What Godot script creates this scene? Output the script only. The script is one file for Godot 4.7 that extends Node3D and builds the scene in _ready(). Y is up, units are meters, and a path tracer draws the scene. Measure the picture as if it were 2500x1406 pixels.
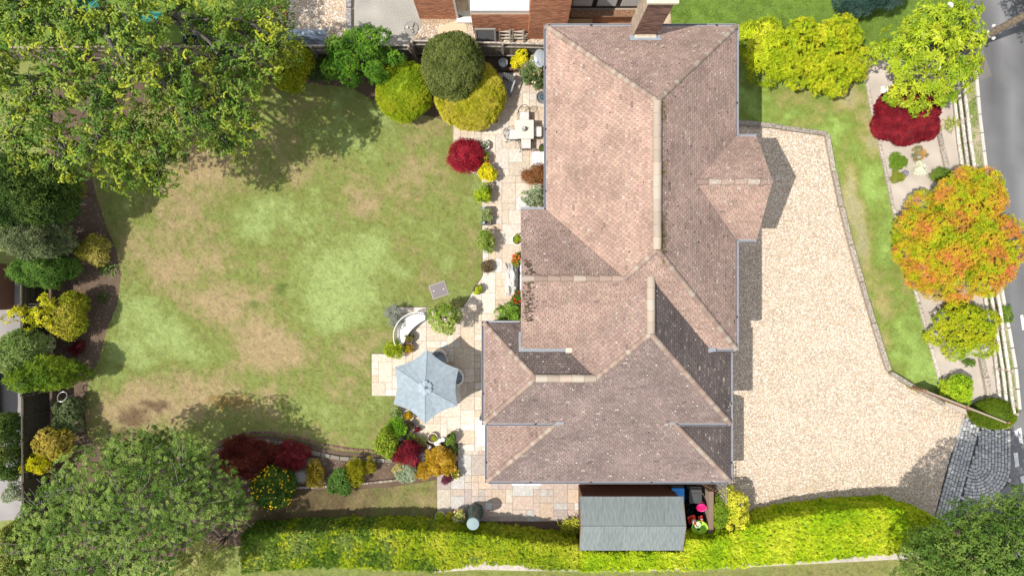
extends Node3D
# A house and its garden seen straight down from about thirty metres.
# x runs to the right of the picture, z towards its bottom edge, y up. P() gives the place of a point of known height.
const H := 30.7
const F := 1689.0
const SLOPE := 0.8
var rng := RandomNumberGenerator.new()
var nz := FastNoiseLite.new()
var M := {}
var clumps := {}
var leafmat: StandardMaterial3D
var glossleaf: StandardMaterial3D


class MB:
	var v := PackedVector3Array()
	var n := PackedVector3Array()
	var c := PackedColorArray()
	var col := Color.WHITE

	func tri(a: Vector3, b: Vector3, d: Vector3, na: Vector3, nb = null, nd = null) -> void:
		var g := (b - a).cross(d - a)
		if nb == null:
			nb = na
			nd = na
		if g.dot(na) > 0.0:
			v.append(a); v.append(d); v.append(b)
			n.append(na); n.append(nd); n.append(nb)
		else:
			v.append(a); v.append(b); v.append(d)
			n.append(na); n.append(nb); n.append(nd)
		c.append(col); c.append(col); c.append(col)

	func ftri(a: Vector3, b: Vector3, d: Vector3, out: Vector3) -> void:
		var g := (b - a).cross(d - a)
		if g.length_squared() < 1e-14:
			return
		g = g.normalized()
		tri(a, b, d, g if g.dot(out) > 0.0 else -g)

	func quad(a: Vector3, b: Vector3, d: Vector3, e: Vector3, out: Vector3) -> void:
		ftri(a, b, d, out)
		ftri(a, d, e, out)

	func box(xf: Transform3D, size: Vector3, bev := 0.0) -> void:
		var h := size * 0.5
		bev = minf(bev, minf(h.x, minf(h.y, h.z)) * 0.9)
		var cn := func(s: Vector3, ax: int) -> Vector3:
			var p := Vector3(h.x * s.x, h.y * s.y, h.z * s.z)
			for k in 3:
				if k != ax:
					p[k] -= s[k] * bev
			return xf * p
		for ax in 3:
			var b1 := (ax + 1) % 3
			var b2 := (ax + 2) % 3
			for sg in [-1.0, 1.0]:
				var q := []
				for s2 in [[-1, -1], [1, -1], [1, 1], [-1, 1]]:
					var s := Vector3.ZERO
					s[ax] = sg; s[b1] = s2[0]; s[b2] = s2[1]
					q.append(cn.call(s, ax))
				var o := Vector3.ZERO
				o[ax] = sg
				quad(q[0], q[1], q[2], q[3], xf.basis * o)
				if bev > 0.0:
					for s1 in [-1.0, 1.0]:
						var s := Vector3.ZERO
						s[ax] = sg; s[b1] = s1; s[b2] = -1
						var t := s
						t[b2] = 1
						var oo := Vector3.ZERO
						oo[ax] = sg; oo[b1] = s1
						quad(cn.call(s, ax), cn.call(t, ax), cn.call(t, b1), cn.call(s, b1), xf.basis * oo)
		if bev > 0.0:
			for sx in [-1, 1]:
				for sy in [-1, 1]:
					for sz in [-1, 1]:
						var s := Vector3(sx, sy, sz)
						ftri(cn.call(s, 0), cn.call(s, 1), cn.call(s, 2), xf.basis * s)

	func bx(cen: Vector3, size: Vector3, bev := 0.0) -> void:
		box(Transform3D(Basis(), cen), size, bev)

	func bar(a: Vector3, b: Vector3, w: float, h: float, bev := 0.0) -> void:
		var d := b - a
		var z := d.normalized()
		var up := Vector3.UP if absf(z.y) < 0.98 else Vector3.RIGHT
		var x := up.cross(z).normalized()
		box(Transform3D(Basis(x, z.cross(x), z), (a + b) * 0.5), Vector3(w, h, d.length()), bev)

	func tube(pts: Array, rad: Array, seg := 6, cap := true) -> void:
		var rings := []
		var norms := []
		var up := Vector3(0.31, 0.2, 0.93)
		for i in pts.size():
			var t: Vector3 = (pts[mini(i + 1, pts.size() - 1)] - pts[maxi(i - 1, 0)]).normalized()
			var x := up.cross(t)
			if x.length() < 0.05:
				x = Vector3.RIGHT.cross(t)
			x = x.normalized()
			var y := t.cross(x)
			up = y.cross(t) if false else up
			var r := []
			var nr := []
			for k in seg:
				var a := TAU * k / seg
				var o := x * cos(a) + y * sin(a)
				nr.append(o)
				r.append(pts[i] + o * rad[i])
			rings.append(r)
			norms.append(nr)
		for i in pts.size() - 1:
			for k in seg:
				var j := (k + 1) % seg
				tri(rings[i][k], rings[i][j], rings[i + 1][j], norms[i][k], norms[i][j], norms[i + 1][j])
				tri(rings[i][k], rings[i + 1][j], rings[i + 1][k], norms[i][k], norms[i + 1][j], norms[i + 1][k])
		if cap:
			for e in [0, pts.size() - 1]:
				var o: Vector3 = (pts[0] - pts[1]) if e == 0 else (pts[e] - pts[e - 1])
				for k in seg:
					ftri(pts[e], rings[e][k], rings[e][(k + 1) % seg], o)

	func lathe(prof: Array, seg := 16, xf := Transform3D(), wob = null) -> void:
		for i in prof.size() - 1:
			var p: Vector2 = prof[i]
			var q: Vector2 = prof[i + 1]
			var d := q - p
			var nn := Vector2(d.y, -d.x).normalized()
			for k in seg:
				var a := TAU * k / seg
				var b := TAU * (k + 1) / seg
				var wa := 1.0
				var wb := 1.0
				var wc := 1.0
				var wd := 1.0
				if wob != null:
					wa = wob.call(a, p.y); wb = wob.call(b, p.y); wc = wob.call(b, q.y); wd = wob.call(a, q.y)
				var p0 := xf * Vector3(cos(a) * p.x * wa, p.y, sin(a) * p.x * wa)
				var p1 := xf * Vector3(cos(b) * p.x * wb, p.y, sin(b) * p.x * wb)
				var p2 := xf * Vector3(cos(b) * q.x * wc, q.y, sin(b) * q.x * wc)
				var p3 := xf * Vector3(cos(a) * q.x * wd, q.y, sin(a) * q.x * wd)
				if wob != null:
					var o := xf.basis * Vector3(cos(a) * nn.x, nn.y, sin(a) * nn.x)
					quad(p0, p1, p2, p3, o)
				else:
					var n0 := (xf.basis * Vector3(cos(a) * nn.x, nn.y, sin(a) * nn.x)).normalized()
					var n1 := (xf.basis * Vector3(cos(b) * nn.x, nn.y, sin(b) * nn.x)).normalized()
					if p.x > 0.0001:
						tri(p0, p1, p2, n0, n1, n1)
					if q.x > 0.0001:
						tri(p0, p2, p3, n0, n1, n0)

	func prism(poly: PackedVector2Array, y0: float, y1: float, ch := 0.0) -> void:
		var cen := Vector2.ZERO
		for p in poly:
			cen += p
		cen /= poly.size()
		var top := PackedVector2Array()
		for p in poly:
			top.append(p + (cen - p).normalized() * ch * 1.4)
		var ids := Geometry2D.triangulate_polygon(top)
		for i in range(0, ids.size(), 3):
			var a := top[ids[i]]
			var b := top[ids[i + 1]]
			var d := top[ids[i + 2]]
			tri(Vector3(a.x, y1, a.y), Vector3(b.x, y1, b.y), Vector3(d.x, y1, d.y), Vector3.UP)
		var cw := Geometry2D.is_polygon_clockwise(poly)
		for i in poly.size():
			var j := (i + 1) % poly.size()
			var a := poly[i]
			var b := poly[j]
			var e := b - a
			var o := Vector3(e.y, 0, -e.x).normalized()
			if cw:
				o = -o
			var ym := y1 - ch
			quad(Vector3(a.x, y0, a.y), Vector3(b.x, y0, b.y), Vector3(b.x, ym, b.y), Vector3(a.x, ym, a.y), o)
			if ch > 0.0:
				quad(Vector3(a.x, ym, a.y), Vector3(b.x, ym, b.y), Vector3(top[j].x, y1, top[j].y), Vector3(top[i].x, y1, top[i].y), o + Vector3.UP)

	func mesh() -> ArrayMesh:
		var arr := []
		arr.resize(Mesh.ARRAY_MAX)
		arr[Mesh.ARRAY_VERTEX] = v
		arr[Mesh.ARRAY_NORMAL] = n
		arr[Mesh.ARRAY_COLOR] = c
		var m := ArrayMesh.new()
		m.add_surface_from_arrays(Mesh.PRIMITIVE_TRIANGLES, arr)
		return m


func P(px: float, py: float, h := 0.0) -> Vector3:
	return Vector3((px - 1250.0) * (H - h) / F, h, (py - 703.0) * (H - h) / F)


func pp(list: Array, h := 0.0) -> PackedVector2Array:
	var r := PackedVector2Array()
	for p in list:
		var w := P(p[0], p[1], h)
		r.append(Vector2(w.x, w.z))
	return r


func rf(a: float, b: float) -> float:
	return rng.randf_range(a, b)


func thing(called: String, label: String, category: String, at := Vector3.ZERO, group := "", turn := 0.0) -> Node3D:
	var o := Node3D.new()
	o.name = numbered(called)
	add_child(o)
	o.position = at
	o.rotation.y = turn
	tag(o, label, category, group)
	return o


func tag(o: Node, label: String, category: String, group := "") -> void:
	o.set_meta("label", label)
	o.set_meta("category", category)
	if group != "":
		o.set_meta("group", group)


var used := {}
func numbered(called: String) -> String:
	var k: int = used.get(called, 0)
	used[called] = k + 1
	return called if k == 0 else "%s_%03d" % [called, k]


func part(parent: Node, called: String, m: Mesh, mat: Material, at := Transform3D()) -> MeshInstance3D:
	var o := MeshInstance3D.new()
	o.name = called
	o.mesh = m
	o.material_override = mat
	o.transform = at
	parent.add_child(o, true)
	return o


func struct(called: String, m: Mesh, mat: Material) -> MeshInstance3D:
	var o := MeshInstance3D.new()
	o.name = numbered(called)
	o.mesh = m
	o.material_override = mat
	add_child(o)
	o.set_meta("kind", "structure")
	return o


func lin(r: float, g: float, b: float) -> Color:
	return Color(r, g, b)


func ntex(freq: float, cols: Array, offs: Array, oct := 4, seed_ := 1, type := FastNoiseLite.TYPE_SIMPLEX_SMOOTH, size := 512) -> NoiseTexture2D:
	var f := FastNoiseLite.new()
	f.seed = seed_
	f.frequency = freq
	f.noise_type = type
	f.fractal_octaves = oct
	var t := NoiseTexture2D.new()
	t.width = size
	t.height = size
	t.seamless = true
	t.noise = f
	if cols.size():
		var g := Gradient.new()
		g.colors = PackedColorArray(cols)
		g.offsets = PackedFloat32Array(offs)
		t.color_ramp = g
	return t


# colour is a real base colour (linear)
func mat(r: float, g: float, b: float, rough := 0.8, tex: Texture2D = null, tile := 1.0, metal := 0.0, bump := 0.0, btex: Texture2D = null) -> StandardMaterial3D:
	var m := StandardMaterial3D.new()
	m.albedo_color = Color(r, g, b).linear_to_srgb()
	m.roughness = rough
	m.metallic = metal
	m.vertex_color_use_as_albedo = true
	if tex:
		m.albedo_texture = tex
	m.uv1_triplanar = true
	m.uv1_world_triplanar = true
	m.uv1_scale = Vector3.ONE / tile
	if bump > 0.0:
		m.heightmap_enabled = true
		m.heightmap_texture = btex if btex else tex
		m.heightmap_scale = bump
	return m


# ---------------------------------------------------------------- sheets of ground
func sheet(poly: PackedVector2Array, y: float, cell: float, colour: Callable) -> ArrayMesh:
	var m := MB.new()
	var lo := poly[0]
	var hi := poly[0]
	for p in poly:
		lo = lo.min(p)
		hi = hi.max(p)
	var nx := int(ceil((hi.x - lo.x) / cell))
	var ny := int(ceil((hi.y - lo.y) / cell))
	var inside := []
	var cols := []
	for i in nx + 1:
		for j in ny + 1:
			var q := lo + Vector2(i, j) * cell
			inside.append(Geometry2D.is_point_in_polygon(q, poly))
			cols.append(colour.call(q.x, q.y))
	for i in nx:
		for j in ny:
			var id := [i * (ny + 1) + j, (i + 1) * (ny + 1) + j, (i + 1) * (ny + 1) + j + 1, i * (ny + 1) + j + 1]
			var a := lo + Vector2(i, j) * cell
			var cnt := 0
			for k in id:
				cnt += int(inside[k])
			var rect := PackedVector2Array([a, a + Vector2(cell, 0), a + Vector2(cell, cell), a + Vector2(0, cell)])
			if cnt == 4:
				for t in [[0, 1, 2], [0, 2, 3]]:
					for k in t:
						m.v.append(Vector3(rect[k].x, y, rect[k].y))
						m.n.append(Vector3.UP)
						m.c.append(cols[id[k]])
			else:
				for q in Geometry2D.intersect_polygons(rect, poly):
					var tr := Geometry2D.triangulate_polygon(q)
					for s in range(0, tr.size(), 3):
						var e := [q[tr[s]], q[tr[s + 1]], q[tr[s + 2]]]
						if (e[1] - e[0]).cross(e[2] - e[0]) < 0.0:
							e = [e[0], e[2], e[1]]
						for w in e:
							m.v.append(Vector3(w.x, y, w.y))
							m.n.append(Vector3.UP)
							m.c.append(colour.call(w.x, w.y))
	return m.mesh()


func multi(parent: Node, called: String, m: Mesh, mt: Material, xfs: Array, cols: PackedColorArray, stuff := false) -> MultiMeshInstance3D:
	var mm := MultiMesh.new()
	mm.transform_format = MultiMesh.TRANSFORM_3D
	mm.use_colors = true
	mm.mesh = m
	mm.instance_count = xfs.size()
	for i in xfs.size():
		mm.set_instance_transform(i, xfs[i])
		mm.set_instance_color(i, cols[i])
	var o := MultiMeshInstance3D.new()
	o.name = called
	o.multimesh = mm
	o.material_override = mt
	parent.add_child(o, true)
	if stuff:
		o.set_meta("kind", "stuff")
	return o


# ---------------------------------------------------------------- leaves
func leaf(m: MB, base: Vector3, dir: Vector3, up: Vector3, L: float, W: float, droop := 0.15, fold := 0.25) -> void:
	var side := dir.cross(up).normalized()
	var u := side.cross(dir).normalized()
	var mid := base + dir * L * 0.5 + u * L * droop * 0.3
	var l := mid + side * W * 0.5 + u * W * fold
	var r := mid - side * W * 0.5 + u * W * fold
	var tip := base + dir * L - u * L * droop
	var k := rf(0.88, 1.1)
	m.col = Color(k, k, k)
	for t in [[base, l, mid], [l, tip, mid], [base, mid, r], [mid, tip, r]]:
		m.ftri(t[0], t[1], t[2], u)


func rdir(ymin := -1.0) -> Vector3:
	var y := rf(ymin, 1.0)
	var a := rf(0, TAU)
	var s := sqrt(maxf(0.0, 1.0 - y * y))
	return Vector3(cos(a) * s, y, sin(a) * s)


# a clump of leaves one unit long round the origin, facing +y
func clump(kind: String) -> Array:
	if clumps.has(kind):
		return clumps[kind]
	var list := []
	for variant in 3:
		var m := MB.new()
		match kind:
			"oval":
				for i in 12:
					var d := (rdir(-0.1) + Vector3(0, 0.25, 0)).normalized()
					var b := Vector3(rf(-0.8, 0.8), rf(-0.5, 0.5), rf(-0.8, 0.8))
					d = Vector3(d.x, d.y * 0.55, d.z).normalized()
					leaf(m, b, d, (Vector3.UP + rdir() * 0.5).normalized(), rf(0.75, 1.1), rf(0.45, 0.62))
			"box":
				for i in 16:
					var d := rdir(-0.2)
					leaf(m, Vector3(rf(-0.9, 0.9), rf(-0.6, 0.6), rf(-0.9, 0.9)), d, (Vector3.UP + rdir() * 0.8).normalized(), rf(0.7, 1.1), rf(0.45, 0.6), 0.05, 0.2)
			"rosette":
				for i in 9:
					var a := TAU * i / 9.0 + rf(-0.25, 0.25)
					var e := rf(0.05, 0.75)
					var d := Vector3(cos(a) * cos(e), sin(e), sin(a) * cos(e))
					leaf(m, d * 0.06, d, Vector3.UP + d * 0.2, rf(0.8, 1.1), rf(0.3, 0.42), 0.25)
			"whorl":
				for i in 13:
					var a := TAU * i / 13.0 + rf(-0.2, 0.2)
					var e := rf(-0.1, 0.7)
					var d := Vector3(cos(a) * cos(e), sin(e), sin(a) * cos(e))
					leaf(m, d * 0.05, d, Vector3.UP + d * 0.2, rf(0.8, 1.15), rf(0.12, 0.18), 0.2)
			"sprig":
				for i in 11:
					var t := i / 10.0
					var a := rf(0, TAU)
					var b := Vector3(rf(-0.15, 0.15), rf(-0.25, 0.25), -1.2 + 2.2 * t)
					var d := Vector3(cos(a) * 0.8, -0.1 + rf(-0.45, 0.3), 0.55 + rf(-0.3, 0.3)).normalized()
					leaf(m, b, d, (Vector3.UP + rdir() * 0.4).normalized(), rf(0.8, 1.15), rf(0.4, 0.52), 0.2)
			"maple":
				for i in 6:
					var b := Vector3(rf(-0.8, 0.8), rf(-0.45, 0.45), rf(-0.8, 0.8))
					var up := (Vector3.UP + rdir() * 0.55).normalized()
					var a0 := rf(0, TAU)
					var x := up.cross(Vector3(cos(a0), 0, sin(a0))).normalized()
					var y := x.cross(up)
					var k := rf(0.88, 1.1)
					m.col = Color(k, k, k)
					var prev := b + (x * cos(-2.35) + y * sin(-2.35)) * 0.16
					for q in 7:
						var lobe := -2.1 + 4.2 * q / 6.0
						var ln: float = [0.34, 0.5, 0.62, 0.72, 0.62, 0.5, 0.34][q]
						var tip := b + (x * cos(lobe) + y * sin(lobe)) * ln - up * ln * 0.2
						var nx2 := b + (x * cos(lobe + 0.35) + y * sin(lobe + 0.35)) * 0.2
						m.ftri(b, prev, tip, up)
						m.ftri(b, tip, nx2, up)
						prev = nx2
			"fine":
				for i in 26:
					var d := rdir(-0.35)
					d = (d + Vector3(0, -0.15, 0)).normalized()
					var b := Vector3(rf(-0.8, 0.8), rf(-0.5, 0.5), rf(-0.8, 0.8))
					leaf(m, b, d, (Vector3.UP + rdir() * 0.6).normalized(), rf(0.7, 1.2), rf(0.12, 0.2), 0.4, 0.1)
			"spray":
				for i in 22:
					var d := (rdir(0.0) + Vector3(0, 0.6, 0)).normalized()
					leaf(m, Vector3(rf(-0.7, 0.7), rf(-0.4, 0.4), rf(-0.7, 0.7)), d, rdir(), rf(0.7, 1.1), rf(0.2, 0.3), 0.1, 0.1)
			"grass":
				for i in 9:
					var a := rf(0, TAU)
					var e := rf(0.25, 1.3)
					var d := Vector3(cos(a) * cos(e), sin(e), sin(a) * cos(e))
					leaf(m, Vector3(rf(-0.5, 0.5), 0, rf(-0.5, 0.5)), d, Vector3.UP + d * 0.1, rf(0.6, 1.1), 0.12, 0.25, 0.0)
			"petal":
				for i in 7:
					var a := TAU * i / 7.0
					var d := Vector3(cos(a) * 0.85, 0.5, sin(a) * 0.85)
					leaf(m, Vector3.ZERO, d.normalized(), Vector3.UP + d * 0.1, 1.0, 0.7, 0.1)
		list.append(m.mesh())
	clumps[kind] = list
	return list


func pick(pal: Array, p: Vector3, fr: float) -> Color:
	var t := clampf(0.5 + 0.9 * nz.get_noise_3d(p.x * fr, p.y * fr, p.z * fr) + rng.randfn(0.0, 0.16), 0.0, 0.999) * (pal.size() - 1)
	var i := int(t)
	var c: Color = pal[i].lerp(pal[i + 1], t - i)
	var k := rf(0.8, 1.18)
	return Color(c.r * k, c.g * k, c.b * k)


# leaf clumps through the outer part of a set of lobes [centre, radii]
func crown(parent: Node, lobes: Array, kind: String, L: float, pal: Array, dens := 1.0, ymin := -0.55, depth := 0.4, fr := 60.0, called := "foliage", gloss := false) -> void:
	var sets := []
	var cols := PackedColorArray()
	var o: Vector3 = parent.global_position if parent is Node3D else Vector3.ZERO
	for li in lobes.size():
		var c: Vector3 = lobes[li][0]
		var r: Vector3 = lobes[li][1]
		var area := 4.0 * PI * pow((pow(r.x * r.y, 1.6) + pow(r.x * r.z, 1.6) + pow(r.y * r.z, 1.6)) / 3.0, 1.0 / 1.6) * (1.0 - ymin) * 0.5
		var cnt := int(0.62 * dens * area / (L * L)) + 3
		for i in cnt:
			var d := rdir(ymin)
			var w := nz.get_noise_3d((c.x + d.x * r.x + o.x) * 90.0, (c.y + d.y * r.y) * 90.0, (c.z + d.z * r.z + o.z) * 90.0)
			var s := 1.0 - depth * pow(rng.randf(), 1.7) + 0.12 * w
			var p := c + Vector3(d.x * r.x, d.y * r.y, d.z * r.z) * s
			if p.y < 0.02:
				continue
			var hid := false
			for lj in lobes.size():
				if lj != li:
					var q: Vector3 = (p - lobes[lj][0]) / lobes[lj][1]
					if q.length_squared() < 0.34:
						hid = true
						break
			if hid:
				continue
			var nrm := Vector3(d.x / r.x, d.y / r.y, d.z / r.z).normalized()
			var up := (nrm + Vector3(0, 0.45, 0) + rdir() * 0.55).normalized()
			var x := up.cross(rdir()).normalized()
			var b := Basis(x, up, x.cross(up)).scaled(Vector3.ONE * L * rf(0.78, 1.25))
			sets.append(Transform3D(b, p))
			cols.append(pick(pal, p + o, fr))
	multi(parent, called, clump(kind)[rng.randi() % 3], glossleaf if gloss else leafmat, sets, cols, true)


func lobes_of(c: Vector3, r: Vector3, count: int, size := 0.5, spread := 0.58) -> Array:
	if count <= 1:
		return [[c, r]]
	var out := [[c, r * 0.62]]
	for i in count:
		var y := 1.0 - 1.7 * (i + 0.5) / count
		var a := i * 2.39996 + rf(-0.35, 0.35)
		var s := sqrt(maxf(0.0, 1.0 - y * y))
		var k := size * rf(0.8, 1.25)
		var d := Vector3(cos(a) * s, y * 0.9, sin(a) * s) * spread * rf(0.85, 1.2)
		out.append([c + d * r, Vector3(r.x * k, minf(r.y * k * 1.15, r.y), r.z * k)])
	return out


func bough(m: MB, a: Vector3, b: Vector3, r0: float, r1: float, sag := 0.15, seg := 6, steps := 5) -> void:
	var pts := []
	var rad := []
	var d := b - a
	var off := rdir() * d.length() * 0.06
	for i in steps + 1:
		var t := i / float(steps)
		pts.append(a + d * t + Vector3(0, sin(t * PI) * d.length() * sag, 0) + off * sin(t * TAU) + rdir() * r1 * 0.6 * (1.0 if i > 0 and i < steps else 0.0))
		rad.append(lerpf(r0, r1, t))
	m.tube(pts, rad, seg)


func trunk_to(parent: Node, lobes: Array, r0: float, fork: float, bark: Material, called := "trunk", foot := Vector3.ZERO) -> void:
	var m := MB.new()
	var top := foot + Vector3(0, fork, 0)
	m.tube([foot + Vector3(0, -0.05, 0), foot.lerp(top, 0.35) + Vector3(rf(-1, 1), 0, rf(-1, 1)) * r0 * 0.5, top], [r0 * 1.3, r0, r0 * 0.8], 8)
	for l in lobes:
		bough(m, top - Vector3(0, 0.05, 0), l[0] + Vector3(0, l[1].y * 0.3, 0), r0 * 0.55, r0 * 0.12, 0.08, 5, 4)
	part(parent, called, m.mesh(), bark)


# a shrub or tree: centre and half sizes of its outline in the picture, top and underside of the crown in metres
func shrub(called: String, label: String, cat: String, cx: float, cy: float, rx: float, ry: float, top: float, low: float, count: int, kind: String, L: float, pal: Array, o := {}) -> Node3D:
	var hm := low + 0.5 * (top - low)
	var c := P(cx, cy, hm)
	var k := (H - hm) / F
	var t := thing(called, label, cat, Vector3(c.x, o.get("y", 0.0), c.z), o.get("group", ""))
	hm -= o.get("y", 0.0)
	var r := Vector3(rx * k, (top - low) * 0.5, ry * k)
	var lob := lobes_of(Vector3(0, hm, 0), r, count, o.get("size", 0.5), o.get("spread", 0.58))
	if o.get("core", 0.0) > 0.0:
		var m := MB.new()
		var f: float = o.core
		for l in lob:
			var prof := []
			for i in 9:
				var a := -PI / 2 + PI * i / 8.0
				prof.append(Vector2(maxf(cos(a), 0.0), sin(a)))
			m.lathe(prof, 14, Transform3D(Basis.from_scale(l[1] * f), l[0]))
		part(t, "inner_growth", m.mesh(), inner_of(pal))
	trunk_to(t, lob, o.get("trunk", 0.035), maxf(0.08, (low - o.get("y", 0.0)) * 0.7), o.get("bark", M.bark), "stem" if top < 2.2 else "trunk")
	crown(t, lob, kind, L, pal, o.get("dens", 1.0), o.get("ymin", -0.55), o.get("depth", 0.4), o.get("fr", 60.0), "foliage" if top < 2.2 else "crown", o.get("gloss", false))
	return t


var inners := {}
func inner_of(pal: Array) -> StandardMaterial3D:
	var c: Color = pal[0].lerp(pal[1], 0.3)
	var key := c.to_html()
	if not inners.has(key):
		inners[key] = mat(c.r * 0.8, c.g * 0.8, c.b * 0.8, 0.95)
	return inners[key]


func blooms(t: Node3D, c: Vector3, r: Vector3, count: int, L: float, cols: Array, called := "flowers") -> void:
	var xs := []
	var cs := PackedColorArray()
	for i in count:
		var d := rdir(0.05)
		var up := (d + Vector3.UP).normalized()
		var x := up.cross(rdir()).normalized()
		xs.append(Transform3D(Basis(x, up, x.cross(up)).scaled(Vector3.ONE * L * rf(0.7, 1.2)), c + d * r * rf(0.96, 1.06)))
		cs.append(cols[rng.randi() % cols.size()])
	multi(t, called, clump("petal")[0], leafmat, xs, cs, true)


# a plant in a pot: pot radius and height in metres, foliage half sizes in metres
func potted(called: String, label: String, px: float, py: float, pr: float, ph: float, pm: Material, fr: Vector3, kind: String, L: float, pal: Array, o := {}) -> Node3D:
	var at := P(px, py, ph)
	at.y = o.get("y", 0.05)
	var t := thing(called, label, o.get("cat", "potted plant"), at, o.get("group", ""))
	var m := MB.new()
	var sides: int = o.get("sides", 20)
	m.lathe([Vector2(0, 0), Vector2(pr * 0.72, 0), Vector2(pr * 0.95, ph * 0.86), Vector2(pr * 1.04, ph * 0.87), Vector2(pr * 1.04, ph), Vector2(pr * 0.9, ph), Vector2(pr * 0.86, ph * 0.8), Vector2(0, ph * 0.8)], sides)
	part(t, "pot", m.mesh(), pm)
	m = MB.new()
	m.lathe([Vector2(pr * 0.875, ph * 0.86), Vector2(0, ph * 0.89)], sides)
	part(t, "potting_soil", m.mesh(), M.soil)
	if fr.x > 0.0:
		var c := Vector3(o.get("dx", 0.0), ph + fr.y * o.get("lift", 0.55), o.get("dz", 0.0))
		var lob := lobes_of(c, fr, o.get("count", 4))
		trunk_to(t, lob, 0.016, ph * 0.9, M.bark, "stem", Vector3(0, 0.05, 0))
		crown(t, lob, kind, L, pal, o.get("dens", 1.0), -0.5, 0.5, 150.0, "foliage")
		if o.has("bloom"):
			blooms(t, c, fr, o.get("bn", 14), o.get("bl", 0.05), o.bloom)
	return t


func _ready() -> void:
	rng.seed = 20240611
	nz.seed = 7
	nz.fractal_octaves = 3
	# camera, sky, sun, exposure
	var cam := Camera3D.new()
	cam.name = "camera"
	cam.position = Vector3(0, H, 0)
	cam.rotation_degrees = Vector3(-90, 0, 0)
	cam.fov = rad_to_deg(2.0 * atan(703.0 / F))
	cam.far = 900.0
	add_child(cam)
	cam.current = true
	var sm := ProceduralSkyMaterial.new()
	sm.sky_top_color = Color(0.81, 0.83, 0.87)
	sm.sky_horizon_color = Color(0.95, 0.94, 0.92)
	sm.sky_curve = 0.18
	sm.ground_bottom_color = Color(0.4, 0.42, 0.34)
	sm.ground_horizon_color = Color(0.7, 0.72, 0.7)
	sm.sky_energy_multiplier = 1.0
	var sky := Sky.new()
	sky.sky_material = sm
	var env := Environment.new()
	env.background_mode = Environment.BG_SKY
	env.sky = sky
	env.tonemap_mode = Environment.TONE_MAPPER_LINEAR
	env.background_energy_multiplier = 1.05
	env.tonemap_exposure = 1.25
	env.sdfgi_enabled = true
	env.ssao_enabled = true
	env.ssil_enabled = true
	var we := WorldEnvironment.new()
	we.name = "world_environment"
	we.environment = env
	add_child(we)
	var sun := DirectionalLight3D.new()
	sun.name = "sun"
	sun.light_energy = 1.4
	sun.light_color = Color(1.0, 0.97, 0.925)
	sun.light_angular_distance = 0.53
	sun.shadow_enabled = true
	add_child(sun)
	sun.look_at_from_position(Vector3.ZERO, Vector3(0.54, -1.0, -0.19), Vector3.UP)
	materials()
	setting()
	patio()
	house()
	neighbour_house()
	fences()
	furniture()
	oddments()
	pots()
	garden_plants()
	front_plants()
	big_trees()


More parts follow.
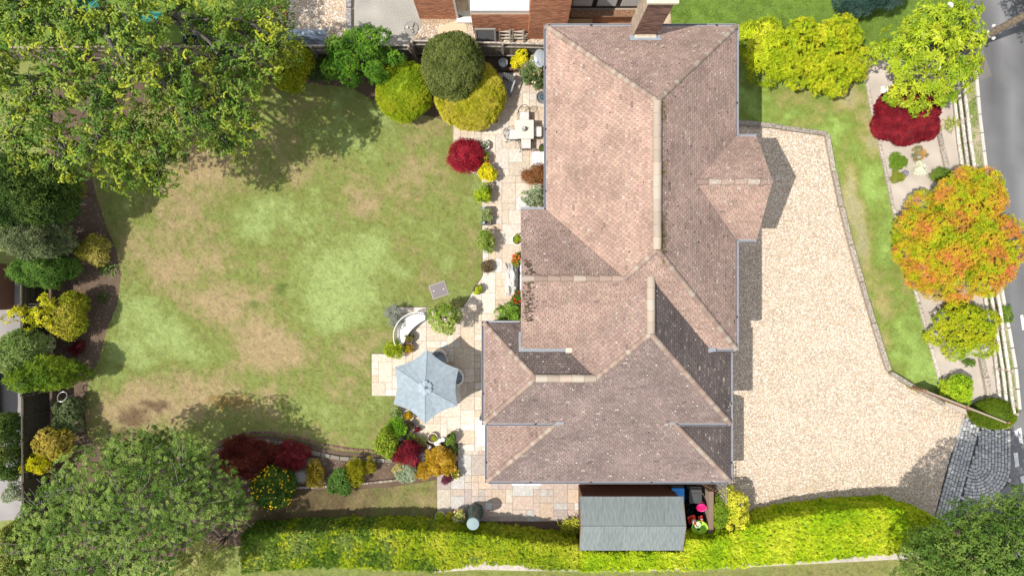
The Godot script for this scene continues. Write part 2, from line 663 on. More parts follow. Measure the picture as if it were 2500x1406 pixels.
func materials() -> void:
	var W := Color.WHITE
	var speck := ntex(0.16, [Color(0.66, 0.66, 0.6), Color(0.88, 0.88, 0.86), W], [0.15, 0.5, 0.85], 3, 3)
	var soft := ntex(0.02, [Color(0.9, 0.89, 0.875), W], [0.2, 0.8], 5, 5)
	var fine := ntex(0.3, [Color(0.8, 0.8, 0.8), W], [0.25, 0.75], 2, 9)
	var lich := ntex(0.07, [Color(0.8, 0.78, 0.77), Color(0.9, 0.885, 0.88), Color(0.95, 0.945, 0.94), Color(1, 1, 1)], [0.1, 0.4, 0.68, 0.8], 5, 12)
	var stones := ntex(0.13, [Color(0.55, 0.5, 0.45), Color(0.82, 0.77, 0.71), Color(0.95, 0.91, 0.86), W], [0.12, 0.38, 0.62, 0.85], 3, 4, FastNoiseLite.TYPE_SIMPLEX)
	var grain := ntex(0.012, [Color(0.72, 0.71, 0.7), Color(0.9, 0.89, 0.88), W], [0.2, 0.5, 0.85], 5, 21)
	var blotch := ntex(0.012, [Color(0.84, 0.84, 0.85), Color(0.93, 0.93, 0.93), W], [0.2, 0.5, 0.8], 5, 31)
	M.lawn = mat(1, 1, 1, 0.95, speck, 3.1, 0, 2.0)
	M.ground = mat(1, 1, 1, 0.95, speck, 4.3)
	M.soil = mat(0.15, 0.112, 0.088, 0.97, stones, 2.3, 0, 3.0)
	M.bedsoil = mat(0.21, 0.157, 0.123, 0.97, stones, 2.3)
	M.palesoil = mat(0.778, 0.688, 0.597, 0.97, fine, 2.1)
	M.gravel = mat(0.662, 0.562, 0.450, 0.95, ntex(0.2, [Color(0.7, 0.66, 0.6), Color(0.88, 0.85, 0.82), Color(0.96, 0.94, 0.91), W], [0.12, 0.38, 0.62, 0.85], 3, 44, FastNoiseLite.TYPE_SIMPLEX), 2.3)
	M.pebble = mat(1, 1, 1, 0.85)
	M.road = mat(0.264, 0.269, 0.282, 0.92, fine, 2.6, 0, 0.8)
	M.roadpatch = mat(0.278, 0.257, 0.243, 0.92, fine, 1.9)
	M.paint = mat(1.000, 1.000, 1.000, 0.7, soft, 1.2)
	M.kerb = mat(0.56, 0.54, 0.5, 0.9, soft, 1.1)
	M.path = mat(0.639, 0.583, 0.528, 0.95, soft, 2.2)
	M.rubble = mat(0.819, 0.688, 0.540, 0.97, stones, 4.5, 0, 5.0)
	M.greygravel = mat(0.618, 0.656, 0.675, 0.95, stones, 2.7)
	M.mortar = mat(0.42, 0.37, 0.3, 0.95, fine, 1.5)
	M.stone = mat(0.960, 0.960, 0.960, 0.85, soft, 1.7)
	M.sett = mat(1, 1, 1, 0.85, fine, 0.9)
	M.tile = mat(1, 1, 1, 0.9, lich, 2.2)
	M.deck = mat(0.12, 0.09, 0.08, 0.95)
	M.ridge = mat(1, 1, 1, 0.92, lich, 0.8)
	M.brick = mat(1, 1, 1, 0.92, fine, 0.8)
	M.brickjoint = mat(0.42, 0.34, 0.27, 0.95, fine, 1.0)
	M.render = mat(0.62, 0.56, 0.45, 0.9, soft, 1.5)
	M.wall = mat(0.30, 0.15, 0.1, 0.9, fine, 0.7)
	M.white = mat(0.66, 0.66, 0.66, 0.5)
	M.whitecloth = mat(0.6, 0.6, 0.6, 0.85, soft, 0.9)
	M.black = mat(0.018, 0.018, 0.02, 0.5)
	M.blackgloss = mat(0.014, 0.015, 0.02, 0.2)
	M.lead = mat(0.24, 0.27, 0.31, 0.55, soft, 0.8)
	M.gutter = mat(0.28, 0.29, 0.33, 0.5)
	M.fascia = mat(0.62, 0.62, 0.64, 0.6)
	M.glass = mat(0.03, 0.04, 0.05, 0.06)
	M.oldwood = mat(1, 1, 1, 0.92, grain, 0.9, 0, 1.5)
	M.fencewood = mat(1, 1, 1, 0.92, grain, 0.8)
	M.shedwood = mat(0.2, 0.085, 0.05, 0.85, grain, 0.7)
	M.gatewood = mat(0.26, 0.14, 0.08, 0.85, grain, 0.7)
	M.felt = mat(0.2, 0.232, 0.23, 0.92, ntex(0.02, [Color(0.83, 0.83, 0.84), Color(0.94, 0.94, 0.94), W], [0.2, 0.5, 0.8], 5, 31), 3.4)
	M.felt.uv1_scale = Vector3(1.1, 0.4, 0.16)
	M.canvas = mat(0.285, 0.35, 0.405, 0.85, soft, 2.4)
	M.canvas.backlight_enabled = true
	M.canvas.backlight = Color(0.25, 0.28, 0.3)
	M.greycloth = mat(0.22, 0.25, 0.29, 0.9)
	M.metal = mat(0.035, 0.034, 0.034, 0.45, null, 1.0, 0.4)
	M.greymetal = mat(0.33, 0.36, 0.4, 0.45, null, 1.0, 0.3)
	M.steel = mat(0.6, 0.62, 0.63, 0.35, null, 1.0, 0.7)
	M.terracotta = mat(0.44, 0.2, 0.11, 0.85, soft, 0.6)
	M.glaze = mat(0.05, 0.085, 0.11, 0.2)
	M.potdark = mat(0.03, 0.032, 0.034, 0.5)
	M.potcream = mat(0.66, 0.6, 0.5, 0.75, soft, 0.5)
	M.potwhite = mat(0.76, 0.76, 0.75, 0.6)
	M.potgrey = mat(0.16, 0.175, 0.19, 0.6, soft, 0.5)
	M.tarpgreen = mat(0.012, 0.05, 0.04, 0.35)
	M.tarpblue = mat(0.10, 0.14, 0.2, 0.35, soft, 1.1)
	M.teal = mat(0.01, 0.22, 0.2, 0.4)
	M.bluelid = mat(0.01, 0.24, 0.72, 0.45)
	M.pink = mat(0.75, 0.03, 0.22, 0.45)
	M.lime = mat(0.42, 0.66, 0.08, 0.45)
	M.orange = mat(0.75, 0.06, 0.02, 0.5)
	M.pale = mat(0.19, 0.27, 0.275, 0.55)
	M.rock = mat(0.3, 0.29, 0.27, 0.92, soft, 0.5)
	M.inner = mat(0.035, 0.05, 0.015, 0.95)
	M.bark = mat(0.11, 0.085, 0.065, 0.95, grain, 0.5)
	M.lichenbark = mat(0.24, 0.235, 0.21, 0.95, ntex(0.05, [Color(0.25, 0.22, 0.2), Color(0.55, 0.53, 0.5), W], [0.3, 0.5, 0.75], 4, 41), 0.9)
	M.twig = mat(0.3, 0.28, 0.26, 0.9)
	M.cone = mat(0.85, 0.85, 0.83, 0.5)
	leafmat = mat(1, 1, 1, 0.7)
	leafmat.metallic_specular = 0.22
	leafmat.backlight_enabled = true
	leafmat.backlight = Color(0.42, 0.5, 0.2)
	glossleaf = mat(1, 1, 1, 0.42)
	glossleaf.metallic_specular = 0.35
	glossleaf.backlight_enabled = true
	glossleaf.backlight = Color(0.36, 0.42, 0.12)
	M.pole = mat(0.32, 0.26, 0.2, 0.92, grain, 0.9)


# dry, lush and bare places of the back lawn: x, y, half width, half height (picture units), strength of dry (+) or lush (-)
const LAWN_PATCH := [[500, 430, 110, 80, 1.0], [430, 620, 120, 130, 0.8], [560, 760, 130, 70, 0.8], [720, 830, 170, 70, 0.9], [470, 960, 170, 70, 0.8], [890, 470, 90, 60, 0.6], [1030, 320, 80, 40, 0.5], [640, 860, 80, 60, 0.8], [1000, 900, 60, 120, 0.5], [330, 1000, 110, 60, 1.0], [700, 420, 90, 40, 0.4], [1010, 430, 100, 60, 0.35],
	[860, 640, 130, 100, -1.3], [790, 770, 140, 90, -1.1], [400, 830, 170, 90, -1.0], [640, 540, 120, 90, -0.8], [360, 760, 100, 60, -0.5], [1130, 560, 70, 120, -0.2], [900, 330, 140, 110, -0.5], [1120, 690, 80, 50, -0.3], [800, 1020, 120, 50, -0.4]]


func grass_colour(x: float, z: float, dry: float) -> Color:
	dry += 0.75 * nz.get_noise_2d(x * 42.0, z * 42.0) + 0.6 * nz.get_noise_2d(x * 150.0 + 70.0, z * 150.0) + 0.35 * nz.get_noise_2d(x * 420.0, z * 420.0 + 31.0)
	var c: Color
	if dry > 0.0:
		c = lin(0.235, 0.275, 0.068).lerp(lin(0.44, 0.34, 0.19), clampf(dry, 0.0, 1.0))
	else:
		c = lin(0.235, 0.275, 0.068).lerp(lin(0.36, 0.45, 0.16), clampf(-dry, 0.0, 1.0))
	var k := 1.0 + 0.16 * nz.get_noise_2d(x * 300.0, z * 300.0 + 90.0)
	return Color(c.r * k, c.g * k, c.b * k)


func lawn_colour(x: float, z: float) -> Color:
	var px := 1250.0 + x * F / H
	var py := 703.0 + z * F / H
	var dry := 0.1
	for q in LAWN_PATCH:
		var d := Vector2((px - q[0]) / q[2], (py - q[1]) / q[3]).length()
		dry += q[4] * clampf(1.25 - d, 0.0, 1.0)
	var c := grass_colour(x, z, dry)
	# worn bare earth and the two round tufts
	for q in [[325, 1018, 42, 26], [380, 990, 40, 16], [300, 1060, 50, 18]]:
		var d := Vector2((px - q[0]) / q[2], (py - q[1]) / q[3]).length() + 0.5 * nz.get_noise_2d(x * 260.0, z * 260.0)
		c = c.lerp(lin(0.17, 0.11, 0.065), clampf((1.0 - d) * 2.2, 0.0, 0.85))
	for q in [[685, 708, 16, 18], [621, 740, 13, 10], [560, 980, 60, 20]]:
		var d := Vector2((px - q[0]) / q[2], (py - q[1]) / q[3]).length() + 0.6 * nz.get_noise_2d(x * 200.0, z * 200.0)
		c = c.lerp(lin(0.12, 0.17, 0.04) if q[2] < 30 else lin(0.3, 0.2, 0.06), clampf((1.0 - d) * 2.5, 0.0, 0.7))
	return c


func front_colour(x: float, z: float) -> Color:
	var e := nz.get_noise_2d(x * 60.0 + 400.0, z * 60.0)
	var px := 1250.0 + x * F / H
	var py := 703.0 + z * F / H
	var dry := -0.35 + 0.9 * e
	for q in [[2075, 500, 40, 130, 1.7], [2115, 620, 30, 130, 1.5], [1960, 240, 70, 40, 1.0], [2080, 250, 50, 60, 1.5], [2130, 330, 34, 90, 1.5], [2160, 760, 30, 110, 1.0], [1880, 260, 40, 40, 0.6], [2210, 700, 20, 90, 0.7], [2240, 860, 40, 60, -0.6]]:
		var d := Vector2((px - q[0]) / q[2], (py - q[1]) / q[3]).length()
		dry += q[4] * clampf(1.2 - d, 0.0, 1.0)
	var c := grass_colour(x, z, dry)
	if dry > 0.75:
		c = c.lerp(lin(0.44, 0.37, 0.29), clampf((dry - 0.75) * 1.5, 0.0, 0.9))
	return Color(c.r * 0.95, c.g * 1.08, c.b * 0.8)


func side_colour(x: float, z: float) -> Color:
	var c := grass_colour(x, z, 0.25)
	var e := clampf(0.55 - x * 0.02 - 0.12 * (z - 9.0) + 0.9 * nz.get_noise_2d(x * 80.0, z * 80.0) + 0.4 * nz.get_noise_2d(x * 300.0, z * 300.0), 0.0, 1.0)
	var edge := clampf((-5.2 - x) / 5.0, 0.0, 0.6)
	return c.lerp(lin(0.15, 0.1, 0.06), clampf(e * 0.45 + edge, 0.0, 0.9))


func rough_colour(x: float, z: float) -> Color:
	var k := 1.0 + 0.35 * nz.get_noise_2d(x * 220.0, z * 220.0)
	return Color(0.15 * k, 0.245 * k, 0.035 * k)


func verge_colour(x: float, z: float) -> Color:
	return grass_colour(x, z, 0.0)


func dusty_colour(x: float, z: float) -> Color:
	var c := lin(0.5, 0.42, 0.32)
	return c.lerp(lin(0.24, 0.3, 0.08), clampf(0.35 + 1.6 * nz.get_noise_2d(x * 130.0, z * 60.0), 0.0, 0.9))


func plain_colour(x: float, z: float) -> Color:
	var k := 1.0 + 0.22 * nz.get_noise_2d(x * 90.0, z * 90.0) + 0.14 * nz.get_noise_2d(x * 330.0, z * 330.0)
	k *= 0.72
	return Color(k, k, k)


func road_colour(x: float, z: float) -> Color:
	var k := 1.0 + 0.4 * nz.get_noise_2d((x - 0.13 * z) * 75.0, z * 7.0) + 0.12 * nz.get_noise_2d(x * 300.0, z * 300.0)
	var s := x - 0.118 * z - 20.6
	k *= 1.0 + 0.55 * exp(-pow((s - 2.6 + 0.3 * nz.get_noise_1d(z * 40.0)) / 0.4, 2.0)) - 0.3 * clampf((s - 3.2) * 1.5, 0.0, 1.0)
	k /= 1.7
	return Color(k, k, k)


func tufts(called: String, label: String, poly: PackedVector2Array, y: float, count: int, L: float, colour: Callable) -> void:
	var lo := poly[0]
	var hi := poly[0]
	for p in poly:
		lo = lo.min(p)
		hi = hi.max(p)
	var xs := []
	var cs := PackedColorArray()
	while xs.size() < count:
		var q := Vector2(rf(lo.x, hi.x), rf(lo.y, hi.y))
		if not Geometry2D.is_point_in_polygon(q, poly):
			continue
		var c: Color = colour.call(q.x, q.y)
		var k := rf(0.55, 1.5)
		var s := L * rf(0.6, 1.3)
		xs.append(Transform3D(Basis(Vector3.UP, rf(0, TAU)).scaled(Vector3(s, s * 0.7, s)), Vector3(q.x, y, q.y)))
		cs.append(Color(c.r * k, c.g * k, c.b * k))
	var o := multi(self, called, clump("grass")[0], leafmat, xs, cs, true)
	o.name = numbered(called)
	tag(o, label, "grass")


func pebbles(called: String, label: String, cat: String, poly: PackedVector2Array, y: float, count: int, s0: float, s1: float, pal: Array) -> void:
	var m := MB.new()
	var ico := []
	for i in 3:
		var r := []
		for k in 6:
			var a := TAU * k / 6.0
			r.append(Vector3(cos(a) * [0.75, 1.0, 0.55][i] * rf(0.85, 1.15), [-0.3, 0.15, 0.55][i], sin(a) * [0.75, 1.0, 0.55][i] * rf(0.7, 1.0)))
		ico.append(r)
	for i in 2:
		for k in 6:
			var j := (k + 1) % 6
			m.quad(ico[i][k], ico[i][j], ico[i + 1][j], ico[i + 1][k], ico[i][k])
	for k in 6:
		m.ftri(ico[2][k], ico[2][(k + 1) % 6], Vector3(0, 0.65, 0), Vector3.UP)
	var lo := poly[0]
	var hi := poly[0]
	for p in poly:
		lo = lo.min(p)
		hi = hi.max(p)
	var xs := []
	var cs := PackedColorArray()
	while xs.size() < count:
		var q := Vector2(rf(lo.x, hi.x), rf(lo.y, hi.y))
		if not Geometry2D.is_point_in_polygon(q, poly):
			continue
		var s := rf(s0, s1)
		xs.append(Transform3D(Basis(Vector3.UP, rf(0, TAU)).scaled(Vector3(s, s * rf(0.5, 0.9), s * rf(0.7, 1.0))), Vector3(q.x, y, q.y)))
		var c: Color = pal[rng.randi() % pal.size()]
		var k := rf(0.75, 1.15)
		cs.append(Color(c.r * k, c.g * k, c.b * k))
	var o := multi(self, called, m.mesh(), M.pebble, xs, cs, true)
	o.name = numbered(called)
	tag(o, label, cat)


const BACK_LAWN := [[222, 425], [238, 490], [262, 560], [284, 612], [295, 672], [287, 742], [262, 800], [244, 870], [216, 932], [204, 1000], [214, 1065], [262, 1120], [420, 1150], [528, 1092], [560, 1074], [600, 1063], [660, 1062], [720, 1072], [780, 1089], [840, 1100], [900, 1106], [968, 1110], [970, 966], [905, 966], [905, 862], [970, 862], [970, 748], [1130, 748], [1177, 672], [1176, 432], [1106, 405], [1106, 300], [1040, 282], [930, 258], [860, 214], [760, 204], [600, 190], [430, 196], [300, 290]]
const DRIVE := [[1690, 296], [1800, 300], [2015, 330], [2032, 420], [2050, 505], [2075, 600], [2100, 690], [2130, 790], [2165, 906], [2220, 948], [2300, 985], [2358, 1012], [2345, 1060], [2322, 1110], [2300, 1190], [2281, 1268], [2230, 1290], [1990, 1300], [1746, 1340], [1746, 1176], [1690, 1176]]
const FRONT_LAWN := [[1690, 118], [1850, 122], [2060, 128], [2110, 190], [2130, 290], [2152, 390], [2176, 500], [2206, 620], [2240, 740], [2270, 850], [2296, 945], [2300, 985], [2220, 945], [2165, 900], [2130, 785], [2100, 685], [2075, 595], [2050, 500], [2032, 415], [2016, 326], [1800, 296], [1690, 292]]


func setting() -> void:
	var big := PackedVector2Array([Vector2(-220, -220), Vector2(220, -220), Vector2(220, 220), Vector2(-220, 220)])
	struct("ground", sheet(big, -0.02, 20.0, verge_colour), M.ground)
	var one := func(_x, _z): return Color.WHITE
	struct("garden_soil", sheet(pp([[110, 60], [1690, 130], [1746, 1180], [1746, 1330], [600, 1330], [120, 1420]]), 0.0, 0.5, plain_colour), M.bedsoil)
	struct("back_lawn", sheet(pp(BACK_LAWN), 0.02, 0.2, lawn_colour), M.lawn)
	tufts("lawn_grass", "short dry and green mown grass of the back lawn", pp(BACK_LAWN), 0.02, 75000, 0.055, lawn_colour)
	var side := [[560, 1210], [640, 1200], [720, 1198], [860, 1196], [960, 1188], [1066, 1172], [1066, 1278], [900, 1290], [600, 1302]]
	struct("side_lawn", sheet(pp(side), 0.012, 0.2, side_colour), M.lawn)
	tufts("side_grass", "thin patchy grass between the flower bed and the hedge", pp(side), 0.012, 8000, 0.045, side_colour)
	struct("front_lawn", sheet(pp(FRONT_LAWN), 0.03, 0.2, front_colour), M.lawn)
	tufts("front_grass", "mown grass strip of the front lawn beside the gravel drive", pp(FRONT_LAWN), 0.03, 20000, 0.055, front_colour)
	struct("gravel_drive", sheet(pp(DRIVE), 0.004, 0.4, plain_colour), M.gravel)
	pebbles("drive_gravel", "cream and tan gravel covering the drive", "gravel", pp(DRIVE), 0.004, 90000, 0.018, 0.042, [lin(0.62, 0.54, 0.45), lin(0.57, 0.45, 0.32), lin(0.68, 0.62, 0.56), lin(0.42, 0.33, 0.24), lin(0.58, 0.49, 0.4), lin(0.5, 0.43, 0.37), lin(0.65, 0.57, 0.47)])
	# front flower bed, verge and road
	struct("front_bed", sheet(pp([[2050, 140], [2330, 140], [2352, 415], [2400, 697], [2430, 898], [2446, 1004], [2358, 1012], [2302, 987], [2298, 945], [2272, 850], [2242, 740], [2208, 620], [2178, 500], [2154, 390], [2132, 290], [2112, 190]]), -0.004, 0.4, plain_colour), M.palesoil)
	var verge := [[2322, 150], [2378, 150], [2404, 415], [2440, 697], [2476, 898], [2486, 1004], [2446, 1004], [2430, 898], [2400, 697], [2352, 415]]
	struct("verge", sheet(pp(verge), 0.0, 0.25, dusty_colour), M.ground)
	tufts("verge_grass", "long tufts of grass growing under the rail fence", pp(verge), 0.0, 800, 0.12, rough_colour)
	struct("road", sheet(pp([[2350, -500], [2363, 0], [2386, 190], [2410, 415], [2446, 697], [2482, 898], [2492, 1004], [2470, 1040], [2466, 1180], [2440, 1300], [2480, 1700], [3300, 1700], [3300, -500]]), 0.006, 0.45, road_colour), M.road)
	var patch := sheet(pp([[2340, 130], [2400, 120], [2424, 186], [2362, 206]]), 0.011, 0.5, plain_colour)
	struct("road_patch", patch, M.roadpatch)
	struct("road_shoulder", sheet(pp([[2340, 1290], [2466, 1180], [2470, 1040], [2496, 1004], [2540, 1004], [2520, 1200], [2480, 1320]]), 0.011, 0.5, plain_colour), mat(0.22, 0.22, 0.225, 0.92))
	var marks := [[[2484, 1048], [2494, 1044], [2500, 1084], [2490, 1080]], [[2476, 1106], [2486, 1104], [2490, 1138], [2480, 1140]], [[2492, 1164], [2504, 1160], [2512, 1200], [2500, 1196]], [[2492, 770], [2499, 768], [2505, 805], [2497, 806]], [[2486, 1050], [2478, 1052], [2482, 1066], [2492, 1064]]]
	for q in marks:
		struct("road_marking", sheet(pp(q), 0.016, 0.3, plain_colour), M.paint)
	# footpath and verge below the hedge
	struct("footpath", sheet(pp([[1060, 1336], [2260, 1330], [2260, 1362], [2000, 1376], [1700, 1391], [1500, 1396], [1300, 1394], [1160, 1391], [1060, 1398]]), 0.0, 0.8, plain_colour), M.path)
	tufts("roadside_grass", "rough grass of the verge along the bottom path", pp([[560, 1385], [900, 1385], [1160, 1395], [1300, 1398], [1500, 1400], [1700, 1396], [2000, 1381], [2240, 1366], [2240, 1440], [560, 1440]]), -0.02, 6000, 0.07, verge_colour)
	# neighbour's ground at the top
	struct("rubble_ground", sheet(pp([[560, -400], [1640, -400], [1640, 130], [560, 130]]), -0.004, 0.5, plain_colour), M.rubble)
	struct("grey_gravel_ground", sheet(pp([[860, -300], [1000, -300], [1012, 0], [1030, 60], [1000, 108], [862, 108]]), 0.006, 0.5, plain_colour), M.greygravel)
	pebbles("builders_rubble", "broken stone and dust of the neighbour's building site", "rubble", pp([[700, -80], [846, -80], [846, 40], [862, 106], [1000, 108], [1034, 60], [1330, 50], [1330, 105], [700, 105]]), 0.0, 4200, 0.02, 0.06, [lin(0.58, 0.51, 0.43), lin(0.52, 0.45, 0.37), lin(0.62, 0.56, 0.48), lin(0.48, 0.38, 0.3)])
	var nl := [[1630, -300], [2345, -300], [2363, 0], [2370, 110], [2060, 134], [1850, 130], [1640, 130]]
	struct("neighbour_lawn", sheet(pp(nl), 0.006, 0.4, rough_colour), M.lawn)
	tufts("neighbour_grass", "lush long grass of the neighbour's front garden", pp(nl), 0.006, 9000, 0.11, rough_colour)
	var shrubby := [[300, -60], [720, -60], [720, 100], [-400, 120], [-400, -60]]
	struct("neighbour_back_lawn", sheet(pp(shrubby), 0.008, 0.5, rough_colour), M.lawn)
	# neighbour's paving beyond the left fence
	struct("neighbour_paving", sheet(pp([[-300, 600], [118, 690], [126, 1260], [-300, 1300]]), -0.006, 0.6, plain_colour), mat(0.36, 0.34, 0.335, 0.9, null))
	pebbles("bed_stones", "small stones and bark scattered on the garden beds", "stones", pp([[120, 430], [240, 430], [300, 680], [220, 980], [220, 1100], [130, 1240], [115, 700]]), 0.0, 3500, 0.01, 0.035, [lin(0.2, 0.15, 0.11), lin(0.3, 0.24, 0.18), lin(0.1, 0.07, 0.05), lin(0.16, 0.11, 0.07)])
	pebbles("bed_stones", "crumbs of bark and stone in the lower flower bed", "stones", pp([[530, 1105], [640, 1080], [760, 1110], [960, 1128], [1060, 1120], [1060, 1156], [900, 1174], [720, 1186], [560, 1200]]), 0.0, 2500, 0.01, 0.035, [lin(0.2, 0.15, 0.11), lin(0.3, 0.24, 0.18), lin(0.1, 0.07, 0.05), lin(0.16, 0.11, 0.07)])
	cobbles()
	edgings()


func cobbles() -> void:
	# granite setts of the drive entrance: straight rows along the gravel, fans beyond them
	var base := pp([[2350, 1012], [2392, 1042], [2428, 1050], [2470, 1048], [2468, 1170], [2442, 1208], [2404, 1232], [2364, 1242], [2358, 1266], [2326, 1286], [2278, 1274], [2290, 1190], [2322, 1100]])
	var bed := struct("sett_paving", sheet(base, 0.002, 0.6, plain_colour), mat(0.075, 0.078, 0.082, 0.95))
	var e0 := P(2352, 1014)
	var e1 := P(2281, 1272)
	var along := Vector2(e1.x - e0.x, e1.z - e0.z)
	var len := along.length()
	along = along.normalized()
	var across := Vector2(-along.y, along.x)
	if across.x < 0:
		across = -across
	var spots := []
	var w := 0.125
	for row in 6:
		var s := -0.3 - 0.1 * (row % 2)
		while s < len + 0.6:
			var l := rf(0.17, 0.24)
			spots.append([Vector2(e0.x, e0.z) + across * (0.08 + row * (w + 0.018)) + along * (s + l * 0.5), along.angle(), l, w])
			s += l + 0.02
	var cen3 := P(2380, 1136)
	var cen := Vector2(cen3.x, cen3.z)
	for ring in 14:
		var r := 0.1 + ring * (w + 0.02)
		var straight := 2.6
		var total := straight + PI * r
		var d := -rf(0.0, 0.2)
		while d < total:
			var l := rf(0.15, 0.22)
			var mid := d + l * 0.5
			d += l + 0.02
			var q := cen + Vector2(r, mid - straight)
			var ang := PI / 2
			if mid > straight:
				ang = (mid - straight) / r
				q = cen + Vector2(cos(ang), sin(ang)) * r
				ang += PI / 2
			if (q - Vector2(e0.x, e0.z)).dot(across) > 6 * (w + 0.018) + 0.06:
				spots.append([q, ang, l, w])
	for ring in 6:
		var d := -2.6
		while d < 0.0:
			var l := rf(0.15, 0.22)
			var q := cen + Vector2(0.1 - (ring + 1) * (w + 0.02), d + l * 0.5)
			d += l + 0.02
			if (q - Vector2(e0.x, e0.z)).dot(across) > 6 * (w + 0.018) + 0.06:
				spots.append([q, PI / 2, l, w])
	var inside := []
	for s in spots:
		if Geometry2D.is_point_in_polygon(s[0], base):
			inside.append(s)
	# the one that show largest first: those nearest the picture's middle
	inside.sort_custom(func(a, b): return a[2] > b[2])
	var meshes := []
	for i in 10:
		var m := MB.new()
		var k := rf(0.75, 1.2)
		m.col = Color(0.5 * k, 0.51 * k, 0.52 * k) if i < 8 else Color(0.6, 0.59, 0.57)
		m.box(Transform3D(), Vector3(1, 0.07, w), 0.022)
		meshes.append(m.mesh())
	var rest := MB.new()
	for i in inside.size():
		var s: Array = inside[i]
		var xf := Transform3D(Basis(Vector3.UP, -s[1]) * Basis.from_scale(Vector3(s[2], 1, rf(0.9, 1.05))), Vector3(s[0].x, 0.002 + rf(-0.004, 0.008), s[0].y))
		if i < 300:
			part(bed, "sett", meshes[rng.randi() % 10], M.sett, xf)
		else:
			var k := rf(0.75, 1.2)
			rest.col = Color(0.5 * k, 0.51 * k, 0.52 * k)
			rest.box(xf, Vector3(1, 0.07, w), 0.022)
	if rest.v.size():
		part(bed, "setts_beyond", rest.mesh(), M.sett).set_meta("kind", "stuff")


func sleeper_line(called: String, label: String, pts: Array, w: float, h: float, each: float, tone: Color, group: String, y := 0.0) -> void:
	# railway sleepers laid end to end; each one is a part of the edging
	var t := thing(called, label, "edging", P(pts[0][0], pts[0][1]), group)
	var o := t.position
	for i in pts.size() - 1:
		var a := P(pts[i][0], pts[i][1])
		var b := P(pts[i + 1][0], pts[i + 1][1])
		var d := b - a
		var n := maxi(1, roundi(d.length() / each))
		for k in n:
			var p := a + d * (k / float(n)) + d.normalized() * 0.012
			var q := a + d * ((k + 1) / float(n)) - d.normalized() * 0.012
			var m := MB.new()
			var f := rf(0.75, 1.15)
			m.col = Color(tone.r * f, tone.g * f, tone.b * f)
			var jig := Vector3(rf(-0.015, 0.015), 0, rf(-0.015, 0.015))
			m.bar(p - o + Vector3(0, y + h * 0.5, 0) + jig, q - o + Vector3(0, y + h * 0.5 + rf(-0.01, 0.01), 0) - jig, w * rf(0.92, 1.05), h, 0.02)
			part(t, "sleeper", m.mesh(), M.oldwood)


func edgings() -> void:
	var tone := lin(0.4, 0.36, 0.31)
	sleeper_line("sleeper_edging", "weathered timber edging between gravel drive and front lawn", [[1800, 299], [1905, 312], [2016, 329], [2034, 420], [2052, 505], [2076, 598], [2101, 688], [2131, 788], [2167, 904]], 0.2, 0.22, 2.2, tone, "weathered timber edgings")
	sleeper_line("sleeper_edging", "long pale timber edging between front lawn and flower bed", [[2112, 190], [2132, 290], [2154, 390], [2178, 500], [2208, 620], [2242, 740], [2272, 850], [2298, 945]], 0.12, 0.16, 2.0, lin(0.56, 0.51, 0.45), "weathered timber edgings")
	sleeper_line("sleeper_edging", "low timber edging from drive corner down beside the open gate", [[2170, 908], [2222, 940], [2302, 986]], 0.16, 0.26, 1.8, tone, "weathered timber edgings")
	sleeper_line("sleeper_edging", "short grey timber edging inside the rail fence near the lime shrub", [[2392, 868], [2404, 920], [2414, 972]], 0.24, 0.2, 2.0, lin(0.42, 0.38, 0.33), "weathered timber edgings")
	sleeper_line("sleeper_edging", "pale timber edging beside the red maple under the rail fence", [[2286, 300], [2300, 360], [2312, 418]], 0.2, 0.15, 2.0, lin(0.42, 0.38, 0.33), "weathered timber edgings")
	# kerb of the road
	var kb := thing("kerb", "pale stone kerb between the verge and the grey road", "kerb", P(2380, 150))
	var line := [[2380, 150], [2391, 280], [2407, 415], [2425, 560], [2443, 697], [2462, 800], [2479, 898], [2489, 1000]]
	for i in line.size() - 1:
		var a := P(line[i][0], line[i][1])
		var b := P(line[i + 1][0], line[i + 1][1])
		var n := maxi(1, roundi(a.distance_to(b) / 0.9))
		for k in n:
			var m := MB.new()
			var f := rf(0.9, 1.08)
			m.col = Color(f, f, f)
			m.bar(a.lerp(b, (k + 0.02) / n) - kb.position + Vector3(0, 0.05, 0), a.lerp(b, (k + 0.98) / n) - kb.position + Vector3(0, 0.05, 0), 0.14, 0.12, 0.015)
			part(kb, "kerbstone", m.mesh(), M.kerb)
	# curved double brick border of the lower bed
	brick_curve("brick_border", "curved red brick border along the bottom of the lawn", [[528, 1084], [560, 1066], [600, 1056], [660, 1055], [720, 1065], [780, 1083], [840, 1094], [900, 1100], [958, 1105]], 0.23, 0.07, 0.1, lin(0.2, 0.115, 0.085), 0.2)
	brick_curve("stone_border", "grey stone inner border curving beside the dark red maples", [[530, 1100], [580, 1080], [640, 1075], [700, 1084], [760, 1104], [830, 1118], [900, 1122], [960, 1124]], 0.42, 0.1, 0.17, lin(0.24, 0.21, 0.18), 0.22)
	brick_curve("brick_border", "pale brick edging between lower bed and thin side lawn", [[716, 1190], [770, 1188], [840, 1184], [900, 1178], [960, 1172], [1020, 1166], [1066, 1158]], 0.23, 0.11, 0.1, lin(0.34, 0.27, 0.22), 0.21)
	brick_curve("raised_bed_wall", "low dark brick wall in front of the yellow flowering shrub", [[1228, 172], [1262, 172], [1292, 174]], 0.22, 0.3, 0.12, lin(0.17, 0.1, 0.08), 0.2)


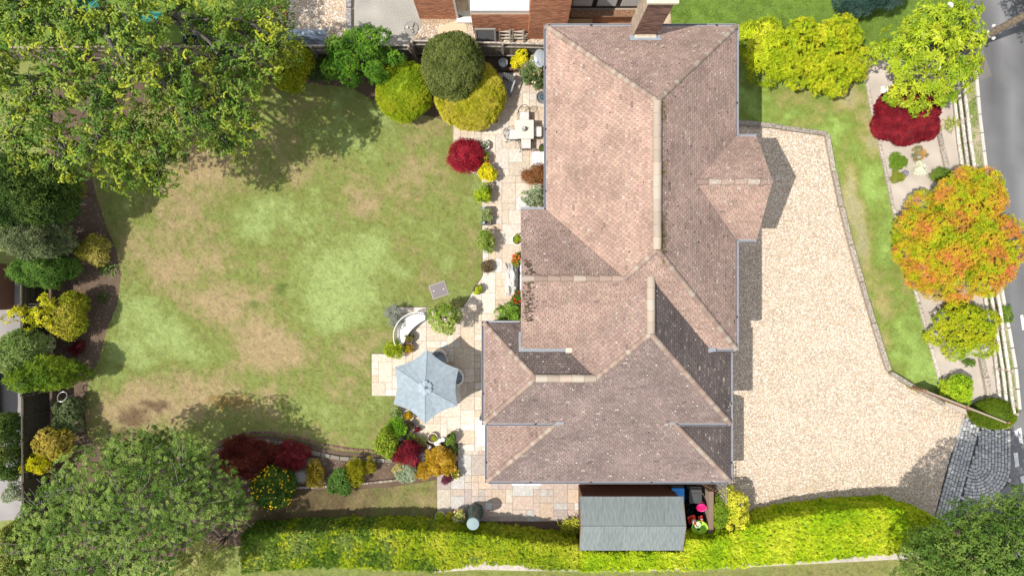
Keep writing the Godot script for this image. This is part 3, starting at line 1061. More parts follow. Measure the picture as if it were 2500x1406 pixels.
func brick_curve(called: String, label: String, line: Array, len: float, h: float, w: float, tone: Color, _g: float) -> void:
	var t := thing(called, label, "edging", P(line[0][0], line[0][1]), "garden borders")
	for i in line.size() - 1:
		var a := P(line[i][0], line[i][1])
		var b := P(line[i + 1][0], line[i + 1][1])
		var n := maxi(1, roundi(a.distance_to(b) / len))
		for k in n:
			var m := MB.new()
			var f := rf(0.7, 1.35)
			m.col = Color(tone.r * f, tone.g * f * rf(0.95, 1.08), tone.b * f)
			m.bar(a.lerp(b, (k + 0.03) / n) - t.position + Vector3(0, h * 0.5 + 0.01, 0), a.lerp(b, (k + 0.97) / n) - t.position + Vector3(0, h * 0.5 + 0.01 + rf(0, 0.012), 0), w, h, 0.012)
			part(t, "brick" if called != "stone_border" else "stone", m.mesh(), M.brick)


func patio() -> void:
	var zones := [
		[[[1106, 300], [1215, 300], [1215, 178], [1345, 178], [1345, 520], [1285, 520], [1285, 790], [1190, 790], [1190, 1100], [1118, 1100], [1118, 1076], [970, 1076], [970, 966], [907, 966], [907, 864], [970, 864], [970, 750], [1131, 750], [1179, 673], [1176, 432], [1106, 404]], [lin(0.62, 0.535, 0.435), lin(0.65, 0.58, 0.50), lin(0.58, 0.505, 0.415), lin(0.63, 0.545, 0.455), lin(0.65, 0.605, 0.545), lin(0.60, 0.49, 0.38)]],
		[[[1118, 1076], [1118, 1100], [1190, 1100], [1190, 1170], [1430, 1170], [1430, 1272], [1067, 1272], [1067, 1160], [1118, 1150]], [lin(0.50, 0.40, 0.34), lin(0.44, 0.385, 0.35), lin(0.53, 0.48, 0.41), lin(0.51, 0.42, 0.36), lin(0.50, 0.49, 0.47), lin(0.55, 0.44, 0.34), lin(0.42, 0.36, 0.34)]]]
	var zi := 0
	for zn in zones:
		var poly := pp(zn[0])
		var base := MB.new()
		base.prism(poly, -0.02, 0.03)
		var bed := struct("patio", base.mesh(), M.mortar)
		var g := 0.305
		var lo := poly[0]
		var hi := poly[0]
		for p in poly:
			lo = lo.min(p)
			hi = hi.max(p)
		var nx := int((hi.x - lo.x) / g) + 2
		var ny := int((hi.y - lo.y) / g) + 2
		var grid := {}
		var sizes := [[3, 2], [2, 3], [2, 2], [2, 2], [3, 2], [2, 3], [1, 2], [2, 1], [1, 1], [3, 3]] if zi == 0 else [[2, 3], [2, 2], [2, 2], [3, 2], [1, 2], [2, 1], [1, 1]]
		for j in ny:
			for i in nx:
				if grid.has(Vector2i(i, j)):
					continue
				var s: Array = [1, 1]
				for attempt in 8:
					var q: Array = sizes[rng.randi() % sizes.size()]
					var ok := true
					for a in q[0]:
						for b in q[1]:
							if grid.has(Vector2i(i + a, j + b)):
								ok = false
					if ok:
						s = q
						break
				for a in s[0]:
					for b in s[1]:
						grid[Vector2i(i + a, j + b)] = true
				var o := lo + Vector2(i, j) * g
				var e := 0.006
				var rect := PackedVector2Array([o + Vector2(e, e), o + Vector2(s[0] * g - e, e), o + Vector2(s[0] * g - e, s[1] * g - e), o + Vector2(e, s[1] * g - e)])
				for q in Geometry2D.intersect_polygons(rect, poly):
					var ar := 0.0
					for k in q.size():
						ar += q[k].cross(q[(k + 1) % q.size()])
					if absf(ar) * 0.5 < 0.02:
						continue
					var c2 := Vector2.ZERO
					for p in q:
						c2 += p
					c2 /= q.size()
					var loc := PackedVector2Array()
					for p in q:
						loc.append(p - c2)
					var m := MB.new()
					var pal: Array = zn[1]
					var c: Color = pal[rng.randi() % pal.size()]
					var f := rf(0.9, 1.06)
					m.col = Color(c.r * f, c.g * f, c.b * f) if rng.randf() > 0.06 else Color(0.6, 0.61, 0.6)
					m.prism(loc, 0.0, 0.034 + rf(0.0, 0.005), 0.006)
					part(bed, "slab", m.mesh(), M.stone, Transform3D(Basis(), Vector3(c2.x, 0.012, c2.y)))
		zi += 1


# ---------------------------------------------------------------- the house
# a roof face: plan outline (x, z) and the plane y = k.x + k.y * x + k.z * z
func roof_face(poly: PackedVector2Array, k: Vector3, tone: Color, out: Array, rest: MB, deck: MB) -> void:
	var g := Vector2(k.y, k.z)
	var up2 := g.normalized()
	var sl := sqrt(1.0 + g.length_squared())
	var ac2 := Vector2(-up2.y, up2.x)
	var nrm := Vector3(-k.y, 1.0, -k.z).normalized()
	var to3 := func(u: float, s: float, off: float) -> Vector3:
		var q := ac2 * u + up2 * (s / sl)
		return Vector3(q.x, k.x + k.y * q.x + k.z * q.y, q.y) + nrm * off
	var flat := PackedVector2Array()
	var lo := Vector2(1e9, 1e9)
	var hi := -lo
	for p in poly:
		var q := Vector2(p.dot(ac2), p.dot(up2) * sl)
		flat.append(q)
		lo = lo.min(q)
		hi = hi.max(q)
	var tr := Geometry2D.triangulate_polygon(flat)
	for i in range(0, tr.size(), 3):
		var e := [flat[tr[i]], flat[tr[i + 1]], flat[tr[i + 2]]]
		deck.ftri(to3.call(e[0].x, e[0].y, -0.012), to3.call(e[1].x, e[1].y, -0.012), to3.call(e[2].x, e[2].y, -0.012), nrm)
	var gauge := 0.108
	var tw := 0.168
	var row := 0
	var s := lo.y - 0.03
	while s < hi.y:
		var u := lo.x - tw * (0.5 if row % 2 else 0.0) - rf(0, 0.05)
		while u < hi.x:
			var gap := 0.004 + rf(0, 0.004)
			var a := Vector2(u + gap, s)
			var b := Vector2(u + tw - gap, s + gauge)
			u += tw
			var rect := PackedVector2Array([a, Vector2(b.x, a.y), b, Vector2(a.x, b.y)])
			var n := 0
			for q in rect:
				n += int(Geometry2D.is_point_in_polygon(q, flat))
			var q0: Vector3 = to3.call(a.x, a.y, 0.0)
			var f := rf(0.84, 1.14) * (1.0 + 0.3 * nz.get_noise_3d(q0.x * 55.0, q0.y * 55.0, q0.z * 55.0))
			var roll := rng.randf()
			var c := Color(tone.r * f, tone.g * f * rf(0.96, 1.04), tone.b * f)
			if roll < 0.006:
				c = c.lerp(Color(0.5, 0.44, 0.38), 0.6)
			elif roll < 0.02:
				c = Color(c.r * 0.72, c.g * 0.72, c.b * 0.75)
			elif roll < 0.08:
				c = c.lerp(Color(0.42, 0.36, 0.31), 0.22)
			var lift := 0.029 + rf(-0.004, 0.009)
			if n == 4:
				out.append([to3.call((a.x + b.x) * 0.5, s + gauge * 0.5, 0.0), c, Basis(Vector3(ac2.x, 0, ac2.y), nrm, Vector3(ac2.x, 0, ac2.y).cross(nrm)), b.x - a.x, gauge, lift])
			else:
				for piece in Geometry2D.intersect_polygons(rect, flat):
					rest.col = c
					var cen := Vector2.ZERO
					for q in piece:
						cen += q
					cen /= piece.size()
					var top := []
					for q in piece:
						top.append(to3.call(q.x, q.y, lerpf(lift, 0.004, clampf((q.y - s) / gauge, 0, 1))))
					for i in range(1, piece.size() - 1):
						rest.ftri(top[0], top[i], top[i + 1], nrm)
					for i in piece.size():
						var j := (i + 1) % piece.size()
						var o: Vector3 = (top[i] + top[j]) * 0.5 - to3.call(cen.x, cen.y, 0.0)
						rest.quad(top[i], top[j], top[j] - nrm * 0.03, top[i] - nrm * 0.03, o)
		s += gauge
		row += 1


func tile_box(m: MB, xf: Transform3D, w: float, g: float, lift: float) -> void:
	# local: x across, y out of the roof, z down the slope (x cross y) or up it; the low edge stands proud
	var sgn := -1.0 if xf.basis.z.y > 0.0 else 1.0
	var zl := g * 0.5 * sgn
	var a := xf * Vector3(-w / 2, lift, zl)
	var b := xf * Vector3(w / 2, lift, zl)
	var c := xf * Vector3(w / 2, 0.004, -zl)
	var d := xf * Vector3(-w / 2, 0.004, -zl)
	var dn := -xf.basis.y * 0.036
	m.quad(a, b, c, d, xf.basis.y)
	m.quad(a, b, b + dn, a + dn, xf.basis.z * sgn)
	m.quad(b, c, c + dn, b + dn, xf.basis.x)
	m.quad(a, d, d + dn, a + dn, -xf.basis.x)


func ridge_run(roof: Node, called: String, a: Vector3, b: Vector3, r: float, each: float, meshes: Array, off: Vector3) -> void:
	var d := b - a
	var n := maxi(1, roundi(d.length() / each))
	var z := d.normalized()
	var x := Vector3.UP.cross(z).normalized()
	var y := z.cross(x)
	for k in n:
		var l := d.length() / n
		var bs := Basis(x, y, z) * Basis.from_euler(Vector3(0, rf(-0.05, 0.05), rf(-0.1, 0.1))) * Basis.from_scale(Vector3(r, r * rf(0.9, 1.1), l * 0.985))
		part(roof, called, meshes[rng.randi() % meshes.size()], M.ridge, Transform3D(bs, a + d * ((k + 0.5) / n) + Vector3(0, rf(-0.006, 0.006), 0) + off))


func gutter(hs: Node3D, a: Vector3, b: Vector3, outw: Vector3) -> void:
	var m := MB.new()
	var d := (b - a).normalized()
	var prof := [Vector2(0.0, 0.02), Vector2(0.0, -0.075), Vector2(0.1, -0.075), Vector2(0.1, 0.015)]
	for i in 3:
		var p: Vector2 = prof[i]
		var q: Vector2 = prof[i + 1]
		var w := Vector3(outw.x, 0, outw.z)
		var t := Vector3(0, 0.008, 0) if i == 1 else w * 0.008
		var c1 := a + w * p.x + Vector3(0, p.y, 0)
		var c2 := b + w * p.x + Vector3(0, p.y, 0)
		var c3 := b + w * q.x + Vector3(0, q.y, 0)
		var c4 := a + w * q.x + Vector3(0, q.y, 0)
		var nn := (c2 - c1).cross(c4 - c1).normalized()
		m.quad(c1, c2, c3, c4, nn)
		m.quad(c1 + t, c2 + t, c3 + t, c4 + t, -nn)
	m.bar(a + outw * 0.1 + Vector3(0, 0.02, 0), b + outw * 0.1 + Vector3(0, 0.02, 0), 0.018, 0.018, 0.004)
	part(hs, "gutter", m.mesh(), M.gutter, Transform3D(Basis(), -hs.position))
	m = MB.new()
	m.bar(a - outw * 0.02 - Vector3(0, 0.06, 0), b - outw * 0.02 - Vector3(0, 0.06, 0), 0.025, 0.17, 0.003)
	part(hs, "fascia", m.mesh(), M.fascia, Transform3D(Basis(), -hs.position))
	# joints between the gutter lengths
	var n := int(a.distance_to(b) / 2.2)
	for i in n:
		m = MB.new()
		m.bx(a.lerp(b, (i + 0.7) / n) + outw * 0.055 + Vector3(0, -0.03, 0), Vector3(0.05 if absf(d.x) > 0.5 else 0.125, 0.11, 0.05 if absf(d.z) > 0.5 else 0.125), 0.004)
		part(hs, "gutter_bracket", m.mesh(), M.black, Transform3D(Basis(), -hs.position))


func window(hs: Node3D, cen: Vector3, w: float, h: float, outw: Vector3) -> void:
	var turn := Basis(Vector3.UP.cross(outw), Vector3.UP, outw)
	var f := MB.new()
	for s in [-1.0, 0.0, 1.0]:
		f.bx(Vector3(s * (w / 2 - 0.03), 0, 0), Vector3(0.06, h, 0.08), 0.008)
	for s in [-1.0, 1.0]:
		f.bx(Vector3(0, s * (h / 2 - 0.03), 0.002), Vector3(w, 0.06, 0.08), 0.008)
	f.bx(Vector3(0, -h / 2 - 0.03, 0.05), Vector3(w + 0.12, 0.05, 0.16), 0.008)
	var o := part(hs, "window", f.mesh(), M.white, Transform3D(turn, cen - hs.position))
	var g := MB.new()
	g.bx(Vector3(0, 0, -0.005), Vector3(w - 0.08, h - 0.08, 0.02))
	part(o, "pane", g.mesh(), M.glass)


func wall_block(hs: Node3D, poly: Array, h: float) -> void:
	var m := MB.new()
	var q := PackedVector2Array()
	for p in poly:
		q.append(Vector2(p[0], p[1]))
	m.prism(q, -0.02, h)
	part(hs, "wall", m.mesh(), M.wall, Transform3D(Basis(), -hs.position))


func pv(list: Array) -> PackedVector2Array:
	var r := PackedVector2Array()
	for p in list:
		r.append(Vector2(p[0], p[1]))
	return r


func house() -> void:
	var hs := thing("house", "large detached house with brown clay tiled hipped roofs", "house", Vector3(4.6, 0, -1.0))
	var off := -hs.position
	var T := Transform3D(Basis(), off)
	wall_block(hs, [[1.72, -9.33], [7.94, -9.33], [7.94, 1.84], [1.72, 1.84]], 4.95)
	wall_block(hs, [[0.5, -2.5], [1.715, -2.5], [1.715, 1.84], [0.5, 1.84]], 4.95)
	wall_block(hs, [[7.945, -5.25], [9.0, -5.25], [9.0, -2.2], [7.945, -2.2]], 5.0)
	wall_block(hs, [[-0.66, 1.845], [7.95, 1.845], [7.95, 4.8], [-0.66, 4.8]], 4.05)
	wall_block(hs, [[-0.66, 4.805], [8.6, 4.805], [8.6, 7.55], [-0.66, 7.55]], 2.3)
	# gable walls of the left wing and the front bay
	var gm := MB.new()
	var gt := [Vector3(0.5, 4.95, -2.5), Vector3(0.5, 4.95, 1.84), Vector3(0.5, 6.66, -0.33)]
	gm.ftri(gt[0], gt[1], gt[2], Vector3.LEFT)
	part(hs, "gable_wall", gm.mesh(), M.wall, T)
	gm = MB.new()
	gm.ftri(Vector3(9.0, 5.0, -5.25), Vector3(9.0, 5.0, -2.2), Vector3(9.0, 6.22, -3.73), Vector3.RIGHT)
	part(hs, "gable_wall", gm.mesh(), M.wall, T)
	var roof := Node3D.new()
	roof.name = "roof"
	hs.add_child(roof)
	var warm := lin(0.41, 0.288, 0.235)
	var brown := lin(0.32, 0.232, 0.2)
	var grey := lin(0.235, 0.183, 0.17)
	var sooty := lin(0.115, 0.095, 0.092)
	var S := SLOPE
	var tiles := []
	var rest := MB.new()
	var deck := MB.new()
	var faces := [
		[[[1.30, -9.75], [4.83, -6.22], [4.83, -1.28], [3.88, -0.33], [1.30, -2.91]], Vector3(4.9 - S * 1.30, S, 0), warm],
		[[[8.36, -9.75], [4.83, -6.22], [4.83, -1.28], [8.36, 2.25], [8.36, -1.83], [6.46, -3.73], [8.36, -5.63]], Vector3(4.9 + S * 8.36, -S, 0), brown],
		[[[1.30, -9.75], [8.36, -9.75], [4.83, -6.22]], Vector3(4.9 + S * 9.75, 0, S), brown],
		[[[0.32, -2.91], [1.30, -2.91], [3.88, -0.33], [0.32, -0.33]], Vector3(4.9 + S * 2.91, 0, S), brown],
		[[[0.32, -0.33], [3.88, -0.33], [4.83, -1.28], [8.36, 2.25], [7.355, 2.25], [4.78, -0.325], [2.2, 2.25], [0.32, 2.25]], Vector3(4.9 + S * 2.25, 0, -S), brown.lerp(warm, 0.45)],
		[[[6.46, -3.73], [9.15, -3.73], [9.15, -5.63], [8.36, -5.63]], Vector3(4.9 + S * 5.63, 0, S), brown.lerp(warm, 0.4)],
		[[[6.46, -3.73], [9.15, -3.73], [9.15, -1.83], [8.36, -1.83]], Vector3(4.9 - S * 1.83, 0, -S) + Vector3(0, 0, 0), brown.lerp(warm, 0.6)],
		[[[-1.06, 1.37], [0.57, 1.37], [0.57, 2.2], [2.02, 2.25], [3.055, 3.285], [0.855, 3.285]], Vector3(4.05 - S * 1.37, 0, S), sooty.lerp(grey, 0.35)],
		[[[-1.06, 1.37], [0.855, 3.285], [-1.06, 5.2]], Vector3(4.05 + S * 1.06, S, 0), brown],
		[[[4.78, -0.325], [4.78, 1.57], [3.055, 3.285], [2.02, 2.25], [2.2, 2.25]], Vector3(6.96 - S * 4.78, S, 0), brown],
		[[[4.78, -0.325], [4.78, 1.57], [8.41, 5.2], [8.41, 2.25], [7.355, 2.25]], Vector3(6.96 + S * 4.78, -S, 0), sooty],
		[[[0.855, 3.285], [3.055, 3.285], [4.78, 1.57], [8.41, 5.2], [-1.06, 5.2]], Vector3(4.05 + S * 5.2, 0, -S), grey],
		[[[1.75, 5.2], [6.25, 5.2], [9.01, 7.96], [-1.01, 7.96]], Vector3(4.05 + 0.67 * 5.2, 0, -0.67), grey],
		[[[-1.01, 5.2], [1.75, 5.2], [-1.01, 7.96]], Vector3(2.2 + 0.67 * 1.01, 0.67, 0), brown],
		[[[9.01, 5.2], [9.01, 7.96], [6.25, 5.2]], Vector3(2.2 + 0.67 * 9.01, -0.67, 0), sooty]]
	# the front bay's south slope falls to its own eaves
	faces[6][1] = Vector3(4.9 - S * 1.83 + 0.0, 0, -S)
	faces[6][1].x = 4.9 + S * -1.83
	for f in faces:
		roof_face(pv(f[0]), f[1], f[2], tiles, rest, deck)
	part(roof, "roof_deck", deck.mesh(), M.deck, T)
	tiles.sort_custom(func(a, b): return a[0].y > b[0].y)
	var lib := {}
	for i in tiles.size():
		var t: Array = tiles[i]
		var xf := Transform3D(t[2], t[0])
		if i < 300:
			var key := Vector3i(int(t[1].r * 45.0), int(t[2].z.x * 4.0), int(t[2].z.z * 4.0))
			if not lib.has(key):
				var m := MB.new()
				m.col = t[1]
				tile_box(m, Transform3D(t[2], Vector3.ZERO), 0.157, t[4], 0.03)
				lib[key] = [m.mesh(), t[2]]
			part(roof, "tile", lib[key][0], M.tile, Transform3D(t[2] * lib[key][1].inverse(), t[0] + off))
		else:
			rest.col = t[1]
			tile_box(rest, xf, t[3], t[4], t[5])
	part(roof, "tiles_beyond", rest.mesh(), M.tile, T).set_meta("kind", "stuff")
	# crusts of lichen and small cushions of moss growing on the tiles
	var lx := []
	var lc := PackedColorArray()
	for t in tiles:
		var p: Vector3 = t[0]
		var thick := 0.05 + 0.12 * maxf(0.0, nz.get_noise_3d(p.x * 70.0, p.y * 70.0, p.z * 70.0))
		if rng.randf() < thick:
			var s := rf(0.012, 0.034)
			lx.append(Transform3D(t[2] * Basis(Vector3.UP, rf(0, TAU)) * Basis.from_scale(Vector3(s, 0.006, s * rf(0.6, 1.0))), p + t[2].y * 0.02 + t[2].x * rf(-0.06, 0.06) + t[2].z * rf(-0.03, 0.03) + off))
			lc.append([lin(0.6, 0.56, 0.48), lin(0.52, 0.46, 0.38), lin(0.66, 0.63, 0.58)][rng.randi() % 3])
		elif rng.randf() < (0.035 if t[2].y.x > 0.3 else 0.008):
			var s := rf(0.014, 0.03)
			lx.append(Transform3D(t[2] * Basis(Vector3.UP, rf(0, TAU)) * Basis.from_scale(Vector3(s, 0.018, s * 1.5)), p + t[2].y * 0.014 + t[2].x * rf(-0.06, 0.06) + off))
			lc.append([lin(0.04, 0.032, 0.022), lin(0.06, 0.05, 0.025)][rng.randi() % 2])
	for i in 150:
		var x := 0.58 + rng.randfn(0.0, 0.1)
		var z := rf(-1.0, 1.2)
		var south := z > -0.33
		var bs := Basis(Vector3.RIGHT, atan(S) if south else -atan(S))
		var s := rf(0.02, 0.055)
		lx.append(Transform3D(bs * Basis.from_scale(Vector3(s, 0.014, s)), Vector3(x, 4.9 + S * ((2.25 - z) if south else (2.91 + z)) + 0.03, z) + off))
		lc.append([lin(0.05, 0.035, 0.025), lin(0.09, 0.06, 0.04)][i % 2])
	for i in 60:
		var a := rf(0.6, 2.5)
		var s := rf(0.01, 0.026)
		lx.append(Transform3D(Basis(Vector3.RIGHT, PI / 2 - a).scaled_local(Vector3(s, 0.008, s)), Vector3(rf(7.0, 9.1), 6.38 + 0.145 * sin(a), -3.73 + 0.145 * cos(a)) + off))
		lc.append(lin(0.54, 0.49, 0.44))
	var lm0 := MB.new()
	lm0.lathe([Vector2(1.0, -0.5), Vector2(0.9, 0.6), Vector2(0, 1.0)], 7, Transform3D(), func(a, _y): return 1.0 + 0.25 * sin(a * 2.0 + 1.0) + 0.12 * sin(a * 3.0))
	multi(roof, "lichen", lm0.mesh(), M.pebble, lx, lc, true)
	# ridge and hip tiles: half rounds
	var rm := []
	var hm := []
	for i in 8:
		for kind in 2:
			var m := MB.new()
			var f := rf(0.85, 1.15)
			var c := lin(0.46, 0.39, 0.32) if kind == 0 else lin(0.34, 0.255, 0.21)
			if i > 5:
				c = lin(0.55, 0.5, 0.42) if kind == 0 else lin(0.43, 0.37, 0.31)
			m.col = Color(c.r * f, c.g * f, c.b * f)
			for k in 7:
				var a := PI * k / 7.0
				var b := PI * (k + 1) / 7.0
				var p0 := Vector3(cos(a), sin(a), -0.5)
				var p1 := Vector3(cos(b), sin(b), -0.5)
				var p2 := p1 * (Vector3(0.94, 0.94, -1) if kind == 0 else Vector3(0.7, 0.7, -1))
				var p3 := p0 * (Vector3(0.94, 0.94, -1) if kind == 0 else Vector3(0.7, 0.7, -1))
				m.tri(p0, p1, p2, Vector3(p0.x, p0.y, 0), Vector3(p1.x, p1.y, 0), Vector3(p1.x, p1.y, 0))
				m.tri(p0, p2, p3, Vector3(p0.x, p0.y, 0), Vector3(p1.x, p1.y, 0), Vector3(p0.x, p0.y, 0))
				m.ftri(p0, p1, Vector3(0, 0, -0.5), Vector3.FORWARD)
				m.ftri(p2, p3, Vector3(0, 0, 0.5), Vector3.BACK)
			(rm if kind == 0 else hm).append(m.mesh())
	var R := func(x: float, z: float, y: float) -> Vector3: return Vector3(x, y, z)
	var rl := [[R.call(4.83, -6.22, 7.72), R.call(4.83, -1.28, 7.72)], [R.call(4.78, -0.4, 6.95), R.call(4.78, 1.57, 6.95)], [R.call(0.855, 3.285, 5.58), R.call(3.055, 3.285, 5.58)]]
	for q in rl:
		ridge_run(roof, "ridge_tile", q[0] + Vector3(0, -0.03, 0), q[1] + Vector3(0, -0.03, 0), 0.15, 0.42, rm, off)
	for q in [[R.call(0.34, -0.33, 6.96), R.call(3.88, -0.33, 6.96)], [R.call(6.46, -3.73, 6.42), R.call(9.16, -3.73, 6.42)]]:
		ridge_run(roof, "ridge_tile", q[0] + Vector3(0, -0.04, 0), q[1] + Vector3(0, -0.04, 0), 0.14, 0.42, hm, off)
	for q in [[R.call(1.30, -9.75, 4.9), R.call(4.83, -6.22, 7.72)], [R.call(8.36, -9.75, 4.9), R.call(4.83, -6.22, 7.72)], [R.call(8.36, 2.25, 4.9), R.call(4.83, -1.28, 7.72)], [R.call(3.88, -0.33, 6.96), R.call(4.83, -1.28, 7.72)],
		[R.call(-1.06, 1.37, 4.05), R.call(0.855, 3.285, 5.58)], [R.call(-1.06, 5.2, 4.05), R.call(0.855, 3.285, 5.58)], [R.call(3.055, 3.285, 5.58), R.call(4.78, 1.57, 6.95)], [R.call(8.41, 5.2, 4.05), R.call(4.78, 1.57, 6.95)],
		[R.call(-1.01, 7.96, 2.2), R.call(1.75, 5.2, 4.05)], [R.call(9.01, 7.96, 2.2), R.call(6.25, 5.2, 4.05)]]:
		ridge_run(roof, "hip_tile", q[0] + Vector3(0, -0.035, 0), q[1] + Vector3(0, -0.045, 0), 0.115, 0.165, hm, off)
	# moss along the main ridge
	var mx := []
	var mc := PackedColorArray()
	for i in 260:
		var z: float = [-5.9, -2.2, -1.6, -4.0, -1.35][rng.randi() % 5] + rng.randfn(0, 0.35)
		var x := 4.83 + 0.16 + absf(rng.randfn(0, 0.1))
		mx.append(Transform3D(Basis(Vector3.UP, rf(0, TAU)).scaled(Vector3.ONE * rf(0.02, 0.05)), Vector3(x, 4.9 + S * (8.36 - x) + 0.02, z) + off))
		mc.append([lin(0.2, 0.17, 0.03), lin(0.1, 0.09, 0.03), lin(0.28, 0.22, 0.04)][rng.randi() % 3])
	multi(roof, "moss", clump("spray")[0], leafmat, mx, mc, true)
	# gutters and fascias
	var L := Vector3.LEFT
	var Rr := Vector3.RIGHT
	var Fw := Vector3.FORWARD
	var Bk := Vector3.BACK
	for q in [[Vector3(1.30, 4.88, -9.85), Vector3(1.30, 4.88, -2.93), L], [Vector3(1.30, 4.88, -9.75), Vector3(8.36, 4.88, -9.75), Fw], [Vector3(8.36, 4.88, -9.85), Vector3(8.36, 4.88, -5.66), Rr], [Vector3(8.36, 4.88, -1.8), Vector3(8.36, 4.88, 2.33), Rr], [Vector3(0.32, 4.88, -2.91), Vector3(1.28, 4.88, -2.91), Fw],
		[Vector3(8.47, 4.88, -5.63), Vector3(9.15, 4.88, -5.63), Fw], [Vector3(8.47, 4.88, -1.83), Vector3(9.15, 4.88, -1.83), Bk], [Vector3(7.5, 4.88, 2.25), Vector3(8.36, 4.88, 2.25), Bk],
		[Vector3(-1.06, 4.03, 1.27), Vector3(-1.06, 4.03, 5.3), L], [Vector3(-1.06, 4.03, 1.37), Vector3(0.3, 4.03, 1.37), Fw], [Vector3(8.41, 4.03, 2.5), Vector3(8.41, 4.03, 5.3), Rr], [Vector3(-1.06, 4.03, 5.2), Vector3(1.72, 4.03, 5.2), Bk], [Vector3(6.28, 4.03, 5.2), Vector3(8.41, 4.03, 5.2), Bk],
		[Vector3(-1.01, 2.18, 5.25), Vector3(-1.01, 2.18, 8.06), L], [Vector3(9.01, 2.18, 5.25), Vector3(9.01, 2.18, 8.06), Rr], [Vector3(-1.01, 2.18, 7.96), Vector3(9.01, 2.18, 7.96), Bk]]:
		gutter(hs, q[0], q[1], q[2])
	# lead valley gutter under the left wing's eaves, lead ends of the side gutters
	var lm := MB.new()
	lm.box(Transform3D(Basis(Vector3.RIGHT, 0.25), Vector3(1.2, 4.87, 2.37)), Vector3(1.76, 0.025, 0.26), 0.006)
	lm.box(Transform3D(Basis(), Vector3(0.3, 4.7, 2.0)), Vector3(0.1, 0.4, 0.75), 0.006)
	part(hs, "lead_gutter", lm.mesh(), M.lead, T)
	lm = MB.new()
	lm.box(Transform3D(Basis(Vector3.RIGHT, 0.3), Vector3(2.12, 4.93, 2.34)), Vector3(0.24, 0.03, 0.24), 0.006)
	part(hs, "mortar_patch", lm.mesh(), M.render, T)
	for q in [[Vector3(1.84, 4.09, 5.18), 0.3], [Vector3(6.17, 4.09, 5.18), 0.22], [Vector3(7.45, 4.94, 2.3), 0.3]]:
		lm = MB.new()
		lm.box(Transform3D(Basis(Vector3.UP, 0.2), q[0]), Vector3(q[1], 0.03, 0.17), 0.006)
		part(hs, "lead_flashing", lm.mesh(), M.lead, T)
	# chimney on the north hip, with brick courses, lead apron, cap and pots
	var ch := MB.new()
	ch.col = Color.WHITE
	ch.bx(Vector3(4.88, 4.1, -9.62), Vector3(0.84, 8.2, 0.7))
	var chim := part(hs, "chimney", ch.mesh(), M.brickjoint, T)
	var cb := MB.new()
	var cy := 4.95
	var rowi := 0
	while cy < 8.15:
		brick_row(cb, Vector3(4.46, cy, -9.27), Vector3(5.30, cy, -9.27), Vector3.BACK, rowi, lin(0.23, 0.125, 0.095), 0.4)
		brick_row(cb, Vector3(5.30, cy, -9.97), Vector3(4.46, cy, -9.97), Vector3.FORWARD, rowi, lin(0.23, 0.125, 0.095), 0.4)
		brick_row(cb, Vector3(4.46, cy, -9.97), Vector3(4.46, cy, -9.27), Vector3.LEFT, rowi, lin(0.46, 0.36, 0.28), 0.25)
		brick_row(cb, Vector3(5.30, cy, -9.27), Vector3(5.30, cy, -9.97), Vector3.RIGHT, rowi, lin(0.23, 0.125, 0.095), 0.4)
		cy += 0.075
		rowi += 1
	part(chim, "brick_courses", cb.mesh(), M.brick).set_meta("kind", "stuff")
	var cap := MB.new()
	cap.bx(Vector3(4.88, 8.24, -9.62), Vector3(0.96, 0.1, 0.82), 0.015)
	cap.bx(Vector3(4.88, 8.36, -9.62), Vector3(1.04, 0.14, 0.9), 0.015)
	part(chim, "cap", cap.mesh(), M.render)
	for dx in [-0.22, 0.22]:
		var pm := MB.new()
		pm.lathe([Vector2(0.0, 8.43), Vector2(0.15, 8.43), Vector2(0.12, 8.8), Vector2(0.14, 8.85), Vector2(0.1, 8.85), Vector2(0.09, 8.6), Vector2(0, 8.6)], 14, Transform3D(Basis(), Vector3(4.88 + dx, 0, -9.62)))
		part(chim, "chimney_pot", pm.mesh(), M.terracotta)
	var ap := MB.new()
	ap.box(Transform3D(Basis(Vector3.RIGHT, -atan(S)), Vector3(4.88, 5.42, -9.14)), Vector3(1.12, 0.02, 0.3), 0.004)
	part(chim, "lead_apron", ap.mesh(), mat(0.3, 0.37, 0.46, 0.5), Transform3D())
	ap = MB.new()
	ap.box(Transform3D(Basis(Vector3.RIGHT, -0.5), Vector3(4.88, 5.44, -9.19)), Vector3(0.8, 0.07, 0.13), 0.01)
	part(chim, "mortar_fillet", ap.mesh(), M.render)
	# windows and the open white casements that reach past the eaves
	for q in [[Vector3(1.70, 1.4, -7.5), 1.6, 1.3, L], [Vector3(1.70, 1.3, -4.3), 1.8, 1.5, L], [Vector3(1.70, 3.9, -6.5), 1.4, 1.1, L], [Vector3(0.48, 1.3, -0.4), 2.0, 1.9, L], [Vector3(0.48, 3.9, -0.4), 1.4, 1.1, L], [Vector3(-0.68, 1.2, 3.2), 2.2, 2.0, L], [Vector3(7.96, 3.9, -8.0), 1.4, 1.1, Rr], [Vector3(7.96, 1.4, -8.0), 1.6, 1.3, Rr],
		[Vector3(9.02, 3.9, -3.73), 1.5, 1.2, Rr], [Vector3(9.02, 1.4, -3.73), 1.7, 1.4, Rr], [Vector3(7.97, 3.3, 3.4), 1.3, 0.9, Rr], [Vector3(8.62, 1.3, 6.2), 1.3, 1.0, Rr], [Vector3(3.2, 1.3, 7.57), 1.4, 1.0, Bk]]:
		window(hs, q[0], q[1], q[2], q[3])
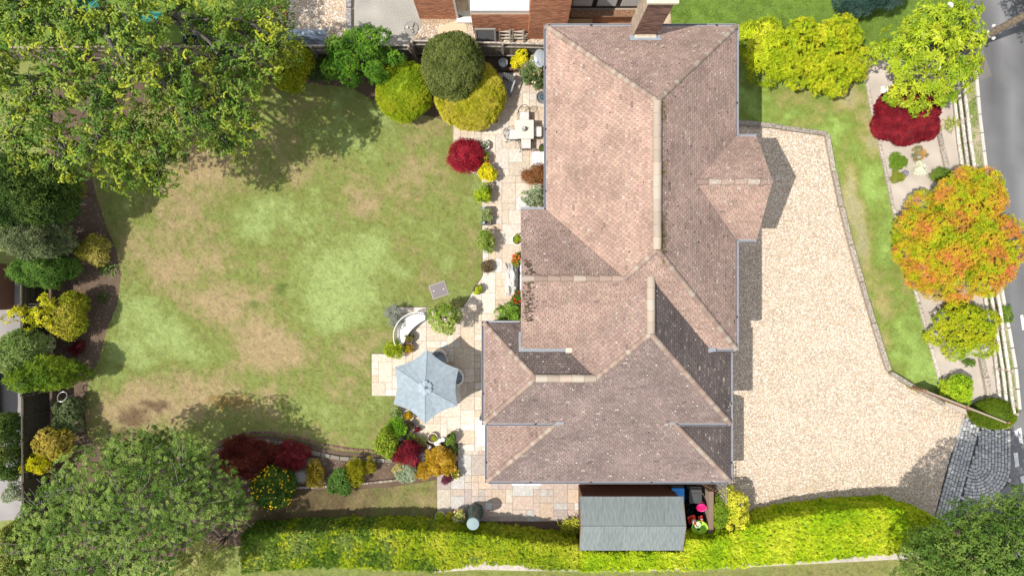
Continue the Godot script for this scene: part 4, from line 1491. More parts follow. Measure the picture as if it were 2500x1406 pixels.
	for z in [[5.45, 6.55], [1.55, 2.2]]:
		var dm := MB.new()
		var x := -1.34 if z[0] > 5.0 else -1.14
		dm.bx(Vector3(x, 1.1, (z[0] + z[1]) * 0.5), Vector3(0.06, 2.0, z[1] - z[0]), 0.01)
		dm.bx(Vector3(x + 0.14, 2.06, (z[0] + z[1]) * 0.5), Vector3(0.5, 0.06, z[1] - z[0] - 0.06), 0.01)
		part(hs, "open_door", dm.mesh(), M.white, T)
		dm = MB.new()
		dm.bx(Vector3(x + 0.2, 2.08, z[0] - 0.05), Vector3(0.4, 0.07, 0.12), 0.01)
		part(hs, "awning_end", dm.mesh(), M.potdark, T)
	for x in [0.28, 0.94]:
		var dm := MB.new()
		dm.box(Transform3D(Basis(Vector3.RIGHT, -1.09), Vector3(x, 1.78, 7.95)), Vector3(0.58, 0.78, 0.05), 0.01)
		part(hs, "open_casement", dm.mesh(), M.white, T)
	# satellite dish on the west wall
	var sd := thing("satellite_dish", "pale grey satellite dish on the house wall above the variegated shrub", "dish", P(1322, 142, 3.9))
	var dm2 := MB.new()
	var dx2 := Transform3D(Basis(Vector3(0.3, 0, 1).normalized(), 0.95), Vector3.ZERO)
	dm2.lathe([Vector2(0, 0), Vector2(0.12, 0.01), Vector2(0.24, 0.045), Vector2(0.34, 0.1), Vector2(0.33, 0.105), Vector2(0.23, 0.055), Vector2(0.0, 0.015)], 20, dx2)
	part(sd, "reflector", dm2.mesh(), M.greymetal)
	dm2 = MB.new()
	dm2.tube([Vector3(0, 0, 0), Vector3(0.25, -0.1, 0), Vector3(0.64, -0.1, 0.05)], [0.018, 0.018, 0.018], 6)
	part(sd, "bracket", dm2.mesh(), M.steel)
	dm2 = MB.new()
	dm2.tube([dx2 * Vector3(0, 0.01, 0.3), dx2 * Vector3(0, 0.42, 0.1)], [0.012, 0.012], 6)
	dm2.box(Transform3D(dx2.basis, dx2 * Vector3(0, 0.42, 0.08)), Vector3(0.06, 0.1, 0.06), 0.01)
	part(sd, "feed_arm", dm2.mesh(), M.steel)


func brick_row(m: MB, a: Vector3, b: Vector3, outw: Vector3, row: int, tone: Color, vary: float) -> void:
	var d := (b - a).normalized()
	var len := a.distance_to(b)
	var s := -0.1125 * (row % 2)
	while s < len:
		var s0 := maxf(s, 0.0)
		var s1 := minf(s + 0.215, len)
		s += 0.225
		if s1 - s0 < 0.03:
			continue
		var f := 1.0 + rf(-vary, vary)
		m.col = Color(tone.r * f, tone.g * f * rf(0.94, 1.06), tone.b * f)
		var o := outw * rf(0.008, 0.013)
		var p0 := a + d * s0 + o
		var p1 := a + d * s1 + o
		var u := Vector3(0, 0.065, 0)
		m.quad(p0, p1, p1 + u, p0 + u, outw)
		m.quad(p0 + u, p1 + u, p1 + u - outw * 0.015, p0 + u - outw * 0.015, Vector3.UP)
		m.quad(p0, p1, p1 - outw * 0.015, p0 - outw * 0.015, Vector3.DOWN)
		m.quad(p0, p0 + u, p0 + u - outw * 0.015, p0 - outw * 0.015, -d)
		m.quad(p1, p1 + u, p1 + u - outw * 0.015, p1 - outw * 0.015, d)


func brick_wall(t: Node3D, a: Vector3, b: Vector3, h: float, outw: Vector3, tone: Color, thick := 0.25) -> void:
	# a and b on the outer face at the foot
	var m := MB.new()
	m.bar(a - outw * thick * 0.5 + Vector3(0, h * 0.5, 0), b - outw * thick * 0.5 + Vector3(0, h * 0.5, 0), thick, h)
	var w := part(t, "wall", m.mesh(), M.brickjoint, Transform3D(Basis(), -t.position))
	m = MB.new()
	var y := 0.01
	var row := 0
	while y < h - 0.06:
		brick_row(m, a + Vector3(0, y, 0), b + Vector3(0, y, 0), outw, row, tone, 0.3)
		y += 0.075
		row += 1
	part(w, "brick_courses", m.mesh(), M.brick).set_meta("kind", "stuff")


func neighbour_house() -> void:
	var t := thing("brick_house", "neighbour's red brick house under building work at the top edge", "house", Vector3(1.0, 0, -14.0))
	var T := Transform3D(Basis(), -t.position)
	var tone := lin(0.64, 0.29, 0.165)
	var Bk := Vector3.BACK
	# single-storey parts, their south faces lean into view
	brick_wall(t, Vector3(-4.1, 0, -11.95), Vector3(-2.45, 0, -11.95), 3.0, Bk, tone)
	brick_wall(t, Vector3(-1.7, 0, -11.3), Vector3(0.72, 0, -11.3), 2.15, Bk, tone)
	brick_wall(t, Vector3(0.72, 0, -11.05), Vector3(2.32, 0, -11.05), 4.6, Bk, tone)
	brick_wall(t, Vector3(0.72, 0, -13.5), Vector3(0.72, 0, -11.05), 4.6, Vector3.LEFT, tone)
	brick_wall(t, Vector3(2.34, 0, -11.75), Vector3(5.4, 0, -11.75), 1.05, Bk, lin(0.5, 0.24, 0.14))
	brick_wall(t, Vector3(-2.45, 0, -13.4), Vector3(-2.45, 0, -11.95), 3.0, Vector3.RIGHT, tone)
	var m := MB.new()
	m.bx(Vector3(-3.3, 3.05, -13.6), Vector3(1.9, 0.12, 3.2), 0.02)
	m.bx(Vector3(1.5, 4.66, -13.2), Vector3(1.9, 0.12, 4.5), 0.02)
	part(t, "roof_edge", m.mesh(), M.lead, T)
	m = MB.new()
	m.bx(Vector3(-0.5, 2.28, -13.0), Vector3(2.42, 0.26, 3.3), 0.02)
	part(t, "flat_roof", m.mesh(), M.white, T)
	# glazed door between the two brick parts
	m = MB.new()
	for x in [-2.40, -1.76]:
		m.bx(Vector3(x, 1.3, -11.95), Vector3(0.09, 2.6, 0.12), 0.01)
	m.bx(Vector3(-2.08, 0.1, -11.85), Vector3(0.74, 0.16, 0.26), 0.01)
	var d := part(t, "glazed_door", m.mesh(), M.white, T)
	m = MB.new()
	m.bx(Vector3(-2.08, 1.35, -11.99), Vector3(0.56, 2.4, 0.02))
	part(d, "pane", m.mesh(), mat(0.16, 0.14, 0.1, 0.1))
	# the black framed window, open below a ledge
	m = MB.new()
	m.bx(Vector3(4.0, 1.14, -11.72), Vector3(3.0, 0.1, 0.3), 0.01)
	part(t, "window_ledge", m.mesh(), M.gatewood, T)
	m = MB.new()
	m.bx(Vector3(4.0, 1.9, -12.05), Vector3(3.0, 1.5, 0.1), 0.01)
	var wn := part(t, "window", m.mesh(), M.black, T)
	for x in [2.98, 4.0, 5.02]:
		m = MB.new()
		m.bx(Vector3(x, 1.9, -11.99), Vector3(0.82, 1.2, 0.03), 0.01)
		part(wn, "pane", m.mesh(), mat(0.66, 0.7, 0.72, 0.15))  # pale pane colour paints in the sky mirrored by the glass
	brick_wall(t, Vector3(2.34, 0, -12.1), Vector3(5.6, 0, -12.1), 3.2, Bk, tone)
	# building materials round it, each lying by itself
	var o := thing("plywood_sheet", "pale plywood sheet lying on the rubble by the round bush", "board", P(1104, 72), "", 0.35)
	m = MB.new()
	m.bx(Vector3(0, 0.02, 0), Vector3(1.25, 0.018, 0.62), 0.003)
	part(o, "sheet", m.mesh(), mat(0.62, 0.46, 0.32, 0.85))
	o = thing("plywood_sheet", "weathered plywood sheet leaning below the black framed window", "board", Vector3(2.85, 0, -11.35))
	m = MB.new()
	m.box(Transform3D(Basis(Vector3.RIGHT, -0.45), Vector3(0, 0.47, 0)), Vector3(1.25, 1.05, 0.02), 0.003)
	part(o, "sheet", m.mesh(), mat(0.4, 0.28, 0.15, 0.85, null))
	o = thing("window_frame", "grey framed glazed unit leaning by the brick wall", "frame", Vector3(-1.15, 0, -10.98))
	m = MB.new()
	var fx := Transform3D(Basis(Vector3.RIGHT, -0.22), Vector3(0, 0.55, 0))
	for s in [-1.0, 1.0]:
		m.box(fx * Transform3D(Basis(), Vector3(s * 0.42, 0, 0)), Vector3(0.08, 1.1, 0.08), 0.01)
		m.box(fx * Transform3D(Basis(), Vector3(0, s * 0.52, 0.003)), Vector3(0.9, 0.08, 0.08), 0.01)
	part(o, "frame", m.mesh(), M.rock)
	m = MB.new()
	m.box(fx, Vector3(0.78, 0.98, 0.02))
	part(o, "pane", m.mesh(), M.potgrey)
	var grp := "wooden trestles by the brick wall"
	var tr := thing("trestle", "grey wooden trestle nearer the glazed unit", "trestle", Vector3(-0.3, 0, -11.0), grp)
	m = MB.new()
	for s in [-1.0, 1.0]:
		m.bar(Vector3(s * 0.24, 0.02, 0.12), Vector3(s * 0.24, 1.0, -0.1), 0.05, 0.05, 0.006)
		m.bar(Vector3(s * 0.24, 0.02, -0.32), Vector3(s * 0.24, 1.0, -0.1), 0.05, 0.05, 0.006)
	part(tr, "leg", m.mesh(), M.rock)
	m = MB.new()
	for y in [0.25, 0.5, 0.75]:
		m.bar(Vector3(-0.24, y, 0.07 - 0.2 * y), Vector3(0.24, y + 0.12, 0.07 - 0.2 * y), 0.04, 0.05, 0.006)
		m.bar(Vector3(-0.24, y + 0.12, 0.09 - 0.2 * y), Vector3(0.24, y, 0.09 - 0.2 * y), 0.04, 0.05, 0.006)
	part(tr, "brace", m.mesh(), mat(0.5, 0.46, 0.4, 0.9))
	var t2: Node3D = tr.duplicate()
	t2.name = numbered("trestle")
	add_child(t2)
	t2.position = Vector3(0.28, 0, -11.0)
	t2.set_meta("label", "grey wooden trestle beside the taller brick wall")
	o = thing("manhole_cover", "round grey manhole cover with loose bricks on it", "manhole cover", P(1003, 70))
	m = MB.new()
	m.lathe([Vector2(0.33, 0), Vector2(0.33, 0.05), Vector2(0.29, 0.06), Vector2(0.27, 0.04), Vector2(0, 0.045)], 24)
	part(o, "cover", m.mesh(), M.rock)
	for i in 4:
		var bo := thing("loose_brick", ["grey brick", "pale brick", "cracked brick", "small brick"][i] + " lying on the round manhole cover, " + ["nearest the wall", "on its left", "at its lower edge", "in its middle"][i], "brick", P(1003, 70) + Vector3([0.08, -0.12, 0.05, -0.02][i], 0.05, [-0.14, -0.02, 0.12, 0.02][i]), "bricks on the manhole cover", rf(0, 3))
		m = MB.new()
		m.bx(Vector3(0, 0.035, 0), Vector3(0.2, 0.065, 0.1), 0.008)
		part(bo, "block", m.mesh(), M.kerb if i % 2 else M.rock)
	sleeper_line("concrete_edging", "straight concrete edging between rubble and grey gravel", [[853, -60], [853, 22], [853, 86]], 0.24, 0.2, 1.6, lin(0.36, 0.35, 0.36), "")
	var heap := thing("brick_heap", "heap of orange salvaged bricks beneath the cherry tree's edge", "brick pile", P(668, 46))
	for i in 44:
		m = MB.new()
		var c: Color = [lin(0.48, 0.24, 0.13), lin(0.4, 0.17, 0.09), lin(0.55, 0.36, 0.24), lin(0.6, 0.5, 0.42)][i % 4]
		m.col = c
		m.box(Transform3D(Basis.from_euler(Vector3(rf(-0.3, 0.3), rf(0, 3), rf(-0.3, 0.3))), Vector3(rng.randfn(0, 0.3), 0.05 + (i % 4) * 0.06, rng.randfn(0, 0.26))), Vector3(0.215, 0.065, 0.1), 0.006)
		part(heap, "brick", m.mesh(), M.brick)
	tarp("tarpaulin", "crumpled silver blue tarpaulin lying at the fence by the rubble", P(744, 94), 0.95, 0.42, 0.55, mat(0.2, 0.25, 0.32, 0.4))
	tarp("tarpaulin", "dark blue tarpaulin over the fence beneath the cherry tree", P(492, 108), 0.85, 0.3, 1.2, mat(0.03, 0.045, 0.07, 0.3))


func tarp(called: String, label: String, at: Vector3, rx: float, rz: float, h: float, mt: Material) -> void:
	var t := thing(called, label, "tarpaulin", at)
	var m := MB.new()
	var n := 18
	var hgt := func(i: int, j: int) -> Vector3:
		var x := -1.0 + 2.0 * i / n
		var z := -1.0 + 2.0 * j / n
		var r := maxf(absf(x), absf(z))
		var y := h * (1.0 - r * r) * (0.8 + 0.6 * nz.get_noise_2d(x * 90.0 + at.x * 50.0, z * 90.0)) + 0.1 * h * nz.get_noise_2d(x * 400.0, z * 400.0 + at.x * 30.0)
		return Vector3(x * rx * (1.0 + 0.15 * nz.get_noise_2d(z * 150.0, 5.0)), maxf(y, 0.012), z * rz * (1.0 + 0.2 * nz.get_noise_2d(x * 150.0, 9.0)))
	for i in n:
		for j in n:
			m.quad(hgt.call(i, j), hgt.call(i + 1, j), hgt.call(i + 1, j + 1), hgt.call(i, j + 1), Vector3.UP)
	part(t, "sheet", m.mesh(), mt)


# ---------------------------------------------------------------- fences, gates, walls
func board_fence(label: String, a: Vector3, b: Vector3, h: float, across: bool, tone: Color) -> void:
	var t := thing("board_fence", label, "fence", a, "garden board fences")
	var d := b - a
	var len := d.length()
	var z := d.normalized()
	var side := Vector3.UP.cross(z)
	var posts := int(len / 1.83)
	for i in posts + 1:
		var m := MB.new()
		m.bx(Vector3(0, h * 0.5 + 0.03, 0), Vector3(0.1, h + 0.1, 0.1), 0.012)
		part(t, "post", m.mesh(), mat_fence(tone, 1.1), Transform3D(Basis(), z * (len * i / posts)))
	if across:
		for i in posts:
			var s0 := len * i / posts + 0.06
			var s1 := len * (i + 1) / posts - 0.06
			for r in 9:
				var m := MB.new()
				m.bar(z * s0 + side * (0.012 * (r % 2)) + Vector3(0, 0.1 + r * (h - 0.15) / 9.0 + 0.09, 0), z * s1 + side * (0.012 * (r % 2)) + Vector3(0, 0.1 + r * (h - 0.15) / 9.0 + 0.09 + rf(-0.01, 0.01), 0), 0.015, h / 9.0 - 0.012, 0.003)
				part(t, "board", m.mesh(), mat_fence(tone, rf(0.7, 1.2)))
			for q in [0.02, 0.5, 0.98]:
				var m := MB.new()
				m.bx(z * lerpf(s0, s1, q) + side * 0.03 + Vector3(0, h * 0.5 + 0.05, 0), Vector3(0.04, h - 0.05, 0.05) , 0.006)
				part(t, "batten", m.mesh(), mat_fence(tone, 1.25))
			var m2 := MB.new()
			m2.bar(z * s0 + Vector3(0, h + 0.03, 0), z * s1 + Vector3(0, h + 0.03, 0), 0.07, 0.03, 0.006)
			part(t, "cap_rail", m2.mesh(), mat_fence(tone, 1.4))
	else:
		var n := int(len / 0.105)
		var shared := []
		for i in 6:
			var m := MB.new()
			var f := rf(0.72, 1.2)
			m.col = Color(tone.r * f, tone.g * f, tone.b * f)
			m.box(Transform3D(Basis(Vector3.UP, 0.09), Vector3(0, h * 0.5, 0)), Vector3(0.118, h, 0.014), 0.003)
			shared.append(m.mesh())
		var ang := atan2(-z.z, z.x)
		for i in n:
			part(t, "board", shared[rng.randi() % 6], M.fencewood, Transform3D(Basis(Vector3.UP, ang), z * (len * (i + 0.5) / n) + side * 0.06 + Vector3(0, rf(0.0, 0.02), 0)))
		for y in [0.35, h - 0.3]:
			var m := MB.new()
			m.bar(Vector3(0, y, 0), d + Vector3(0, y, 0), 0.05, 0.08, 0.008)
			part(t, "rail", m.mesh(), mat_fence(tone, 1.0))
		var m3 := MB.new()
		m3.bar(Vector3(0, h + 0.03, 0) + side * 0.05, d + Vector3(0, h + 0.03, 0) + side * 0.05, 0.07, 0.025, 0.005)
		part(t, "cap_rail", m3.mesh(), mat_fence(tone, 1.3))


var fmats := {}
func mat_fence(tone: Color, f: float) -> StandardMaterial3D:
	var k := "%.2f_%.1f" % [tone.r, f]
	if not fmats.has(k):
		var q := roundf(f * 10.0) / 10.0
		var m: StandardMaterial3D = M.fencewood.duplicate()
		m.albedo_color = Color(tone.r * q, tone.g * q, tone.b * q).linear_to_srgb()
		fmats[k] = m
	return fmats[k]


func fences() -> void:
	var grey := lin(0.36, 0.32, 0.28)
	board_fence("grey upright board fence behind the top shrubs", Vector3(-12.6, 0, -10.12), Vector3(-4.35, 0, -10.15), 1.6, false, grey)
	board_fence("upright board fence panel between round bush and house wall", Vector3(-4.2, 0, -10.3), Vector3(1.5, 0, -10.15), 1.75, false, lin(0.37, 0.33, 0.29))
	board_fence("old board fence half hidden beneath the cherry tree", Vector3(-22.5, 0, -10.05), Vector3(-12.8, 0, -10.12), 1.6, false, lin(0.3, 0.25, 0.2))
	board_fence("dark panel fence along the left side of the garden", Vector3(-20.55, 0, -3.0), Vector3(-20.45, 0, 10.1), 1.8, true, lin(0.07, 0.062, 0.042))
	# post and rail fence by the road
	var t := thing("rail_fence", "silvery post and rail fence beside the road", "fence", P(2316, 170))
	var line := [[2316, 170], [2331, 300], [2346, 415], [2372, 560], [2396, 697], [2413, 800], [2428, 898], [2440, 1000]]
	for i in line.size() - 1:
		var a := P(line[i][0], line[i][1]) - t.position
		var b := P(line[i + 1][0], line[i + 1][1]) - t.position
		for e in ([a, b] if i == line.size() - 2 else [a]):
			var m := MB.new()
			m.bx(e + Vector3(0, 0.58, 0), Vector3(0.1, 1.2, 0.12), 0.015)
			part(t, "post", m.mesh(), mat(0.36, 0.31, 0.25, 0.92, null))
		for y in [0.28, 0.66, 1.04]:
			var m := MB.new()
			var f := rf(0.8, 1.15)
			m.col = Color(0.68 * f, 0.64 * f, 0.58 * f)
			var off := Vector3(-0.07, 0, 0)
			var mid := a.lerp(b, 0.5) + Vector3(rf(-0.03, 0.03), y + rf(-0.03, 0.03), 0) + off
			m.bar(a + Vector3(0, y, 0) + off, mid, 0.125, 0.1, 0.02)
			m.bar(mid, b + Vector3(0, y + rf(-0.02, 0.02), 0) + off, 0.12, 0.1, 0.02)
			part(t, "rail", m.mesh(), M.oldwood)
	# the two leaves of the drive gate, both standing open
	gate("open wooden gate leaf resting along the topiary mound", P(2412, 1019), P(2218, 943), 1.15)
	gate("open wooden gate leaf in front of the right hedge", P(2348, 1300), P(2160, 1226), 1.1)
	# garden wall, side gate and trellis by the bins
	var w := thing("garden_wall", "low brown wall closing the bin yard on the gravel side", "wall", Vector3(8.55, 0, 9.6))
	brick_wall(w, Vector3(8.65, 0, 8.75), Vector3(8.65, 0, 11.0), 1.0, Vector3.RIGHT, lin(0.3, 0.17, 0.12), 0.2)
	var m4 := MB.new()
	m4.bx(Vector3(8.55, 1.03, 9.87) - w.position, Vector3(0.22, 0.06, 2.3), 0.012)
	part(w, "coping", m4.mesh(), mat(0.2, 0.135, 0.1, 0.9))
	var g := thing("side_gate", "brown boarded side gate between house and bins", "gate", Vector3(8.3, 0, 8.35))
	for i in 7:
		var m := MB.new()
		m.box(Transform3D(Basis(Vector3.UP, 0.5), Vector3(-0.3 + 0.1 * i, 0.95, -0.16 + 0.055 * i)), Vector3(0.105, 1.8, 0.02), 0.004)
		part(g, "board", m.mesh(), M.gatewood)
	for y in [0.3, 1.5]:
		var m := MB.new()
		m.box(Transform3D(Basis(Vector3.UP, -0.5), Vector3(0, y, 0.04)), Vector3(0.8, 0.09, 0.04), 0.006)
		part(g, "rail", m.mesh(), M.gatewood)
	var tr := thing("trellis_panel", "grey square trellis panel standing beside the house corner", "trellis", Vector3(8.95, 0, 8.55))
	for i in 6:
		var m := MB.new()
		m.bx(Vector3(0, 0.95, -0.45 + 0.18 * i), Vector3(0.02, 1.9, 0.03), 0.003)
		part(tr, "upright", m.mesh(), M.rock)
	for i in 10:
		var m := MB.new()
		m.bx(Vector3(0.02, 0.1 + 0.19 * i, 0), Vector3(0.02, 0.03, 0.95), 0.003)
		part(tr, "slat", m.mesh(), M.rock)


func gate(label: String, a: Vector3, b: Vector3, h: float) -> void:
	var t := thing("wooden_gate", label, "gate", a, "drive gate leaves")
	var d := b - a
	for y in [0.2, 0.45, 0.7, 0.95, h]:
		var m := MB.new()
		m.bar(Vector3(0, y, 0), d + Vector3(0, y, 0), 0.07, 0.1, 0.01)
		part(t, "rail", m.mesh(), mat(0.3, 0.25, 0.2, 0.92) if y == h else M.gatewood)
	for e in [0.0, 0.5, 1.0]:
		var m := MB.new()
		m.bx(d * e + Vector3(0, h * 0.5 + 0.05, 0) + Vector3(0.08, 0, 0.0), Vector3(0.1, h + 0.1, 0.09), 0.012)
		part(t, "stile", m.mesh(), M.gatewood)
	var m2 := MB.new()
	m2.bar(Vector3(0, 0.2, 0) + Vector3(0, 0, 0.05), d + Vector3(0, h, 0.05), 0.03, 0.08, 0.008)
	part(t, "brace", m2.mesh(), M.gatewood)


# ---------------------------------------------------------------- furniture
func metal_chair() -> Node3D:
	# seat towards -z ... back at +z; scrolled metal frame with a white cushion
	var t := thing("garden_chair", "black metal chair with white cushion on the table's top side", "chair", Vector3.ZERO, "chairs round the square table")
	var m := MB.new()
	m.bx(Vector3(0, 0.47, 0), Vector3(0.44, 0.06, 0.42), 0.025)
	part(t, "cushion", m.mesh(), M.whitecloth)
	m = MB.new()
	for s in [-1.0, 1.0]:
		m.tube([Vector3(s * 0.23, 0.43, -0.21), Vector3(s * 0.23, 0.43, 0.22)], [0.012, 0.012], 6)
		m.tube([Vector3(-0.23, 0.43, s * 0.21), Vector3(0.23, 0.43, s * 0.21)], [0.012, 0.012], 6)
	part(t, "seat_frame", m.mesh(), M.metal)
	for s in [-1.0, 1.0]:
		m = MB.new()
		m.tube([Vector3(s * 0.23, 0.43, -0.21), Vector3(s * 0.25, 0.2, -0.25), Vector3(s * 0.27, 0.0, -0.27)], [0.013, 0.013, 0.013], 6)
		part(t, "leg", m.mesh(), M.metal)
		m = MB.new()
		m.tube([Vector3(s * 0.23, 0.43, 0.22), Vector3(s * 0.25, 0.2, 0.27), Vector3(s * 0.28, 0.0, 0.3)], [0.013, 0.013, 0.013], 6)
		part(t, "leg", m.mesh(), M.metal)
		m = MB.new()
		m.tube([Vector3(s * 0.24, 0.43, -0.15), Vector3(s * 0.3, 0.62, -0.18), Vector3(s * 0.31, 0.67, 0.0), Vector3(s * 0.25, 0.66, 0.25)], [0.011, 0.011, 0.011, 0.011], 6)
		part(t, "armrest", m.mesh(), M.metal)
	m = MB.new()
	var hoop := []
	var rad := []
	for i in 13:
		var a := PI * i / 12.0
		hoop.append(Vector3(cos(a) * 0.24, 0.45 + sin(a) * 0.5, 0.23 + 0.16 * sin(a)))
		rad.append(0.013)
	m.tube(hoop, rad, 6)
	for s in [-1.0, 1.0]:
		var sc := []
		var sr := []
		for i in 15:
			var a := i * 0.55
			var r := 0.11 - 0.0055 * i
			var p := Vector2(s * (0.09 + cos(a) * r * 0.8), 0.68 + sin(a) * r * 1.3)
			sc.append(Vector3(p.x, p.y, 0.23 + 0.32 * (p.y - 0.45)))
			sr.append(0.009)
		m.tube(sc, sr, 5)
	part(t, "backrest", m.mesh(), M.metal)
	return t


func wicker_chair(label: String, at: Vector3, turn: float) -> void:
	var t := thing("wicker_chair", label, "chair", at, "pale wicker chairs under the parasol", turn)
	var m := MB.new()
	# a curved shell: back and arms in one sweep round the seat
	for i in 18:
		var a := PI * (0.0 + i / 18.0)
		var b := PI * ((i + 1) / 18.0)
		var h0 := 0.62 + 0.22 * sin(a)
		var h1 := 0.62 + 0.22 * sin(b)
		var p := func(ang: float, r: float, y: float) -> Vector3: return Vector3(cos(ang) * r, y, sin(ang) * r * 1.05)
		m.quad(p.call(a, 0.37, 0.1), p.call(b, 0.37, 0.1), p.call(b, 0.4, h1), p.call(a, 0.4, h0), Vector3(cos(a), 0, sin(a)))
		m.quad(p.call(a, 0.29, 0.35), p.call(b, 0.29, 0.35), p.call(b, 0.32, h1), p.call(a, 0.32, h0), -Vector3(cos(a), 0, sin(a)))
		m.quad(p.call(a, 0.32, h0), p.call(b, 0.32, h1), p.call(b, 0.4, h1), p.call(a, 0.4, h0), Vector3.UP)
	part(t, "shell", m.mesh(), mat(0.62, 0.6, 0.55, 0.85))
	m = MB.new()
	m.bx(Vector3(0, 0.33, -0.02), Vector3(0.66, 0.14, 0.6), 0.03)
	part(t, "seat", m.mesh(), mat(0.6, 0.58, 0.53, 0.85))
	m = MB.new()
	m.bx(Vector3(0, 0.44, -0.02), Vector3(0.52, 0.1, 0.5), 0.04)
	part(t, "seat_cushion", m.mesh(), M.greycloth)
	for i in 4:
		m = MB.new()
		m.box(Transform3D(Basis(Vector3.RIGHT, 0.15), Vector3(-0.2 + 0.133 * i, 0.62, 0.25)), Vector3(0.12, 0.34, 0.09), 0.03)
		part(t, "back_cushion", m.mesh(), M.greycloth)
	for sx in [-1.0, 1.0]:
		for sz in [-1.0, 1.0]:
			m = MB.new()
			m.tube([Vector3(sx * 0.28, 0.0, sz * 0.26), Vector3(sx * 0.28, 0.28, sz * 0.26)], [0.02, 0.025], 8)
			part(t, "leg", m.mesh(), M.potcream)


func furniture() -> void:
	var ty := 0.05
	# square table with an ornament, four chairs
	var t := thing("garden_table", "square cream stone table with four black metal chairs", "table", P(1280, 316, 0.75) * Vector3(1, 0, 1) + Vector3(0, ty, 0))
	var m := MB.new()
	m.bx(Vector3(0, 0.73, 0), Vector3(0.82, 0.04, 0.82), 0.012)
	part(t, "tabletop", m.mesh(), mat(0.6, 0.55, 0.47, 0.6, null))
	for sx in [-1.0, 1.0]:
		for sz in [-1.0, 1.0]:
			m = MB.new()
			m.tube([Vector3(sx * 0.36, 0, sz * 0.36), Vector3(sx * 0.3, 0.35, sz * 0.3), Vector3(sx * 0.34, 0.71, sz * 0.34)], [0.016, 0.016, 0.016], 6)
			part(t, "leg", m.mesh(), M.metal)
	var or_ := thing("candle_lantern", "small grey lantern in the middle of the square table", "lantern", t.position + Vector3(0, 0.752, 0))
	m = MB.new()
	m.lathe([Vector2(0, 0), Vector2(0.09, 0), Vector2(0.11, 0.03), Vector2(0.06, 0.09), Vector2(0.1, 0.14), Vector2(0.07, 0.2), Vector2(0.02, 0.22), Vector2(0, 0.22)], 16)
	part(or_, "body", m.mesh(), M.rock)
	m = MB.new()
	m.lathe([Vector2(0.0, 0.225), Vector2(0.035, 0.225), Vector2(0.03, 0.3), Vector2(0, 0.305)], 12)
	part(or_, "candle", m.mesh(), M.white)
	var ch := metal_chair()
	ch.position = t.position + Vector3(0.0, 0, -0.62)
	ch.rotation.y = PI
	var spots := [[Vector3(0.56, 0, 0.04), PI / 2, "black metal chair with white cushion between table and house wall"], [Vector3(0.08, 0, 0.56), 0.0, "black metal chair with white cushion on the table's lower side"], [Vector3(-0.5, 0, 0.16), -PI / 2, "black metal chair with white cushion on the table's garden side"]]
	for s in spots:
		var c: Node3D = ch.duplicate()
		c.name = numbered("garden_chair")
		add_child(c)
		c.position = t.position + s[0]
		c.rotation.y = s[1]
		c.set_meta("label", s[2])
	# parasol
	var at := P(1037, 947, 2.65)
	at.y = ty
	var u := thing("parasol", "pale blue grey hexagonal garden parasol, open over the patio", "parasol", at)
	m = MB.new()
	var R := 1.52
	var cp := func(k: float, f: float, lift: float) -> Vector3:
		# k in 0..6 round the hexagon, f 0 at the hub, 1 at the rim
		var i := floorf(k)
		var w := k - i
		var a := -PI / 2 + 0.03 + i * PI / 3.0
		var e0 := Vector2(cos(a), sin(a)) * R
		var e1 := Vector2(cos(a + PI / 3), sin(a + PI / 3)) * R
		var p := e0.lerp(e1, w) * f
		var bow := sin(w * PI)
		p *= 1.0 - 0.085 * bow * f
		var y := 2.62 - 0.5 * f + 0.09 * f * f - 0.10 * bow * f * (1.0 - 0.35 * f) + lift
		y += 0.008 * sin(w * 40.0 + i * 3.0) * bow * f
		return Vector3(p.x, y, p.y)
	var secs := 10
	for i in 6:
		for j in secs:
			for r in 8:
				var k0 := i + j / float(secs)
				var k1 := i + (j + 0.9999) / float(secs)
				m.quad(cp.call(k0, r / 8.0, 0.0), cp.call(k1, r / 8.0, 0.0), cp.call(k1, (r + 1) / 8.0, 0.0), cp.call(k0, (r + 1) / 8.0, 0.0), Vector3.UP)
	var canopy := part(u, "canopy", m.mesh(), M.canvas)
	m = MB.new()
	for i in 6:
		m.tube([cp.call(i, 0.05, 0.006), cp.call(i, 0.5, 0.008), cp.call(i, 0.99, 0.006)], [0.009, 0.009, 0.009], 5)
	part(canopy, "seam", m.mesh(), mat(0.28, 0.34, 0.4, 0.85))
	m = MB.new()
	for i in 24:
		var k0 := i * 0.25
		var k1 := i * 0.25 + 0.2499
		var r0 := 0.19 + (0.035 if i % 2 else 0.0)
		var r1 := 0.19 + (0.0 if i % 2 else 0.035)
		var q0: Vector3 = cp.call(k0, r0, 0.07)
		var q1: Vector3 = cp.call(k1, r1, 0.07)
		m.ftri(Vector3(0, 2.72, 0), q0 + Vector3(0, 0.02 * (i % 2), 0), q1 + Vector3(0, 0.02 * ((i + 1) % 2), 0), Vector3.UP)
	part(canopy, "vent", m.mesh(), mat(0.3, 0.365, 0.42, 0.85))
	m = MB.new()
	m.tube([Vector3(0, 0.03, 0), Vector3(0, 2.7, 0)], [0.024, 0.024], 10)
	part(u, "pole", m.mesh(), M.greymetal)
	m = MB.new()
	m.lathe([Vector2(0, 2.86), Vector2(0.045, 2.84), Vector2(0.06, 2.79), Vector2(0.045, 2.74), Vector2(0.02, 2.7)], 12)
	part(u, "finial", m.mesh(), M.greymetal)
	m = MB.new()
	m.lathe([Vector2(0, 0), Vector2(0.26, 0), Vector2(0.26, 0.06), Vector2(0.06, 0.1), Vector2(0.05, 0.3), Vector2(0, 0.3)], 20)
	part(u, "base", m.mesh(), M.potdark)
